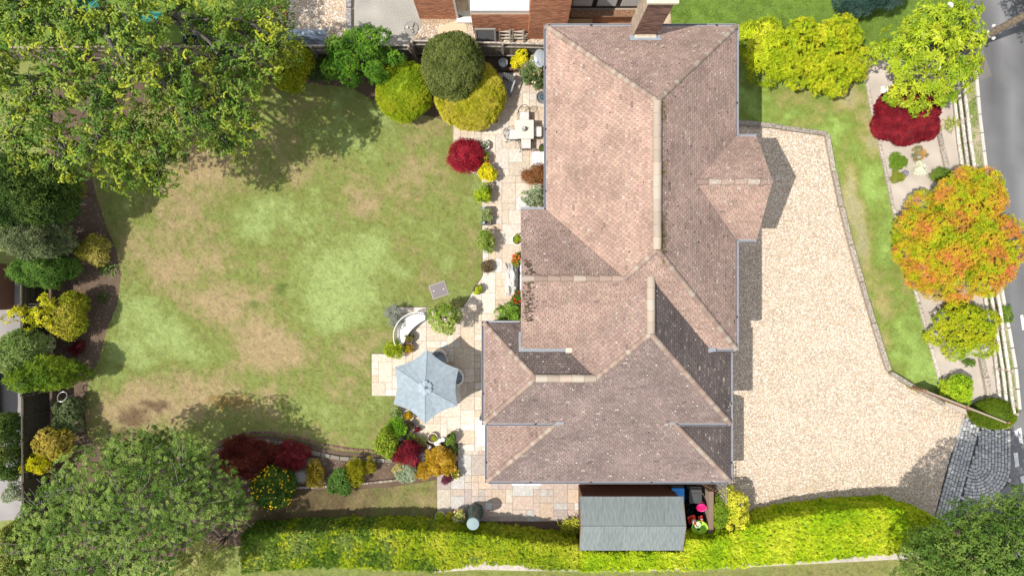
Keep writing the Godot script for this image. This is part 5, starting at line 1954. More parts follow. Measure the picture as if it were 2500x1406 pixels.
	for i in 6:
		m = MB.new()
		m.tube([cp.call(i, 0.03, -0.02), cp.call(i, 0.5, -0.03), cp.call(i, 0.97, -0.02)], [0.009, 0.009, 0.009], 5)
		part(u, "rib", m.mesh(), M.greymetal)
	# round table and wicker chairs below it
	var rt := thing("round_table", "round wicker table hidden under the open parasol", "table", Vector3(at.x + 0.12, ty, at.z + 0.1))
	m = MB.new()
	m.lathe([Vector2(0.08, 0.70), Vector2(0.55, 0.70), Vector2(0.56, 0.74), Vector2(0.08, 0.745)], 28)
	part(rt, "tabletop", m.mesh(), M.potgrey)
	for i in 4:
		m = MB.new()
		var a := i * PI / 2 + 0.4
		m.tube([Vector3(cos(a) * 0.42, 0, sin(a) * 0.42), Vector3(cos(a) * 0.36, 0.7, sin(a) * 0.36)], [0.022, 0.022], 8)
		part(rt, "leg", m.mesh(), M.potcream)
	wicker_chair("pale wicker chair with grey cushions above the parasol's top corner", P(1070, 876, 0.7) * Vector3(1, 0, 1) + Vector3(0, ty, 0), PI + 0.45)
	wicker_chair("pale wicker chair with grey cushions showing right of the parasol", P(1110, 922, 0.7) * Vector3(1, 0, 1) + Vector3(0, ty, 0), PI / 2 + 0.2)
	wicker_chair("pale wicker chair almost hidden beneath the parasol's left half", P(1008, 905, 0.7) * Vector3(1, 0, 1) + Vector3(0, ty, 0), -2.2)
	# curved white bench
	var bc := P(1036, 832, 0.45)
	bc.y = ty
	var b := thing("curved_bench", "curved white garden bench at the patio's top left corner", "bench", bc)
	m = MB.new()
	var a0 := deg_to_rad(-188.0)
	var a1 := deg_to_rad(-88.0)
	var bn := 22
	var wid := func(i: int) -> Vector2:
		var tt := i / float(bn)
		var e := pow(sin(PI * clampf(0.06 + 0.88 * tt, 0, 1)), 0.6)
		return Vector2(1.02 - 0.28 * e, 1.02 + 0.25 * e)
	for i in bn:
		var aa := lerpf(a0, a1, i / float(bn))
		var ab := lerpf(a0, a1, (i + 1) / float(bn))
		var w0: Vector2 = wid.call(i)
		var w1: Vector2 = wid.call(i + 1)
		var q := func(an: float, r: float, y: float) -> Vector3: return Vector3(cos(an) * r, y, sin(an) * r)
		m.quad(q.call(aa, w0.x, 0.46), q.call(ab, w1.x, 0.46), q.call(ab, w1.y, 0.46), q.call(aa, w0.y, 0.46), Vector3.UP)
		m.quad(q.call(aa, w0.x, 0.38), q.call(ab, w1.x, 0.38), q.call(ab, w1.x, 0.46), q.call(aa, w0.x, 0.46), -Vector3(cos(aa), 0, sin(aa)))
		m.quad(q.call(aa, w0.y, 0.38), q.call(ab, w1.y, 0.38), q.call(ab, w1.y, 0.46), q.call(aa, w0.y, 0.46), Vector3(cos(aa), 0, sin(aa)))
	part(b, "seat", m.mesh(), mat(0.66, 0.655, 0.63, 0.6))
	for i in range(1, bn):
		var an := lerpf(a0, a1, i / float(bn))
		var w0: Vector2 = wid.call(i)
		m = MB.new()
		m.bar(Vector3(cos(an) * w0.y, 0.4, sin(an) * w0.y), Vector3(cos(an) * (w0.y + 0.1), 0.82, sin(an) * (w0.y + 0.1)), 0.05, 0.02, 0.004)
		part(b, "back_slat", m.mesh(), M.white)
	m = MB.new()
	var rail := []
	var rr := []
	for i in bn + 1:
		var an := lerpf(a0, a1, i / float(bn))
		var w0: Vector2 = wid.call(i)
		rail.append(Vector3(cos(an) * (w0.y + 0.1), 0.83, sin(an) * (w0.y + 0.1)))
		rr.append(0.022)
	m.tube(rail, rr, 6)
	part(b, "top_rail", m.mesh(), M.white)
	for an in [a0 + 0.15, (a0 + a1) * 0.5, a1 - 0.15]:
		m = MB.new()
		m.bx(Vector3(cos(an), 0.2, sin(an)), Vector3(0.07, 0.4, 0.07), 0.01)
		part(b, "leg", m.mesh(), M.white)
	# slatted white seat against the house and the grey armchair behind the golden bush
	var s2 := thing("slatted_bench", "white slatted bench against the house wall", "bench", P(1316, 388, 0.45) * Vector3(1, 0, 1) + Vector3(0, ty, 0))
	for i in 7:
		m = MB.new()
		m.bx(Vector3(-0.27 + 0.09 * i, 0.44, 0), Vector3(0.07, 0.03, 0.62), 0.006)
		part(s2, "slat", m.mesh(), mat(0.72, 0.74, 0.75, 0.6) if i % 2 else M.white)
	for sz in [-1.0, 1.0]:
		m = MB.new()
		m.bx(Vector3(0, 0.215, sz * 0.26), Vector3(0.6, 0.42, 0.05), 0.008)
		part(s2, "end_frame", m.mesh(), M.white)
	var gc := thing("wooden_armchair", "grey wooden armchair tucked beside the golden dome bush", "chair", P(1236, 210, 0.5) * Vector3(1, 0, 1) + Vector3(0, ty, 0), "", -0.35)
	for i in 5:
		m = MB.new()
		m.bx(Vector3(-0.2 + 0.1 * i, 0.44, 0), Vector3(0.085, 0.03, 0.5), 0.005)
		part(gc, "seat_slat", m.mesh(), M.potgrey)
		m = MB.new()
		m.box(Transform3D(Basis(Vector3.RIGHT, -0.2), Vector3(-0.2 + 0.1 * i, 0.72, -0.3)), Vector3(0.085, 0.6, 0.025), 0.005)
		part(gc, "back_slat", m.mesh(), M.potgrey)
	for sx in [-1.0, 1.0]:
		m = MB.new()
		m.bx(Vector3(sx * 0.29, 0.64, -0.02), Vector3(0.07, 0.03, 0.58), 0.006)
		part(gc, "armrest", m.mesh(), mat(0.3, 0.31, 0.33, 0.8))
		for sz in [-1.0, 1.0]:
			m = MB.new()
			m.bx(Vector3(sx * 0.29, 0.31, sz * 0.24), Vector3(0.05, 0.62, 0.05), 0.006)
			part(gc, "leg", m.mesh(), M.potgrey)
	# the white cover draped over something by the wall
	tarp("dust_sheet", "white cloth cover draped over furniture against the house wall", P(1250, 682, 0.3) * Vector3(1, 0, 1) + Vector3(0, ty, 0), 0.32, 0.72, 0.75, M.whitecloth)


# ---------------------------------------------------------------- shed, bins and other single things
func oddments() -> void:
	var m: MB
	# the shed
	var sx0 := 2.9
	var sx1 := 7.02
	var z0 := 8.72
	var z1 := 10.78
	var sh := thing("garden_shed", "long brown garden shed with grey green felt roof", "shed", Vector3(4.96, 0, 9.75))
	var T := Transform3D(Basis(), -sh.position)
	for i in 18:
		m = MB.new()
		m.bx(Vector3((sx0 + sx1) * 0.5, 0.08 + i * 0.1, z0), Vector3(sx1 - sx0 - 0.1, 0.094, 0.022 + 0.004 * (i % 2)), 0.004)
		part(sh, "board", m.mesh(), M.shedwood, T)
	m = MB.new()
	m.bx(Vector3((sx0 + sx1) * 0.5, 0.95, z1), Vector3(sx1 - sx0 - 0.1, 1.9, 0.03))
	for x in [sx0 + 0.06, sx1 - 0.06]:
		m.bx(Vector3(x, 0.95, (z0 + z1) * 0.5), Vector3(0.03, 1.9, z1 - z0 - 0.04))
		m.ftri(Vector3(x, 1.9, z0), Vector3(x, 1.9, z1), Vector3(x, 2.42, 9.75), Vector3.RIGHT)
	part(sh, "wall", m.mesh(), M.shedwood, T)
	var lean := atan(0.5 / 1.08)
	for s in [-1.0, 1.0]:
		for i in 5:
			m = MB.new()
			var x := lerpf(2.81, 7.11, (i + 0.5) / 5.0)
			var f := rf(0.9, 1.1)
			m.col = Color(f, f, f * 1.01)
			var wz := 1.2 if s < 0 else 1.28
			m.box(Transform3D(Basis(Vector3.RIGHT, s * lean) , Vector3(x, 2.47 + 0.011 * (i % 2), 9.75) + Vector3(0, -sin(lean), s * cos(lean)) * wz * 0.5), Vector3(0.885, 0.02, wz), 0.004)
			part(sh, "felt_strip", m.mesh(), M.felt, T)
	m = MB.new()
	m.bar(Vector3(2.81, 2.485, 9.75), Vector3(7.11, 2.485, 9.75), 0.07, 0.025, 0.006)
	part(sh, "ridge_cap", m.mesh(), M.felt, T)
	for x in [2.805, 7.115]:
		for s in [-1.0, 1.0]:
			m = MB.new()
			m.box(Transform3D(Basis(Vector3.RIGHT, s * lean), Vector3(x, 2.43, 9.75) + Vector3(0, -sin(lean), s * cos(lean)) * 0.6), Vector3(0.02, 0.11, 1.22), 0.003)
			part(sh, "bargeboard", m.mesh(), M.gatewood, T)
	m = MB.new()
	m.bx(Vector3(4.9, 0.02, 8.35), Vector3(4.4, 0.04, 0.7), 0.005)
	part(sh, "doorstep_deck", m.mesh(), M.gatewood, T)
	# wheeled bins
	for q in [[1656, 1208, "blue lidded wheeled bin beside the shed", M.bluelid], [1699, 1211, "black wheeled bin next to the blue lidded one", mat(0.045, 0.047, 0.05, 0.45)]]:
		var at := P(q[0], q[1], 1.05)
		at.y = 0.0
		var b := thing("wheeled_bin", q[2], "bin", at, "wheeled bins by the shed")
		m = MB.new()
		m.prism(pv([[-0.25, -0.24], [0.25, -0.24], [0.25, 0.28], [-0.25, 0.28]]), 0.04, 0.98, 0.02)
		part(b, "body", m.mesh(), M.potdark)
		m = MB.new()
		m.bx(Vector3(0, 1.02, 0.02), Vector3(0.56, 0.07, 0.62), 0.03)
		m.bx(Vector3(0, 1.06, 0.05), Vector3(0.36, 0.03, 0.36), 0.014)
		part(b, "lid", m.mesh(), q[3])
		m = MB.new()
		m.tube([Vector3(-0.26, 1.03, -0.36), Vector3(0.26, 1.03, -0.36)], [0.018, 0.018], 8)
		m.tube([Vector3(-0.2, 0.98, -0.24), Vector3(-0.2, 1.03, -0.36)], [0.016, 0.016], 6)
		m.tube([Vector3(0.2, 0.98, -0.24), Vector3(0.2, 1.03, -0.36)], [0.016, 0.016], 6)
		part(b, "handle", m.mesh(), M.potdark)
		for s in [-1.0, 1.0]:
			m = MB.new()
			m.lathe([Vector2(0, -0.03), Vector2(0.1, -0.03), Vector2(0.1, 0.03), Vector2(0, 0.03)], 16, Transform3D(Basis(Vector3.BACK, PI / 2), Vector3(s * 0.24, 0.1, -0.26)))
			part(b, "wheel", m.mesh(), M.black)
	tarp("rubbish_bag", "shiny black rubbish bag next to the shed wall", P(1680, 1247, 0.3) * Vector3(1, 0, 1), 0.32, 0.42, 0.75, M.blackgloss)
	tarp("rubbish_bag", "shiny black rubbish bag under the pink bucket", P(1714, 1252, 0.3) * Vector3(1, 0, 1), 0.3, 0.4, 0.7, M.blackgloss)
	tarp("rubbish_bag", "shiny black rubbish bag nearest the hedge", P(1698, 1282, 0.3) * Vector3(1, 0, 1), 0.4, 0.36, 0.78, M.blackgloss)
	bucket("bucket", "bright pink rubber bucket on the rubbish bags", P(1713, 1231, 0.75), 0.2, 0.26, M.pink, 0.45)
	bucket("trug", "lime green flexible tub beside the small cones", P(1708, 1282, 0.85), 0.33, 0.26, M.lime, 0.3)
	var wc := thing("plant_pot", "small pale green pot standing in the lime tub", "pot", P(1702, 1279, 0.85) - Vector3(0, 0.05, 0))
	m = MB.new()
	m.lathe([Vector2(0, 0.0), Vector2(0.1, 0.0), Vector2(0.13, 0.18), Vector2(0.14, 0.18), Vector2(0.14, 0.2), Vector2(0.1, 0.2), Vector2(0.09, 0.08), Vector2(0, 0.08)], 16)
	part(wc, "body", m.mesh(), mat(0.5, 0.6, 0.42, 0.6))
	for q in [[1690, 1268, 0.34, 0.62, "larger orange and white traffic cone on the black bags"], [1711, 1265, 0.2, 0.4, "smaller orange and white traffic cone near the lime tub"]]:
		var at := P(q[0], q[1], 0.75)
		var c := thing("traffic_cone", q[4], "cone", at, "traffic cones", 0.3)
		var r: float = q[2]
		var h: float = q[3]
		m = MB.new()
		m.bx(Vector3(0, 0.015, 0), Vector3(r, 0.03, r), 0.008)
		part(c, "base", m.mesh(), M.orange)
		for k in 3:
			m = MB.new()
			var y0: float = 0.03 + h * [0.0, 0.4, 0.75][k]
			var y1: float = 0.03 + h * [0.4, 0.75, 1.0][k]
			m.lathe([Vector2(r * 0.42 * (1.0 - (y0 - 0.03) / h * 0.8), y0), Vector2(r * 0.42 * (1.0 - (y1 - 0.03) / h * 0.8), y1), Vector2(0, y1 + 0.001)], 16)
			part(c, "sleeve" if k == 1 else "cone", m.mesh(), M.cone if k == 1 else M.orange)
	# inspection cover in the lawn
	var ic := thing("inspection_cover", "square grey inspection cover set into the lawn", "manhole cover", P(1071, 708) + Vector3(0, 0.02, 0), "", 0.33)
	m = MB.new()
	m.bx(Vector3(0, 0.01, 0), Vector3(0.76, 0.04, 0.66), 0.006)
	part(ic, "frame", m.mesh(), mat(0.3, 0.27, 0.25, 0.9))
	m = MB.new()
	m.bx(Vector3(0, 0.028, 0), Vector3(0.66, 0.02, 0.56), 0.006)
	part(ic, "lid", m.mesh(), mat(0.19, 0.17, 0.175, 0.85))
	for s in [-1.0, 1.0]:
		m = MB.new()
		m.lathe([Vector2(0.035, 0.036), Vector2(0.035, 0.042), Vector2(0, 0.044)], 10, Transform3D(Basis(), Vector3(s * 0.22, 0, s * 0.03)))
		part(ic, "lifting_point", m.mesh(), M.kerb)
	# covered patio heater
	var ph := P(1160, 1246)
	ph.y = 0.05
	var he := thing("covered_heater", "patio heater wrapped in a dark green cover by the hedge", "heater", ph)
	m = MB.new()
	m.lathe([Vector2(0.36, 0.0), Vector2(0.34, 0.35), Vector2(0.25, 0.8), Vector2(0.22, 1.2), Vector2(0.26, 1.5), Vector2(0.24, 1.66)], 26, Transform3D(), func(a, y): return 1.0 + 0.16 * nz.get_noise_2d(a * 90.0, y * 70.0) + 0.07 * sin(a * 7.0 + y * 3.0))
	part(he, "cover", m.mesh(), M.tarpgreen)
	m = MB.new()
	m.lathe([Vector2(0.2, 1.62), Vector2(0.27, 1.66), Vector2(0.27, 1.7), Vector2(0.25, 1.74), Vector2(0, 1.76)], 22)
	part(he, "top_disc", m.mesh(), M.pale)
	# blue glazed ball, grey can, rocks
	var gb := thing("glazed_urn", "dark blue glazed urn between red maple and orange shrub", "urn", P(1029, 1113, 0.3) * Vector3(1, 0, 1))
	m = MB.new()
	m.lathe([Vector2(0, 0), Vector2(0.13, 0), Vector2(0.23, 0.16), Vector2(0.26, 0.32), Vector2(0.23, 0.46), Vector2(0.14, 0.56), Vector2(0.06, 0.58), Vector2(0, 0.585)], 24)
	part(gb, "body", m.mesh(), M.glaze)
	m = MB.new()
	m.lathe([Vector2(0.05, 0.58), Vector2(0.06, 0.61), Vector2(0.03, 0.64), Vector2(0, 0.64)], 14)
	part(gb, "lid_knob", m.mesh(), M.glaze)
	var can := thing("galvanised_can", "pale grey metal can by the board fence", "can", P(1228, 152, 0.5) * Vector3(1, 0, 1))
	m = MB.new()
	m.lathe([Vector2(0, 0), Vector2(0.2, 0), Vector2(0.2, 0.48), Vector2(0.21, 0.5), Vector2(0.17, 0.52), Vector2(0.05, 0.54), Vector2(0, 0.54)], 20)
	part(can, "body", m.mesh(), M.greymetal)
	m = MB.new()
	m.tube([Vector3(-0.08, 0.53, 0), Vector3(-0.05, 0.6, 0), Vector3(0.05, 0.6, 0), Vector3(0.08, 0.53, 0)], [0.012, 0.012, 0.012, 0.012], 6)
	part(can, "handle", m.mesh(), M.steel)
	for q in [[1112, 1117, 0.2, 0.3, "dark upright rock beside the orange shrub"], [757, 1126, 0.28, 0.2, "grey rock right of the crimson maple"], [655, 1122, 0.22, 0.2, "grey rock between the two dark red maples"], [735, 1160, 0.45, 0.3, "pale grey slab of rock in the lower bed"]]:
		var r := thing("garden_rock", q[4], "rock", P(q[0], q[1]), "rocks in the beds")
		m = MB.new()
		m.lathe([Vector2(q[2] * 0.9, 0), Vector2(q[2], q[3] * 0.4), Vector2(q[2] * 0.7, q[3] * 0.85), Vector2(0.0, q[3])], 11, Transform3D(Basis(Vector3.UP, rf(0, 3)).scaled(Vector3(1, 1, 0.65)), Vector3.ZERO), func(a, y): return 1.0 + 0.3 * nz.get_noise_3d(cos(a) * 60.0 + q[0], sin(a) * 60.0, y * 200.0))
		part(r, "stone", m.mesh(), M.rock)
	# water feature and dark pots by the wall
	var wf := thing("water_feature", "round grey bowl fountain with a glass ball by the wall", "fountain", P(1324, 237, 0.45) * Vector3(1, 0, 1) + Vector3(0, 0.05, 0))
	m = MB.new()
	m.lathe([Vector2(0, 0), Vector2(0.15, 0), Vector2(0.26, 0.3), Vector2(0.27, 0.42), Vector2(0.23, 0.42), Vector2(0.2, 0.33), Vector2(0, 0.33)], 22)
	part(wf, "bowl", m.mesh(), M.potgrey)
	m = MB.new()
	var ball := []
	for i in 11:
		var a := -PI / 2 + PI * i / 10.0
		ball.append(Vector2(cos(a) * 0.13, 0.45 + sin(a) * 0.13))
	m.lathe(ball, 20)
	part(wf, "glass_ball", m.mesh(), M.glaze)
	# hoop ornament and hanging chair in the back garden
	var ho := thing("garden_hoop", "pale metal hoop ornament standing in the left bed", "ornament", P(152, 968, 0.9) * Vector3(1, 0, 1))
	m = MB.new()
	var ring := []
	var rr := []
	for i in 17:
		var a := TAU * i / 16.0
		ring.append(Vector3(cos(a) * 0.2, 0.95 + sin(a) * 0.09, sin(a) * 0.2))
		rr.append(0.02)
	m.tube(ring, rr, 6, false)
	part(ho, "ring", m.mesh(), M.steel)
	m = MB.new()
	m.tube([Vector3(0, 0, 0), Vector3(0.05, 0.5, 0.05), Vector3(0.19, 0.95, 0.02)], [0.015, 0.015, 0.015], 6)
	part(ho, "stake", m.mesh(), M.steel)
	var hc := thing("wire_chair", "black wire tub chair on the lawn beneath the cherry tree", "chair", P(553, 358, 0.4) * Vector3(1, 0, 1) + Vector3(0, 0.02, 0))
	m = MB.new()
	var rim := []
	var rimr := []
	for i in 11:
		var a := PI * i / 10.0
		rim.append(Vector3(cos(a) * 0.38, 0.75, sin(a) * 0.42))
		rimr.append(0.02)
	m.tube(rim, rimr, 6)
	part(hc, "rim", m.mesh(), M.metal)
	m = MB.new()
	for i in 11:
		var a := PI * i / 10.0
		m.tube([Vector3(cos(a) * 0.38, 0.75, sin(a) * 0.42), Vector3(cos(a) * 0.22, 0.42, sin(a) * 0.24 - 0.1)], [0.006, 0.006], 4)
	part(hc, "wires", m.mesh(), M.metal)
	m = MB.new()
	m.lathe([Vector2(0, 0.41), Vector2(0.27, 0.41), Vector2(0.27, 0.43), Vector2(0, 0.43)], 18, Transform3D(Basis(), Vector3(0, 0, -0.05)))
	part(hc, "seat", m.mesh(), M.metal)
	for q in [[-0.2, 0.1], [0.2, 0.1], [-0.2, -0.22], [0.2, -0.22]]:
		m = MB.new()
		m.tube([Vector3(q[0], 0.42, q[1]), Vector3(q[0] * 1.3, 0, q[1] * 1.3)], [0.012, 0.012], 5)
		part(hc, "leg", m.mesh(), M.metal)
	# green plastic things in the neighbour's garden under the tree
	for q in [[372, 48, 1.3, 0.36, 0.35, -0.12, "long teal plastic tub behind the fence under the cherry", 0], [222, 14, 0.9, 0.5, 0.3, 0.3, "turquoise plastic sandpit at the top edge under the cherry", 1]]:
		var tb := thing("plastic_tub", q[6], "tub", P(q[0], q[1]), "", q[5])
		m = MB.new()
		var w: float = q[2]
		var d: float = q[3]
		var h: float = q[4]
		m.bx(Vector3(0, 0.02, 0), Vector3(w * 0.9, 0.03, d * 0.85), 0.005)
		for s in [-1.0, 1.0]:
			m.box(Transform3D(Basis(Vector3.RIGHT, s * 0.12), Vector3(0, h * 0.5, s * d * 0.5)), Vector3(w, h, 0.02), 0.004)
			m.box(Transform3D(Basis(Vector3.BACK, -s * 0.12), Vector3(s * w * 0.5, h * 0.5, 0)), Vector3(0.02, h, d), 0.004)
		part(tb, "body", m.mesh(), M.teal)
		m = MB.new()
		for s in [-1.0, 1.0]:
			m.bx(Vector3(0, h, s * (d * 0.5 + 0.03)), Vector3(w + 0.1, 0.025, 0.05), 0.008)
			m.bx(Vector3(s * (w * 0.5 + 0.03), h + 0.002, 0), Vector3(0.05, 0.025, d + 0.1), 0.008)
		part(tb, "rim", m.mesh(), M.teal)
	# road gully
	var gu := thing("road_gully", "rusty iron gully grate in the patched gutter of the road", "drain", P(2392, 158) + Vector3(0, 0.011, 0), "", -0.15)
	m = MB.new()
	for s in [-1.0, 1.0]:
		m.bx(Vector3(s * 0.2, 0.012, 0), Vector3(0.04, 0.024, 0.5), 0.004)
		m.bx(Vector3(0, 0.012, s * 0.24), Vector3(0.36, 0.022, 0.04), 0.004)
	part(gu, "frame", m.mesh(), mat(0.14, 0.11, 0.09, 0.8))
	for i in 6:
		m = MB.new()
		m.bx(Vector3(-0.14 + 0.056 * i, 0.01, 0), Vector3(0.026, 0.018, 0.44), 0.003)
		part(gu, "bar", m.mesh(), mat(0.14, 0.11, 0.09, 0.8))
	# telegraph pole with its fittings
	var pb := P(2352, 118)
	var po := thing("telegraph_pole", "wooden telegraph pole with white insulators beside the road", "pole", pb)
	m = MB.new()
	m.tube([Vector3(0, -0.05, 0), Vector3(0, 3, 0), Vector3(0.0, 8.6, 0)], [0.16, 0.15, 0.11], 12)
	part(po, "shaft", m.mesh(), M.pole)
	m = MB.new()
	for i in 4:
		var a := i * PI / 2
		m.lathe([Vector2(0, -0.05), Vector2(0.05, -0.05), Vector2(0.07, 0.02), Vector2(0.04, 0.09), Vector2(0, 0.1)], 10, Transform3D(Basis(), Vector3(0.26 * cos(a), 1.95, 0.26 * sin(a))))
	part(po, "insulator", m.mesh(), M.white)
	m = MB.new()
	for i in 4:
		var a := i * PI / 2
		m.tube([Vector3(0.1 * cos(a), 1.8, 0.1 * sin(a)), Vector3(0.26 * cos(a), 1.92, 0.26 * sin(a))], [0.018, 0.018], 6)
	m.lathe([Vector2(0.165, 1.74), Vector2(0.18, 1.76), Vector2(0.18, 1.84), Vector2(0.165, 1.86)], 14)
	part(po, "bracket", m.mesh(), M.steel)
	# wire lattice on the rail fence, planter trellis beside the shed
	var pl := thing("planter_box", "narrow wooden planter of yellow grass at the shed corner", "planter", P(1393, 1278) + Vector3(0, 0.0, 0))
	for s in [-1.0, 1.0]:
		m = MB.new()
		m.bx(Vector3(0, 0.16, s * 0.13), Vector3(0.68, 0.3, 0.02), 0.004)
		part(pl, "side_board", m.mesh(), M.oldwood if false else M.gatewood)
		m = MB.new()
		m.bx(Vector3(s * 0.34, 0.16, 0), Vector3(0.02, 0.3, 0.24), 0.004)
		part(pl, "end_board", m.mesh(), M.gatewood)
	m = MB.new()
	m.bx(Vector3(0, 0.13, 0), Vector3(0.65, 0.22, 0.23))
	part(pl, "potting_soil", m.mesh(), M.soil)
	var xs := []
	var cs := PackedColorArray()
	for i in 40:
		xs.append(Transform3D(Basis(Vector3.UP, rf(0, TAU)).scaled(Vector3.ONE * rf(0.2, 0.42)), Vector3(rf(-0.3, 0.3), 0.24, rf(-0.08, 0.08))))
		cs.append(pick([lin(0.3, 0.34, 0.03), lin(0.5, 0.48, 0.06)], Vector3(i, 0, 0), 50.0))
	multi(pl, "foliage", clump("grass")[1], leafmat, xs, cs)
	parked_car()
	var gg := thing("garage", "dark brown flat garage roof beyond the left fence", "garage", P(-30, 700, 0.0))
	m = MB.new()
	m.bx(Vector3(0, 1.2, 0), Vector3(2.3, 2.4, 2.0))
	part(gg, "wall", m.mesh(), M.wall)
	m = MB.new()
	m.bx(Vector3(0, 2.45, 0), Vector3(2.5, 0.12, 2.2), 0.02)
	part(gg, "roof", m.mesh(), mat(0.06, 0.03, 0.025, 0.9))


func parked_car() -> void:
	var t := thing("parked_car", "black car parked beyond the left fence at the frame edge", "car", P(-40, 965), "", 0.02)
	var side := [[-2.05, 0.35], [-2.1, 0.62], [-1.95, 0.82], [-1.1, 0.92], [-0.55, 1.38], [0.75, 1.42], [1.45, 0.98], [2.05, 0.9], [2.12, 0.45], [2.0, 0.3], [-1.9, 0.28]]
	var m := MB.new()
	var poly := PackedVector2Array()
	for p in side:
		poly.append(Vector2(p[0], p[1]))
	var tr := Geometry2D.triangulate_polygon(poly)
	for s in [-1.0, 1.0]:
		for i in range(0, tr.size(), 3):
			var q := []
			for k in 3:
				var p := poly[tr[i + k]]
				q.append(Vector3(s * (0.88 - maxf(0.0, p.y - 0.9) * 0.35), p.y, p.x))
			m.ftri(q[0], q[1], q[2], Vector3(s, 0.1, 0))
	for i in poly.size():
		var a := poly[i]
		var b := poly[(i + 1) % poly.size()]
		var wa := 0.88 - maxf(0.0, a.y - 0.9) * 0.35
		var wb := 0.88 - maxf(0.0, b.y - 0.9) * 0.35
		var mid := (a + b) * 0.5 - Vector2(0, 0.7)
		m.quad(Vector3(-wa, a.y, a.x), Vector3(wa, a.y, a.x), Vector3(wb, b.y, b.x), Vector3(-wb, b.y, b.x), Vector3(0, mid.y, mid.x))
	part(t, "body", m.mesh(), M.blackgloss)
	m = MB.new()
	for s in [-1.0, 1.0]:
		m.quad(Vector3(s * 0.885, 0.95, -1.0), Vector3(s * 0.885, 0.95, 1.3), Vector3(s * 0.755, 1.33, 0.7), Vector3(s * 0.755, 1.33, -0.55), Vector3(s, 0.2, 0))
	part(t, "side_windows", m.mesh(), M.glass)
	for sx in [-1.0, 1.0]:
		for z in [-1.3, 1.3]:
			m = MB.new()
			var wx := Transform3D(Basis(Vector3.BACK, PI / 2), Vector3(sx * 0.86, 0.32, z))
			m.lathe([Vector2(0.2, -0.1), Vector2(0.32, -0.09), Vector2(0.32, 0.09), Vector2(0.2, 0.1)], 20, wx)
			var w := part(t, "wheel", m.mesh(), M.black)
			m = MB.new()
			for k in 5:
				var a := TAU * k / 5.0
				m.bar(wx.origin + Vector3(sx * 0.07, 0, 0), wx.origin + Vector3(sx * 0.07, cos(a) * 0.21, sin(a) * 0.21), 0.05, 0.03, 0.004)
			part(w, "rim", m.mesh(), M.steel)


func bucket(called: String, label: String, at: Vector3, r: float, h: float, mt: Material, tilt: float) -> void:
	at.y -= h * 0.5
	var t := thing(called, label, "bucket", at)
	var m := MB.new()
	var xf := Transform3D(Basis(Vector3(1, 0, 0.3).normalized(), tilt), Vector3(0, 0.02, 0))
	m.lathe([Vector2(0, 0), Vector2(r * 0.72, 0), Vector2(r, h), Vector2(r * 1.06, h + 0.01), Vector2(r * 0.97, h), Vector2(r * 0.68, 0.02), Vector2(0, 0.02)], 22, xf)
	part(t, "body", m.mesh(), mt)
	m = MB.new()
	for s in [-1.0, 1.0]:
		m.tube([xf * Vector3(s * r, h, -0.06), xf * Vector3(s * (r + 0.06), h + 0.06, 0), xf * Vector3(s * r, h, 0.06)], [0.012, 0.014, 0.012], 6)
	part(t, "handle", m.mesh(), mt)


# ---------------------------------------------------------------- plants
# base colours of leaves
var LIME := [Color(0.230, 0.333, 0.018), Color(0.356, 0.460, 0.022), Color(0.460, 0.529, 0.030)]
var MID := [Color(0.081, 0.149, 0.022), Color(0.138, 0.230, 0.030), Color(0.218, 0.310, 0.040)]
var DARK := [Color(0.040, 0.081, 0.018), Color(0.069, 0.121, 0.026), Color(0.115, 0.172, 0.035)]
var OLIVE := [Color(0.098, 0.132, 0.030), Color(0.161, 0.196, 0.050), Color(0.218, 0.253, 0.075)]
var GOLD := [Color(0.44, 0.46, 0.025), Color(0.6, 0.55, 0.05), Color(0.68, 0.58, 0.1)]
var ACID := [Color(0.483, 0.483, 0.010), Color(0.632, 0.575, 0.012), Color(0.713, 0.598, 0.030)]
var AMBER := [Color(0.460, 0.310, 0.020), Color(0.598, 0.356, 0.030), Color(0.667, 0.437, 0.080)]
var RED := [Color(0.196, 0.009, 0.018), Color(0.333, 0.018, 0.035), Color(0.437, 0.034, 0.055)]
var WINE := [Color(0.081, 0.009, 0.012), Color(0.149, 0.016, 0.022), Color(0.218, 0.029, 0.030)]
var BROWN := [Color(0.138, 0.052, 0.020), Color(0.230, 0.092, 0.035), Color(0.322, 0.149, 0.060)]
var SILVER := [Color(0.172, 0.218, 0.120), Color(0.276, 0.333, 0.190), Color(0.391, 0.448, 0.280)]
var VARI := [Color(0.149, 0.230, 0.050), Color(0.253, 0.345, 0.100), Color(0.483, 0.529, 0.270)]
var ORANGE := [Color(0.25, 0.36, 0.012), Color(0.42, 0.42, 0.016), Color(0.5, 0.37, 0.02), Color(0.55, 0.28, 0.035), Color(0.58, 0.2, 0.07)]


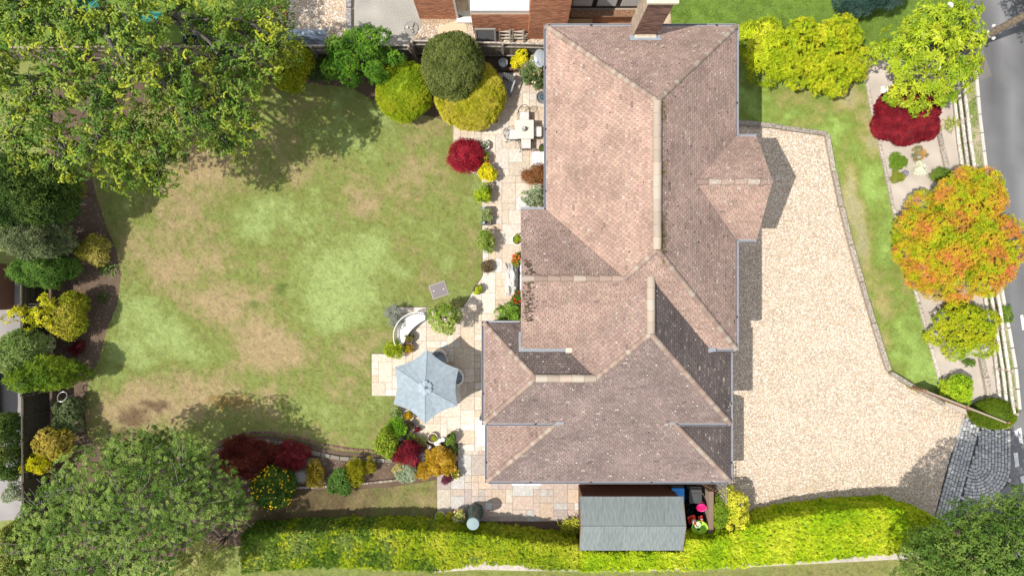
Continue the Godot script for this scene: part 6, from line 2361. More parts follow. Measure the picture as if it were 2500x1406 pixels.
func pots() -> void:
	var Z := Vector3.ZERO
	var g := "pots along the patio edge"
	var hx := potted("potted_plant", "white hexagonal planter with pale flowers beside the red maple", 1183, 354, 0.23, 0.3, M.potwhite, Vector3(0.14, 0.08, 0.14), "oval", 0.05, SILVER, {"sides": 6, "count": 1, "bloom": [lin(0.8, 0.78, 0.7), lin(0.75, 0.6, 0.5)], "bn": 8, "bl": 0.05, "group": g})
	hx.rotation.y = 0.5
	potted("potted_plant", "small white pot of red and green flowers next to the red maple", 1185, 389, 0.17, 0.28, M.potwhite, Vector3(0.2, 0.18, 0.22), "oval", 0.06, MID, {"bloom": [lin(0.7, 0.06, 0.04), lin(0.7, 0.3, 0.06)], "bn": 12, "bl": 0.045, "group": g})
	potted("potted_plant", "bright yellow leafy shrub in a dark pot on the patio edge", 1190, 425, 0.2, 0.35, M.potdark, Vector3(0.42, 0.32, 0.34), "oval", 0.09, ACID, {"count": 6, "group": g})
	potted("potted_plant", "dense mid green shrub in a pot below the bright yellow one", 1181, 476, 0.2, 0.32, M.potdark, Vector3(0.34, 0.34, 0.42), "oval", 0.075, LIME.slice(0, 2) + MID.slice(1, 2), {"count": 6, "group": g})
	potted("potted_plant", "pale variegated shrub in a black pot below the grey trough", 1184, 590, 0.21, 0.34, M.potdark, Vector3(0.42, 0.4, 0.46), "oval", 0.075, [Color(0.16, 0.27, 0.03), Color(0.28, 0.38, 0.06), Color(0.42, 0.47, 0.16)], {"count": 6, "dens": 0.7, "group": g})
	potted("potted_plant", "terracotta lined pot of dry brown twigs near the white slab", 1189, 651, 0.26, 0.3, M.potdark, Vector3(0.24, 0.1, 0.24), "fine", 0.12, [Color(0.1, 0.07, 0.03), Color(0.25, 0.2, 0.09)], {"count": 1, "dens": 0.5, "group": g})
	potted("potted_plant", "lime green plant in a small black pot at the diagonal paving edge", 1167, 707, 0.21, 0.28, M.potdark, Vector3(0.19, 0.13, 0.19), "rosette", 0.1, LIME, {"count": 3, "group": g})
	# trough
	var t := thing("trough_planter", "grey rectangular trough with herbs and two pale lamps", "planter", P(1187, 527, 0.4) * Vector3(1, 0, 1) + Vector3(0, 0.05, 0), g)
	for s in [-1.0, 1.0]:
		var m := MB.new()
		m.bx(Vector3(s * 0.2, 0.21, 0), Vector3(0.03, 0.42, 0.78), 0.006)
		part(t, "side_panel", m.mesh(), M.potgrey)
		m = MB.new()
		m.bx(Vector3(0, 0.21, s * 0.375), Vector3(0.37, 0.415, 0.03), 0.006)
		part(t, "end_panel", m.mesh(), M.potgrey)
		m = MB.new()
		m.lathe([Vector2(0.02, 0.36), Vector2(0.02, 0.46), Vector2(0.07, 0.48), Vector2(0.06, 0.53), Vector2(0, 0.54)], 14, Transform3D(Basis(), Vector3(-0.1, 0, s * 0.31)))
		part(t, "garden_light", m.mesh(), M.pale)
	var ms := MB.new()
	ms.bx(Vector3(0, 0.18, 0), Vector3(0.36, 0.34, 0.72))
	part(t, "potting_soil", ms.mesh(), M.soil)
	crown(t, [[Vector3(0.02, 0.45, -0.12), Vector3(0.18, 0.16, 0.2)], [Vector3(0.05, 0.42, 0.08), Vector3(0.22, 0.12, 0.14)]], "oval", 0.06, VARI, 0.8)
	# by the house wall
	g = "pots against the house"
	potted("potted_plant", "white pot of lime leaves at the left wing's wall", 1263, 585, 0.24, 0.3, M.potwhite, Vector3(0.2, 0.12, 0.2), "rosette", 0.09, LIME, {"count": 3, "group": g})
	potted("potted_plant", "orange red flowers in a pot above the white cloth", 1261, 635, 0.2, 0.3, M.terracotta, Vector3(0.2, 0.22, 0.26), "oval", 0.07, MID, {"count": 4, "bloom": [lin(0.7, 0.05, 0.03), lin(0.75, 0.25, 0.03)], "bn": 30, "bl": 0.05, "group": g})
	potted("potted_plant", "dark pot with a small white flower next to the slatted bench", 1327, 362, 0.2, 0.4, M.potdark, Vector3(0.12, 0.08, 0.12), "oval", 0.06, DARK, {"count": 1, "group": g})
	# pots by the bench and umbrella
	g = "pots round the patio seating"
	potted("potted_plant", "black pot of bronze leaves below the curved bench", 998, 825, 0.24, 0.32, M.potdark, Vector3(0.17, 0.1, 0.17), "oval", 0.07, [Color(0.12, 0.14, 0.03), Color(0.3, 0.2, 0.05)], {"count": 1, "group": g})
	potted("potted_plant", "terracotta pot of orange yellow leaves below the curved bench", 996, 850, 0.24, 0.3, M.terracotta, Vector3(0.2, 0.12, 0.18), "oval", 0.07, [Color(0.3, 0.34, 0.02), Color(0.55, 0.32, 0.03)], {"count": 2, "group": g})
	potted("potted_plant", "feathery round lime green bush beside the terracotta pot", 965, 850, 0.22, 0.28, M.potdark, Vector3(0.4, 0.34, 0.4), "spray", 0.09, LIME, {"count": 5, "group": g})
	potted("potted_plant", "cream rimmed pot of orange flowers under the parasol's lower left corner", 997, 1014, 0.24, 0.3, M.potcream, Vector3(0.2, 0.14, 0.2), "oval", 0.07, [Color(0.3, 0.26, 0.02), Color(0.6, 0.33, 0.02)], {"count": 3, "group": g})
	potted("potted_plant", "bushy fresh green plant in a dark pot at the patio's lower left", 972, 1042, 0.22, 0.3, M.potdark, Vector3(0.4, 0.34, 0.42), "spray", 0.09, [Color(0.14, 0.32, 0.02), Color(0.22, 0.42, 0.03)], {"count": 5, "group": g})
	potted("potted_plant", "small variegated plant below the parasol's left corner", 968, 1006, 0.16, 0.26, M.potgrey, Vector3(0.24, 0.22, 0.22), "oval", 0.06, VARI, {"count": 4, "group": g})
	potted("potted_plant", "black pot with a sparse brown plant near the wine red one", 998, 1040, 0.25, 0.3, M.potdark, Vector3(0.17, 0.1, 0.17), "oval", 0.06, [Color(0.12, 0.1, 0.03), Color(0.2, 0.16, 0.06)], {"count": 1, "dens": 0.5, "group": g})
	potted("potted_plant", "tiny wine red plant alone on the slabs", 1020, 1047, 0.14, 0.18, M.potgrey, Vector3(0.13, 0.1, 0.14), "rosette", 0.08, WINE, {"count": 2, "group": g})
	potted("potted_plant", "round dark green ball plant left of its paler twin", 1004, 1067, 0.14, 0.2, M.potgrey, Vector3(0.2, 0.17, 0.18), "spray", 0.06, MID, {"count": 1, "group": g})
	potted("potted_plant", "round olive ball plant above the crimson maple", 1028, 1074, 0.15, 0.2, M.potgrey, Vector3(0.22, 0.19, 0.23), "spray", 0.06, OLIVE, {"count": 1, "group": g})
	potted("potted_plant", "cream bowl with white stones beside the orange shrub", 1056, 1069, 0.22, 0.2, M.potcream, Vector3(0.1, 0.05, 0.1), "oval", 0.05, LIME, {"count": 1, "dx": 0.1, "group": g})
	potted("potted_plant", "leafy green plant in a dark pot at the orange shrub's top right", 1101, 1070, 0.22, 0.32, M.potdark, Vector3(0.26, 0.22, 0.26), "rosette", 0.13, MID, {"count": 4, "group": g})
	potted("potted_plant", "small dark leaved plant left of the pink slab", 1109, 1094, 0.14, 0.2, M.potgrey, Vector3(0.17, 0.14, 0.17), "oval", 0.07, DARK, {"count": 3, "group": g})
	potted("potted_plant", "empty tilted terracotta pot between olive ball and orange shrub", 1035, 1090, 0.17, 0.24, M.terracotta, Z, "oval", 0.05, MID, {"group": g})
	potted("potted_plant", "terracotta pot of amber leaves at the lower bed's brick edge", 1031, 1150, 0.32, 0.35, M.terracotta, Vector3(0.36, 0.3, 0.34), "spray", 0.08, AMBER, {"count": 4, "y": 0.0, "group": g})
	potted("potted_plant", "pot of cream and yellow daisies on the slab corner", 1113, 1156, 0.17, 0.24, M.potgrey, Vector3(0.22, 0.16, 0.22), "oval", 0.06, [Color(0.25, 0.25, 0.03), Color(0.4, 0.33, 0.03)], {"count": 3, "bloom": [lin(0.8, 0.76, 0.55)], "bn": 16, "bl": 0.05, "group": g})
	potted("potted_plant", "spiky purple leaved plant in a pot on the slabs", 1093, 1166, 0.14, 0.2, M.potdark, Vector3(0.25, 0.2, 0.24), "rosette", 0.13, [Color(0.1, 0.02, 0.04), Color(0.2, 0.06, 0.09)], {"count": 3, "group": g})
	g = "pots along the hedge"
	potted("potted_plant", "cream pot of lime leaves at the side lawn's corner", 1075, 1262, 0.24, 0.28, M.potcream, Vector3(0.2, 0.14, 0.2), "oval", 0.07, LIME, {"count": 3, "group": g})
	potted("potted_plant", "little golden plant between the lime and cream pots", 1096, 1260, 0.13, 0.18, M.terracotta, Vector3(0.17, 0.12, 0.17), "oval", 0.06, GOLD, {"count": 3, "group": g})
	potted("potted_plant", "terracotta pot of cream flowers beside the covered heater", 1121, 1257, 0.27, 0.3, M.terracotta, Vector3(0.28, 0.24, 0.28), "oval", 0.07, [Color(0.35, 0.38, 0.08), Color(0.6, 0.55, 0.25)], {"count": 4, "bloom": [lin(0.8, 0.72, 0.45)], "bn": 20, "bl": 0.05, "group": g})
	# pale round stones among the pots
	for q in [[1066, 1081], [1073, 1074], [1072, 1086], [1048, 1091], [1026, 1096], [1082, 1072]]:
		var i: int = [1066, 1073, 1072, 1048, 1026, 1082].find(q[0])
		var st := thing("white_pebble", ["round white pebble below the cream bowl", "round white pebble right of the cream bowl", "round white pebble touching the orange shrub", "large pale pebble left of the orange shrub", "pinkish pebble above the blue urn", "small cream pebble by the leafy dark pot"][i], "pebble", P(q[0], q[1]) + Vector3(0, 0.0, 0), "white pebbles among the pots")
		var m := MB.new()
		m.lathe([Vector2(0, 0), Vector2(0.09, 0.02), Vector2(0.115, 0.1), Vector2(0.09, 0.19), Vector2(0, 0.22)], 14)
		part(st, "stone", m.mesh(), M.potwhite if i != 4 else mat(0.7, 0.42, 0.33, 0.8))
	for q in [[988, 1058, 0.0, "black slate tile leaning beside the fresh green bush"], [992, 1066, 0.5, "grey slate tile on the slabs by the dark green ball"]]:
		var sl := thing("slate_tile", q[3], "tile", P(q[0], q[1]) + Vector3(0, 0.05, 0), "", q[2])
		var m := MB.new()
		m.box(Transform3D(Basis(Vector3.RIGHT, 0.15), Vector3(0, 0.05, 0)), Vector3(0.3, 0.015, 0.3), 0.003)
		part(sl, "sheet", m.mesh(), M.black if q[2] == 0.0 else M.potgrey)


func garden_plants() -> void:
	# along the top fence
	shrub("dome_bush", "big clipped olive green dome bush against the top fence", "bush", 1105, 163, 77, 80, 3.3, 0.5, 1, "box", 0.06, OLIVE, {"core": 0.88, "depth": 0.14, "trunk": 0.09, "dens": 1.15, "fr": 120.0})
	shrub("golden_bush", "broad golden yellow clipped bush below the olive dome", "bush", 1148, 232, 84, 82, 1.9, 0.15, 1, "spray", 0.07, GOLD, {"core": 0.9, "depth": 0.12, "dens": 2.0, "fr": 90.0})
	shrub("lime_bush", "clipped lime green bush left of the golden one", "bush", 986, 222, 66, 74, 2.0, 0.15, 1, "spray", 0.07, [Color(0.24, 0.36, 0.015), Color(0.38, 0.47, 0.02), Color(0.48, 0.5, 0.03)], {"core": 0.9, "depth": 0.14, "dens": 2.0, "fr": 90.0})
	shrub("green_maple", "spreading fresh green maple overhanging the top fence", "tree", 885, 142, 94, 72, 3.2, 0.7, 18, "maple", 0.11, [Color(0.05, 0.14, 0.014), Color(0.1, 0.23, 0.02), Color(0.19, 0.34, 0.03)], {"trunk": 0.07, "fr": 110.0, "size": 0.3, "spread": 0.78, "dens": 1.0})
	shrub("yellow_shrub", "loose yellow green shrub at the cherry tree's right edge", "shrub", 712, 165, 46, 56, 2.4, 0.5, 7, "oval", 0.08, [Color(0.2, 0.25, 0.012), Color(0.32, 0.33, 0.012)], {})
	shrub("ivy_shrub", "low dark green shrub between yellow shrub and green maple", "shrub", 790, 170, 34, 28, 1.1, 0.1, 4, "oval", 0.07, DARK, {})
	shrub("flowering_shrub", "bright yellow leaved shrub in the raised bed by the house", "shrub", 1269, 147, 24, 22, 1.3, 0.4, 5, "oval", 0.085, ACID, {"dens": 0.9})
	var vs := shrub("variegated_shrub", "variegated shrub with pink tips under the satellite dish", "shrub", 1304, 178, 28, 40, 1.6, 0.2, 6, "oval", 0.08, [Color(0.06, 0.1, 0.03), Color(0.13, 0.19, 0.06), Color(0.34, 0.36, 0.18)], {})
	blooms(vs, Vector3(0, 0.9, 0), Vector3(0.5, 0.6, 0.65), 12, 0.06, [lin(0.6, 0.25, 0.2), lin(0.65, 0.55, 0.45)])
	shrub("red_maple", "bright crimson cut leaf maple on the patio's lawn corner", "shrub", 1136, 381, 47, 37, 1.0, 0.05, 9, "fine", 0.14, RED, {"dens": 1.1, "fr": 140.0})
	shrub("brown_shrub", "rusty brown thread leaved shrub at the house wall", "shrub", 1308, 427, 29, 25, 0.95, 0.05, 6, "fine", 0.14, BROWN, {})
	shrub("grey_shrub", "airy grey green shrub in the corner of the left wing", "shrub", 1306, 485, 29, 28, 1.2, 0.05, 6, "rosette", 0.13, SILVER, {"dens": 0.8})
	var rs := shrub("rhododendron", "glossy green shrub at the middle roof's upper corner", "shrub", 1246, 764, 30, 24, 1.2, 0.05, 6, "rosette", 0.13, [Color(0.1, 0.2, 0.02), Color(0.16, 0.3, 0.03), Color(0.24, 0.38, 0.05)], {"gloss": true})
	var fl := shrub("red_flowers", "small plant with red flowers above the glossy corner shrub", "plant", 1262, 728, 14, 18, 0.9, 0.05, 3, "oval", 0.07, MID, {})
	blooms(fl, Vector3(0, 0.5, 0), Vector3(0.25, 0.4, 0.3), 16, 0.05, [lin(0.65, 0.05, 0.03)])
	shrub("standard_tree", "round variegated ball tree on the patio's upper edge", "tree", 1085, 776, 38, 39, 2.1, 0.9, 8, "rosette", 0.11, [Color(0.16, 0.26, 0.03), Color(0.27, 0.37, 0.05), Color(0.42, 0.48, 0.16)], {"trunk": 0.04, "dens": 0.95, "y": 0.05})
	shrub("silver_shrub", "wispy silver grey shrub behind the curved bench", "shrub", 966, 772, 22, 32, 0.9, 0.05, 5, "fine", 0.12, [Color(0.16, 0.18, 0.15), Color(0.32, 0.34, 0.3)], {"dens": 0.45})
	shrub("loose_shrub", "straggling yellow green shrub left of the crimson cut leaf maple", "shrub", 944, 1078, 26, 32, 1.4, 0.1, 7, "oval", 0.09, [Color(0.2, 0.3, 0.02), Color(0.3, 0.38, 0.04)], {"dens": 0.7})
	shrub("red_maple", "crimson cut leaf maple among the patio pots", "shrub", 990, 1104, 36, 27, 1.1, 0.05, 7, "fine", 0.14, [Color(0.12, 0.01, 0.016), Color(0.22, 0.018, 0.03), Color(0.3, 0.04, 0.05)], {"fr": 140.0})
	shrub("amber_shrub", "dense amber orange rounded shrub beside the patio slabs", "shrub", 1073, 1123, 33, 35, 1.1, 0.05, 6, "spray", 0.08, AMBER, {"core": 0.7, "fr": 120.0})
	shrub("silver_shrub", "pale silvery variegated shrub next to the amber pot", "shrub", 994, 1152, 27, 26, 0.8, 0.05, 5, "oval", 0.06, [Color(0.22, 0.3, 0.16), Color(0.34, 0.42, 0.26), Color(0.46, 0.52, 0.36)], {"core": 0.7})
	shrub("yellow_shrub", "small straw yellow shrub touching the silvery variegated one", "shrub", 972, 1142, 14, 13, 0.6, 0.02, 3, "oval", 0.06, [Color(0.45, 0.38, 0.12), Color(0.55, 0.48, 0.2)], {})
	# lower bed
	shrub("red_maple", "large dark red brown cut leaf maple in the lower bed", "shrub", 602, 1116, 62, 54, 1.5, 0.05, 9, "fine", 0.15, [Color(0.06, 0.012, 0.01), Color(0.11, 0.02, 0.014), Color(0.16, 0.035, 0.02)], {"fr": 120.0})
	shrub("red_maple", "deep purple red cut leaf maple right of the darker one", "shrub", 714, 1112, 40, 40, 1.2, 0.05, 7, "fine", 0.14, WINE, {"fr": 140.0})
	var yb := shrub("flowering_bush", "round dark green bush covered in yellow flowers", "bush", 668, 1188, 52, 53, 1.7, 0.1, 1, "oval", 0.07, [Color(0.03, 0.075, 0.012), Color(0.06, 0.12, 0.018), Color(0.1, 0.17, 0.025)], {"core": 0.85, "depth": 0.2})
	blooms(yb, Vector3(0, 0.9, 0), Vector3(0.9, 0.82, 0.92), 130, 0.05, [lin(0.7, 0.45, 0.01), lin(0.75, 0.52, 0.02)])
	shrub("gold_shrub", "mustard gold shrub at the left end of the pale brick edging", "shrub", 772, 1156, 25, 34, 0.8, 0.05, 5, "spray", 0.08, [Color(0.24, 0.19, 0.02), Color(0.38, 0.28, 0.03)], {})
	shrub("green_shrub", "mid green shrub spilling over the pale brick edging", "shrub", 830, 1176, 33, 34, 1.0, 0.05, 6, "oval", 0.07, [Color(0.07, 0.16, 0.025), Color(0.13, 0.24, 0.05)], {})
	shrub("gold_shrub", "bright gold shrub in the middle of the lower bed", "shrub", 866, 1153, 26, 34, 0.9, 0.05, 6, "spray", 0.08, [Color(0.27, 0.27, 0.015), Color(0.42, 0.37, 0.02)], {})
	shrub("gold_shrub", "small golden shrub at the bed's right, against the grey stones", "shrub", 902, 1136, 17, 20, 0.7, 0.05, 4, "spray", 0.07, [Color(0.3, 0.27, 0.02), Color(0.42, 0.34, 0.03)], {})
	# left bed, top to bottom
	shrub("dark_tree", "dark green tree below the cherry at the left edge", "tree", 62, 470, 118, 92, 5.0, 1.0, 11, "oval", 0.08, [Color(0.03, 0.065, 0.016), Color(0.055, 0.1, 0.022), Color(0.1, 0.16, 0.03)], {"trunk": 0.12})
	shrub("yellow_shrub", "sunny yellow green shrub at the dark tree's right side", "shrub", 158, 462, 36, 62, 2.8, 0.5, 7, "maple", 0.1, [Color(0.15, 0.19, 0.012), Color(0.25, 0.27, 0.015)], {})
	shrub("grey_willow", "grey green shrub with pale bare twigs in the left bed", "tree", 92, 582, 74, 56, 3.6, 0.6, 9, "oval", 0.065, [Color(0.09, 0.12, 0.05), Color(0.16, 0.2, 0.09), Color(0.24, 0.28, 0.13)], {"dens": 0.8, "bark": M.twig})
	shrub("feathery_conifer", "feathery bright green conifer beside the left fence", "conifer", 112, 658, 72, 46, 2.4, 0.2, 8, "fine", 0.16, [Color(0.06, 0.13, 0.02), Color(0.1, 0.2, 0.03), Color(0.15, 0.26, 0.05)], {})
	shrub("gold_bush", "round golden bush standing alone in the left bed", "bush", 225, 610, 36, 34, 1.2, 0.1, 6, "oval", 0.07, [Color(0.2, 0.21, 0.02), Color(0.36, 0.33, 0.05), Color(0.5, 0.42, 0.13)], {"core": 0.6})
	shrub("low_plant", "small clump of green strap leaves in the left bed", "plant", 264, 655, 16, 14, 0.35, 0.0, 2, "grass", 0.25, [Color(0.08, 0.18, 0.03), Color(0.14, 0.28, 0.05)], {})
	shrub("low_plant", "faint dark green seedlings near the lawn edge", "plant", 250, 726, 12, 12, 0.25, 0.0, 2, "grass", 0.2, DARK, {})
	shrub("gold_bush", "yellow green bush with golden tips next to the left fence", "bush", 172, 766, 50, 58, 2.0, 0.2, 8, "oval", 0.075, [Color(0.2, 0.24, 0.015), Color(0.34, 0.34, 0.025), Color(0.46, 0.4, 0.06)], {"core": 0.6})
	shrub("yellow_laurel", "yellow long leaved shrub reaching over the left fence", "shrub", 104, 770, 38, 44, 2.3, 1.2, 6, "rosette", 0.16, [Color(0.38, 0.4, 0.015), Color(0.52, 0.48, 0.03)], {"dens": 0.55, "spread": 0.8, "size": 0.36})
	shrub("yellow_laurel", "small yellow spray of leaves hanging outside the left fence", "shrub", 40, 766, 28, 22, 2.2, 1.5, 3, "rosette", 0.15, [Color(0.45, 0.43, 0.015), Color(0.56, 0.5, 0.04)], {"dens": 0.55, "spread": 0.8, "size": 0.36})
	shrub("variegated_bush", "large pale variegated round bush at the left fence", "bush", 62, 862, 68, 56, 2.6, 0.2, 8, "oval", 0.07, VARI, {"core": 0.6})
	shrub("green_shrub", "spreading green shrub below the pale variegated bush", "shrub", 124, 912, 84, 46, 2.9, 0.3, 9, "maple", 0.1, [Color(0.07, 0.14, 0.012), Color(0.13, 0.21, 0.015), Color(0.2, 0.27, 0.02)], {})
	shrub("red_maple", "small dark red plant shaded in the left bed", "shrub", 186, 850, 22, 20, 0.5, 0.02, 3, "fine", 0.12, WINE, {"dens": 0.5})
	shrub("silver_shrub", "grey green shrub under the metal hoop", "shrub", 166, 1010, 40, 42, 1.3, 0.1, 6, "oval", 0.06, [Color(0.08, 0.12, 0.04), Color(0.16, 0.2, 0.09)], {"dens": 0.8})
	shrub("gold_maple", "golden maple near the bottom of the left fence", "tree", 128, 1082, 50, 40, 2.2, 0.7, 7, "maple", 0.1, [Color(0.3, 0.27, 0.02), Color(0.42, 0.33, 0.05), Color(0.5, 0.38, 0.08)], {"dens": 0.9})
	shrub("yellow_shrub", "vivid yellow shrub under the golden maple by the fence", "shrub", 90, 1130, 40, 24, 1.9, 0.5, 5, "maple", 0.09, ACID, {"dens": 0.8})
	shrub("hedge_shrub", "green shrub beyond the left fence at the picture edge", "shrub", 18, 1085, 40, 80, 2.6, 0.2, 8, "oval", 0.07, [Color(0.06, 0.12, 0.02), Color(0.12, 0.19, 0.04), Color(0.22, 0.27, 0.06)], {})
	shrub("pale_shrub", "thin pale shrub beyond the bottom of the left fence", "shrub", 34, 1200, 26, 30, 1.2, 0.1, 4, "oval", 0.06, SILVER, {"dens": 0.5})
	# plants in the front by the shed
	shrub("euonymus", "tall bright yellow leaved shrub at the gravel drive's corner", "shrub", 1790, 1254, 30, 58, 1.9, 0.1, 9, "rosette", 0.15, [Color(0.42, 0.48, 0.015), Color(0.58, 0.58, 0.03), Color(0.7, 0.64, 0.08)], {"gloss": true})
	shrub("green_shrub", "lime green shrub between garden wall and yellow corner shrub", "shrub", 1755, 1252, 16, 40, 1.5, 0.1, 5, "oval", 0.07, [Color(0.14, 0.26, 0.02), Color(0.25, 0.36, 0.03)], {})
	# hedges
	hedge("garden_hedge", "long clipped hedge below the back garden, left of the shed", [[585, 1308], [700, 1302], [820, 1298], [940, 1294], [1040, 1298], [1140, 1305], [1250, 1318], [1345, 1330], [1412, 1334], [1412, 1392], [1340, 1394], [1262, 1380], [1180, 1378], [1080, 1394], [960, 1394], [840, 1386], [720, 1388], [590, 1400]], 1.9, [Color(0.17, 0.26, 0.012), Color(0.32, 0.4, 0.014), Color(0.46, 0.48, 0.04)], 0.066, [Color(0.06, 0.13, 0.012), Color(0.11, 0.19, 0.02), Color(0.2, 0.27, 0.06)], -6.5)
	hedge("garden_hedge", "tall lime green clipped hedge along the gravel drive", [[1414, 1350], [1672, 1350], [1674, 1318], [1740, 1322], [1830, 1288], [1940, 1265], [2060, 1250], [2150, 1243], [2215, 1243], [2275, 1262], [2322, 1290], [2335, 1316], [2290, 1338], [2200, 1352], [2000, 1370], [1800, 1386], [1660, 1393], [1414, 1397]], 1.9, [Color(0.25, 0.41, 0.01), Color(0.4, 0.52, 0.012), Color(0.56, 0.6, 0.04)], 0.068)


func hedge(called: String, label: String, outline: Array, h: float, pal: Array, L: float, pal2 := [], x0 := 0.0) -> void:
	var poly := pp(outline, h)
	var at := Vector3.ZERO
	for p in poly:
		at += Vector3(p.x, 0, p.y)
	at /= poly.size()
	var t := thing(called, label, "hedge", at, "clipped hedges")
	var o2 := Vector2(at.x, at.z)
	var inner := Geometry2D.offset_polygon(poly, -0.1)
	var m := MB.new()
	for q in inner:
		var loc := PackedVector2Array()
		for p in q:
			loc.append(p - o2)
		m.prism(loc, 0.0, h - 0.1)
	part(t, "inner_growth", m.mesh(), inner_of(pal))
	var st := MB.new()
	for i in 20:
		var p := poly[rng.randi() % poly.size()].lerp(o2, 0.1) - o2
		st.tube([Vector3(p.x, -0.05, p.y), Vector3(p.x, 0.6, p.y)], [0.03, 0.025], 6)
	part(t, "stems", st.mesh(), M.bark)
	var sets := []
	var cols := PackedColorArray()
	var lo := poly[0]
	var hi := poly[0]
	for p in poly:
		lo = lo.min(p)
		hi = hi.max(p)
	var add := func(p: Vector3, nrm: Vector3) -> void:
		var up := (nrm + Vector3(0, 0.3, 0) + rdir() * 0.6).normalized()
		var x := up.cross(rdir()).normalized()
		sets.append(Transform3D(Basis(x, up, x.cross(up)).scaled(Vector3.ONE * L * rf(0.75, 1.3)), p - at))
		var other := pal2.size() > 0 and nz.get_noise_2d(p.x * 70.0, p.z * 70.0) * 2.2 + (x0 - p.x) * 0.22 + rng.randfn(0, 0.55) > 0.0
		cols.append(pick(pal2 if other else pal, p, 55.0))
	var area := (hi.x - lo.x) * (hi.y - lo.y)
	for i in int(area * 0.85 / (L * L)):
		var q := Vector2(rf(lo.x, hi.x), rf(lo.y, hi.y))
		if Geometry2D.is_point_in_polygon(q, poly):
			add.call(Vector3(q.x, h + 0.12 * nz.get_noise_2d(q.x * 110.0, q.y * 110.0) - 0.1 * rng.randf() * rng.randf(), q.y), Vector3.UP)
	for i in poly.size():
		var a := poly[i]
		var b := poly[(i + 1) % poly.size()]
		var e := (b - a).normalized()
		var nr := Vector3(e.y, 0, -e.x)
		if Geometry2D.is_point_in_polygon((a + b) * 0.5 + Vector2(nr.x, nr.z) * 0.05, poly):
			nr = -nr
		for k in int(a.distance_to(b) * h * 0.75 / (L * L)):
			var q := a.lerp(b, rng.randf())
			var y := rf(0.03, h)
			add.call(Vector3(q.x, y, q.y) + nr * (0.1 * nz.get_noise_3d(q.x * 110.0, y * 110.0, q.y * 110.0) - rf(0, 0.09)), nr)
	multi(t, "foliage", clump("oval")[1], leafmat, sets, cols, true)


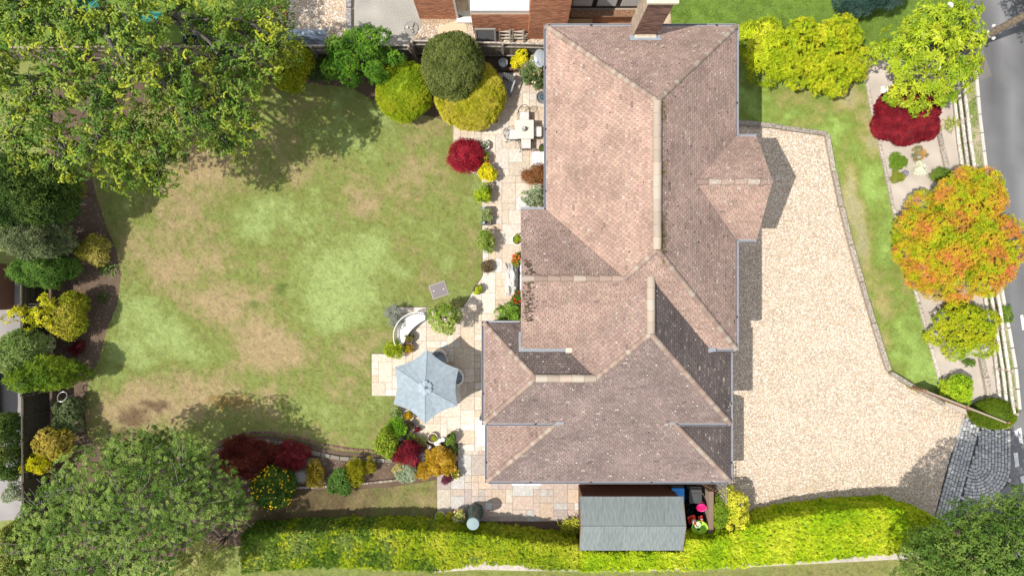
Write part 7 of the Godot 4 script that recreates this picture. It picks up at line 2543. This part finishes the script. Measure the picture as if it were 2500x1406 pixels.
func front_plants() -> void:
	shrub("palm_leaved_shrub", "lime shrub with hand shaped leaves at the house's top right corner", "shrub", 1868, 128, 66, 74, 2.2, 0.2, 9, "whorl", 0.27, [Color(0.27, 0.38, 0.012), Color(0.42, 0.5, 0.015), Color(0.52, 0.55, 0.03)], {"dens": 1.25})
	shrub("yellow_maple", "spreading yellow green maple on the front lawn", "tree", 2008, 142, 112, 90, 2.6, 0.4, 22, "maple", 0.125, [Color(0.26, 0.37, 0.012), Color(0.4, 0.47, 0.016), Color(0.54, 0.53, 0.025)], {"trunk": 0.07, "dens": 1.25, "fr": 130.0, "size": 0.3, "spread": 0.8})
	var mf := P(2275, 130)
	var mg := thing("magnolia", "magnolia with glossy lime leaves and a few white blooms", "tree", mf)
	var ml := []
	for q in [[2268, 55, 3.7, 0.85], [2200, 100, 3.4, 0.72], [2335, 55, 3.5, 0.75], [2352, 130, 3.5, 0.75], [2275, 120, 4.2, 0.95], [2330, 190, 3.3, 0.7], [2215, 165, 3.2, 0.62], [2152, 128, 2.8, 0.42], [2285, 215, 3.1, 0.55], [2212, 222, 2.7, 0.55], [2243, 262, 2.4, 0.42], [2376, 85, 3.2, 0.5], [2300, 12, 3.3, 0.7], [2372, 168, 3.0, 0.42], [2180, 235, 2.5, 0.35], [2310, 232, 2.8, 0.4], [2375, 25, 3.0, 0.4]]:
		ml.append([P(q[0], q[1], q[2]) - mf, Vector3(q[3], q[3] * 0.7, q[3])])
	trunk_to(mg, ml, 0.12, 1.2, M.lichenbark)
	crown(mg, ml, "rosette", 0.2, [Color(0.17, 0.28, 0.012), Color(0.3, 0.4, 0.015), Color(0.44, 0.5, 0.03)], 0.85, -0.6, 0.6, 90.0, "crown", true)
	for q in [[2254, 88, 4.3], [2288, 163, 3.9], [2160, 218, 2.9], [2320, 15, 3.9]]:
		blooms(mg, P(q[0], q[1], q[2]) - mf, Vector3(0.06, 0.04, 0.06), 3, 0.14, [lin(0.78, 0.74, 0.66)])
	shrub("red_maple", "large wine red rounded maple under the magnolia", "shrub", 2222, 284, 82, 74, 1.7, 0.05, 14, "maple", 0.075, [Color(0.12, 0.006, 0.012), Color(0.2, 0.012, 0.022), Color(0.28, 0.025, 0.035)], {"core": 0.86, "depth": 0.2, "dens": 2.2, "fr": 160.0})
	shrub("blue_conifer", "blue green conifer at the top edge of the picture", "conifer", 2140, -34, 84, 60, 3.0, 0.2, 10, "fine", 0.13, [Color(0.03, 0.075, 0.06), Color(0.06, 0.12, 0.1), Color(0.1, 0.17, 0.14)], {"core": 0.6, "dens": 1.2})
	shrub("orange_maple", "large maple turning orange and yellow beside the road", "tree", 2338, 572, 140, 154, 3.6, 0.7, 30, "maple", 0.09, ORANGE, {"trunk": 0.11, "dens": 1.3, "fr": 85.0, "size": 0.27, "spread": 0.8})
	shrub("pale_orange_shrub", "pale apricot shrub below the orange maple", "shrub", 2304, 716, 44, 24, 1.2, 0.1, 5, "maple", 0.09, [Color(0.5, 0.38, 0.05), Color(0.6, 0.45, 0.16)], {"dens": 0.8})
	shrub("lime_maple", "lime yellow maple between orange maple and lawn's end", "shrub", 2356, 808, 80, 66, 1.8, 0.2, 11, "maple", 0.1, [Color(0.24, 0.38, 0.012), Color(0.36, 0.44, 0.015), Color(0.5, 0.5, 0.02)], {"dens": 1.2, "size": 0.36, "spread": 0.74})
	shrub("fern_shrub", "green fern like shrub at the orange maple's top edge", "shrub", 2296, 428, 30, 16, 0.8, 0.05, 4, "fine", 0.14, MID, {})
	shrub("orange_flowers", "dark plant with orange flowers under the apricot shrub", "plant", 2334, 746, 26, 16, 0.6, 0.05, 3, "oval", 0.08, [Color(0.05, 0.08, 0.02), Color(0.5, 0.12, 0.02)], {})
	shrub("round_shrub", "small round green shrub in the pale front bed", "shrub", 2191, 397, 22, 21, 0.6, 0.03, 4, "oval", 0.06, [Color(0.1, 0.19, 0.015), Color(0.18, 0.28, 0.03)], {"core": 0.6})
	shrub("round_shrub", "small round olive shrub below its greener neighbour", "shrub", 2190, 431, 17, 15, 0.45, 0.03, 3, "oval", 0.05, [Color(0.2, 0.24, 0.03), Color(0.3, 0.32, 0.05)], {"core": 0.6})
	shrub("lavender", "little mauve lavender beside the olive shrub", "plant", 2208, 424, 7, 9, 0.35, 0.02, 2, "fine", 0.08, [Color(0.25, 0.22, 0.35), Color(0.4, 0.36, 0.5)], {})
	shrub("orange_flowers", "grey green plant with orange flower heads in the pale bed", "plant", 2245, 375, 21, 16, 0.5, 0.03, 4, "rosette", 0.12, [Color(0.14, 0.2, 0.12), Color(0.25, 0.25, 0.12), Color(0.65, 0.25, 0.06)], {"dens": 0.6})
	shrub("white_flowers", "white flowering plant in the pale front bed", "plant", 2245, 413, 15, 16, 0.5, 0.03, 4, "oval", 0.07, [Color(0.35, 0.4, 0.15), Color(0.7, 0.7, 0.55), Color(0.8, 0.8, 0.7)], {"dens": 0.9})
	shrub("small_plant", "small spiky green plant near the end of the front bed", "plant", 2365, 886, 12, 10, 0.35, 0.02, 2, "rosette", 0.13, MID, {})
	shrub("hydrangea", "fresh lime green shrub beside the open gate", "shrub", 2341, 953, 36, 36, 1.1, 0.05, 7, "oval", 0.1, [Color(0.2, 0.36, 0.012), Color(0.32, 0.46, 0.02), Color(0.42, 0.54, 0.04)], {"core": 0.6})
	shrub("topiary_mound", "smooth dark green clipped mound by the drive entrance", "bush", 2426, 1010, 54, 37, 1.15, 0.0, 1, "box", 0.045, [Color(0.08, 0.14, 0.01), Color(0.13, 0.2, 0.012), Color(0.19, 0.25, 0.02)], {"core": 0.9, "depth": 0.08, "dens": 1.2})
	for q in [[2328, 305, 10, 22], [2334, 260, 8, 18]]:
		pass
	shrub("verge_plant", "tuft of strap leaves under the rail fence by the road", "plant", 2322, 308, 14, 16, 0.45, 0.0, 2, "grass", 0.35, [Color(0.2, 0.28, 0.03), Color(0.35, 0.4, 0.06)], {})
	shrub("verge_plant", "green plant growing out between the road and rail fence", "plant", 2460, 770, 10, 26, 0.6, 0.02, 3, "rosette", 0.14, MID, {})


func big_trees() -> void:
	# the cherry at the top left: limbs from one trunk, each carrying a spray of leaves
	var foot := Vector3(-15.2, 0, -9.4)
	var t := thing("cherry_tree", "large cherry tree with lichened limbs filling the top left corner", "tree", foot)
	var spots := [[60, 60, 7.0, 1.3], [180, 150, 7.3, 1.2], [90, 250, 7.0, 1.3], [50, 340, 6.2, 1.2], [250, 240, 7.8, 1.2], [345, 330, 6.6, 1.2], [300, 415, 5.6, 1.0], [430, 190, 7.4, 1.15], [470, 290, 6.3, 1.1], [560, 245, 6.2, 1.1], [600, 300, 5.6, 0.8], [555, 350, 5.0, 0.75], [610, 165, 5.6, 1.1], [640, 75, 4.4, 1.3], [520, 60, 5.4, 1.2], [330, 70, 7.6, 1.1], [200, 40, 7.6, 1.1], [405, 385, 5.2, 0.9], [170, 370, 6.4, 1.1], [385, 440, 4.9, 0.7], [540, 140, 6.0, 1.0], [-60, 180, 7.0, 1.4], [-80, 20, 7.0, 1.5], [120, -60, 7.6, 1.6], [380, -50, 5.6, 1.5], [560, -60, 3.6, 0.8], [250, 340, 7.0, 1.0], [700, 120, 4.0, 0.7], [330, 170, 8.2, 1.0]]
	var lob := []
	for s in spots:
		var p := P(s[0], s[1], s[2]) - foot
		lob.append([p, Vector3(s[3], s[3] * 0.62, s[3])])
	var m := MB.new()
	var fork := Vector3(0.1, 2.4, 0.1)
	m.tube([Vector3(0, -0.1, 0), Vector3(-0.05, 0.6, 0), Vector3(0.05, 1.5, 0.05), fork], [0.42, 0.33, 0.3, 0.28], 10)
	part(t, "trunk", m.mesh(), M.lichenbark)
	# main limbs go to groups of sprays
	for grp in [[[0, 1, 16, 22, 23], Vector3(-2.6, 4.6, -1.6)], [[2, 3, 18, 21], Vector3(-2.4, 4.6, 1.4)], [[4, 5, 6, 26, 19, 17], Vector3(0.1, 5.0, 2.0)], [[7, 8, 9, 10, 11], Vector3(1.9, 4.8, 1.2)], [[12, 13, 14, 20, 25, 27], Vector3(2.4, 4.8, -0.9)], [[15, 24, 28], Vector3(0.0, 5.2, -1.4)]]:
		m = MB.new()
		var el: Vector3 = grp[1]
		bough(m, fork - Vector3(0, 0.15, 0), el, 0.19, 0.12, 0.06, 8, 6)
		for i in grp[0]:
			var c: Vector3 = lob[i][0]
			bough(m, el, c + Vector3(0, lob[i][1].y * 0.55, 0), 0.1, 0.045, 0.06, 6, 6)
			for k in 9:
				var e: Vector3 = c + rdir(-0.2) * lob[i][1] * rf(0.7, 1.1)
				bough(m, el.lerp(c + Vector3(0, lob[i][1].y * 0.4, 0), rf(0.55, 1.0)), e, 0.03, 0.008, 0.06, 4, 4)
		part(t, "limb", m.mesh(), M.lichenbark)
	crown(t, lob, "sprig", 0.145, [Color(0.06, 0.13, 0.016), Color(0.11, 0.2, 0.022), Color(0.2, 0.28, 0.03), Color(0.36, 0.4, 0.03)], 0.5, -0.75, 0.9, 90.0, "crown", true)
	# the big shrubby tree at the bottom left
	foot = Vector3(-14.6, 0, 9.6)
	t = thing("broad_tree", "broad green tree with grey twigs at the bottom left", "tree", foot)
	spots = [[330, 1250, 5.4, 1.9], [210, 1180, 4.8, 1.4], [330, 1130, 4.6, 1.3], [450, 1130, 4.4, 1.2], [520, 1190, 4.4, 1.1], [560, 1240, 4.0, 0.9], [450, 1240, 5.2, 1.4], [210, 1290, 5.0, 1.5], [120, 1260, 4.4, 1.2], [100, 1340, 4.4, 1.3], [240, 1370, 5.0, 1.5], [360, 1350, 5.2, 1.3], [380, 1085, 3.6, 0.8], [290, 1100, 3.7, 0.7], [480, 1110, 3.5, 0.7], [330, 1440, 5.0, 1.6], [160, 1440, 4.6, 1.5], [150, 1200, 4.0, 0.9]]
	lob = []
	for s in spots:
		lob.append([P(s[0], s[1], s[2] - 0.4) - foot, Vector3(s[3], s[3] * 0.7, s[3])])
	m = MB.new()
	m.tube([Vector3(0, -0.1, 0), Vector3(0.05, 0.7, 0), Vector3(0, 1.4, 0)], [0.32, 0.25, 0.22], 9)
	part(t, "trunk", m.mesh(), M.bark)
	for i in lob.size():
		m = MB.new()
		bough(m, Vector3(0, 1.3, 0), lob[i][0], 0.1, 0.04, 0.05, 6, 5)
		for k in 20:
			var d := rdir(-0.1)
			var e: Vector3 = lob[i][0] + d * lob[i][1] * rf(0.95, 1.3)
			bough(m, lob[i][0] + d * lob[i][1] * 0.2 + rdir() * 0.12, e, 0.009, 0.004, 0.04, 4, 4)
		part(t, "limb", m.mesh(), M.twig)
	crown(t, lob, "rosette", 0.105, [Color(0.06, 0.125, 0.02), Color(0.11, 0.19, 0.03), Color(0.18, 0.27, 0.055), Color(0.26, 0.34, 0.08)], 0.7, -0.6, 0.7, 80.0, "crown")
	# variegated shrubs in front of it
	shrub("variegated_shrub", "cream and green variegated shrub at the bottom left corner", "shrub", 45, 1345, 62, 74, 4.6, 1.6, 9, "oval", 0.09, [Color(0.12, 0.17, 0.03), Color(0.3, 0.33, 0.07), Color(0.48, 0.44, 0.16)], {"dens": 0.9})
	shrub("variegated_shrub", "straw coloured bamboo like shrub at the hedge's left end", "shrub", 500, 1358, 66, 60, 4.9, 1.8, 10, "whorl", 0.16, [Color(0.14, 0.2, 0.03), Color(0.3, 0.32, 0.09), Color(0.5, 0.46, 0.2)], {"dens": 0.8, "size": 0.32, "spread": 0.78})
	# the oak at the bottom right
	foot = Vector3(20.0, 0, 11.4)
	t = thing("street_tree", "dark green tree overhanging the bottom right corner", "tree", foot)
	spots = [[2280, 1370, 5.2, 1.2], [2370, 1300, 5.6, 1.2], [2440, 1275, 5.8, 1.1], [2500, 1260, 5.8, 1.1], [2330, 1350, 5.8, 1.3], [2440, 1360, 6.4, 1.5], [2540, 1340, 6.4, 1.6], [2260, 1440, 5.2, 1.3], [2380, 1450, 6.2, 1.6], [2520, 1460, 6.4, 1.7], [2250, 1330, 4.6, 0.7], [2600, 1400, 6.0, 1.6]]
	lob = []
	for s in spots:
		lob.append([P(s[0], s[1], s[2]) - foot, Vector3(s[3], s[3] * 0.6, s[3])])
	m = MB.new()
	m.tube([Vector3(0, -0.1, 0), Vector3(0.05, 1.0, 0), Vector3(0, 2.4, 0)], [0.34, 0.27, 0.24], 9)
	part(t, "trunk", m.mesh(), M.lichenbark)
	for i in lob.size():
		m = MB.new()
		bough(m, Vector3(0, 2.3, 0), lob[i][0] + Vector3(0, 0.2, 0), 0.12, 0.04, 0.06, 6, 6)
		for k in 10:
			var d := rdir(-0.1)
			bough(m, lob[i][0] + d * 0.1, lob[i][0] + d * lob[i][1] * rf(0.8, 1.05), 0.02, 0.006, 0.05, 4, 4)
		part(t, "limb", m.mesh(), M.lichenbark)
	crown(t, lob, "oval", 0.085, [Color(0.06, 0.13, 0.02), Color(0.12, 0.21, 0.035), Color(0.21, 0.3, 0.06)], 0.5, -0.6, 0.8, 80.0, "crown")
	# a tall tree just above the top right corner, whose shade falls on the road
	foot = Vector3(24.4, 0, -14.6)
	t = thing("street_tree", "tall tree beyond the top right corner shading the road", "tree", foot)
	lob = lobes_of(Vector3(-1.9, 6.3, 1.5), Vector3(4.0, 1.9, 3.6), 10)
	trunk_to(t, lob, 0.24, 3.2, M.bark)
	crown(t, lob, "oval", 0.12, DARK, 0.45, -0.8, 0.8, 60.0, "crown")
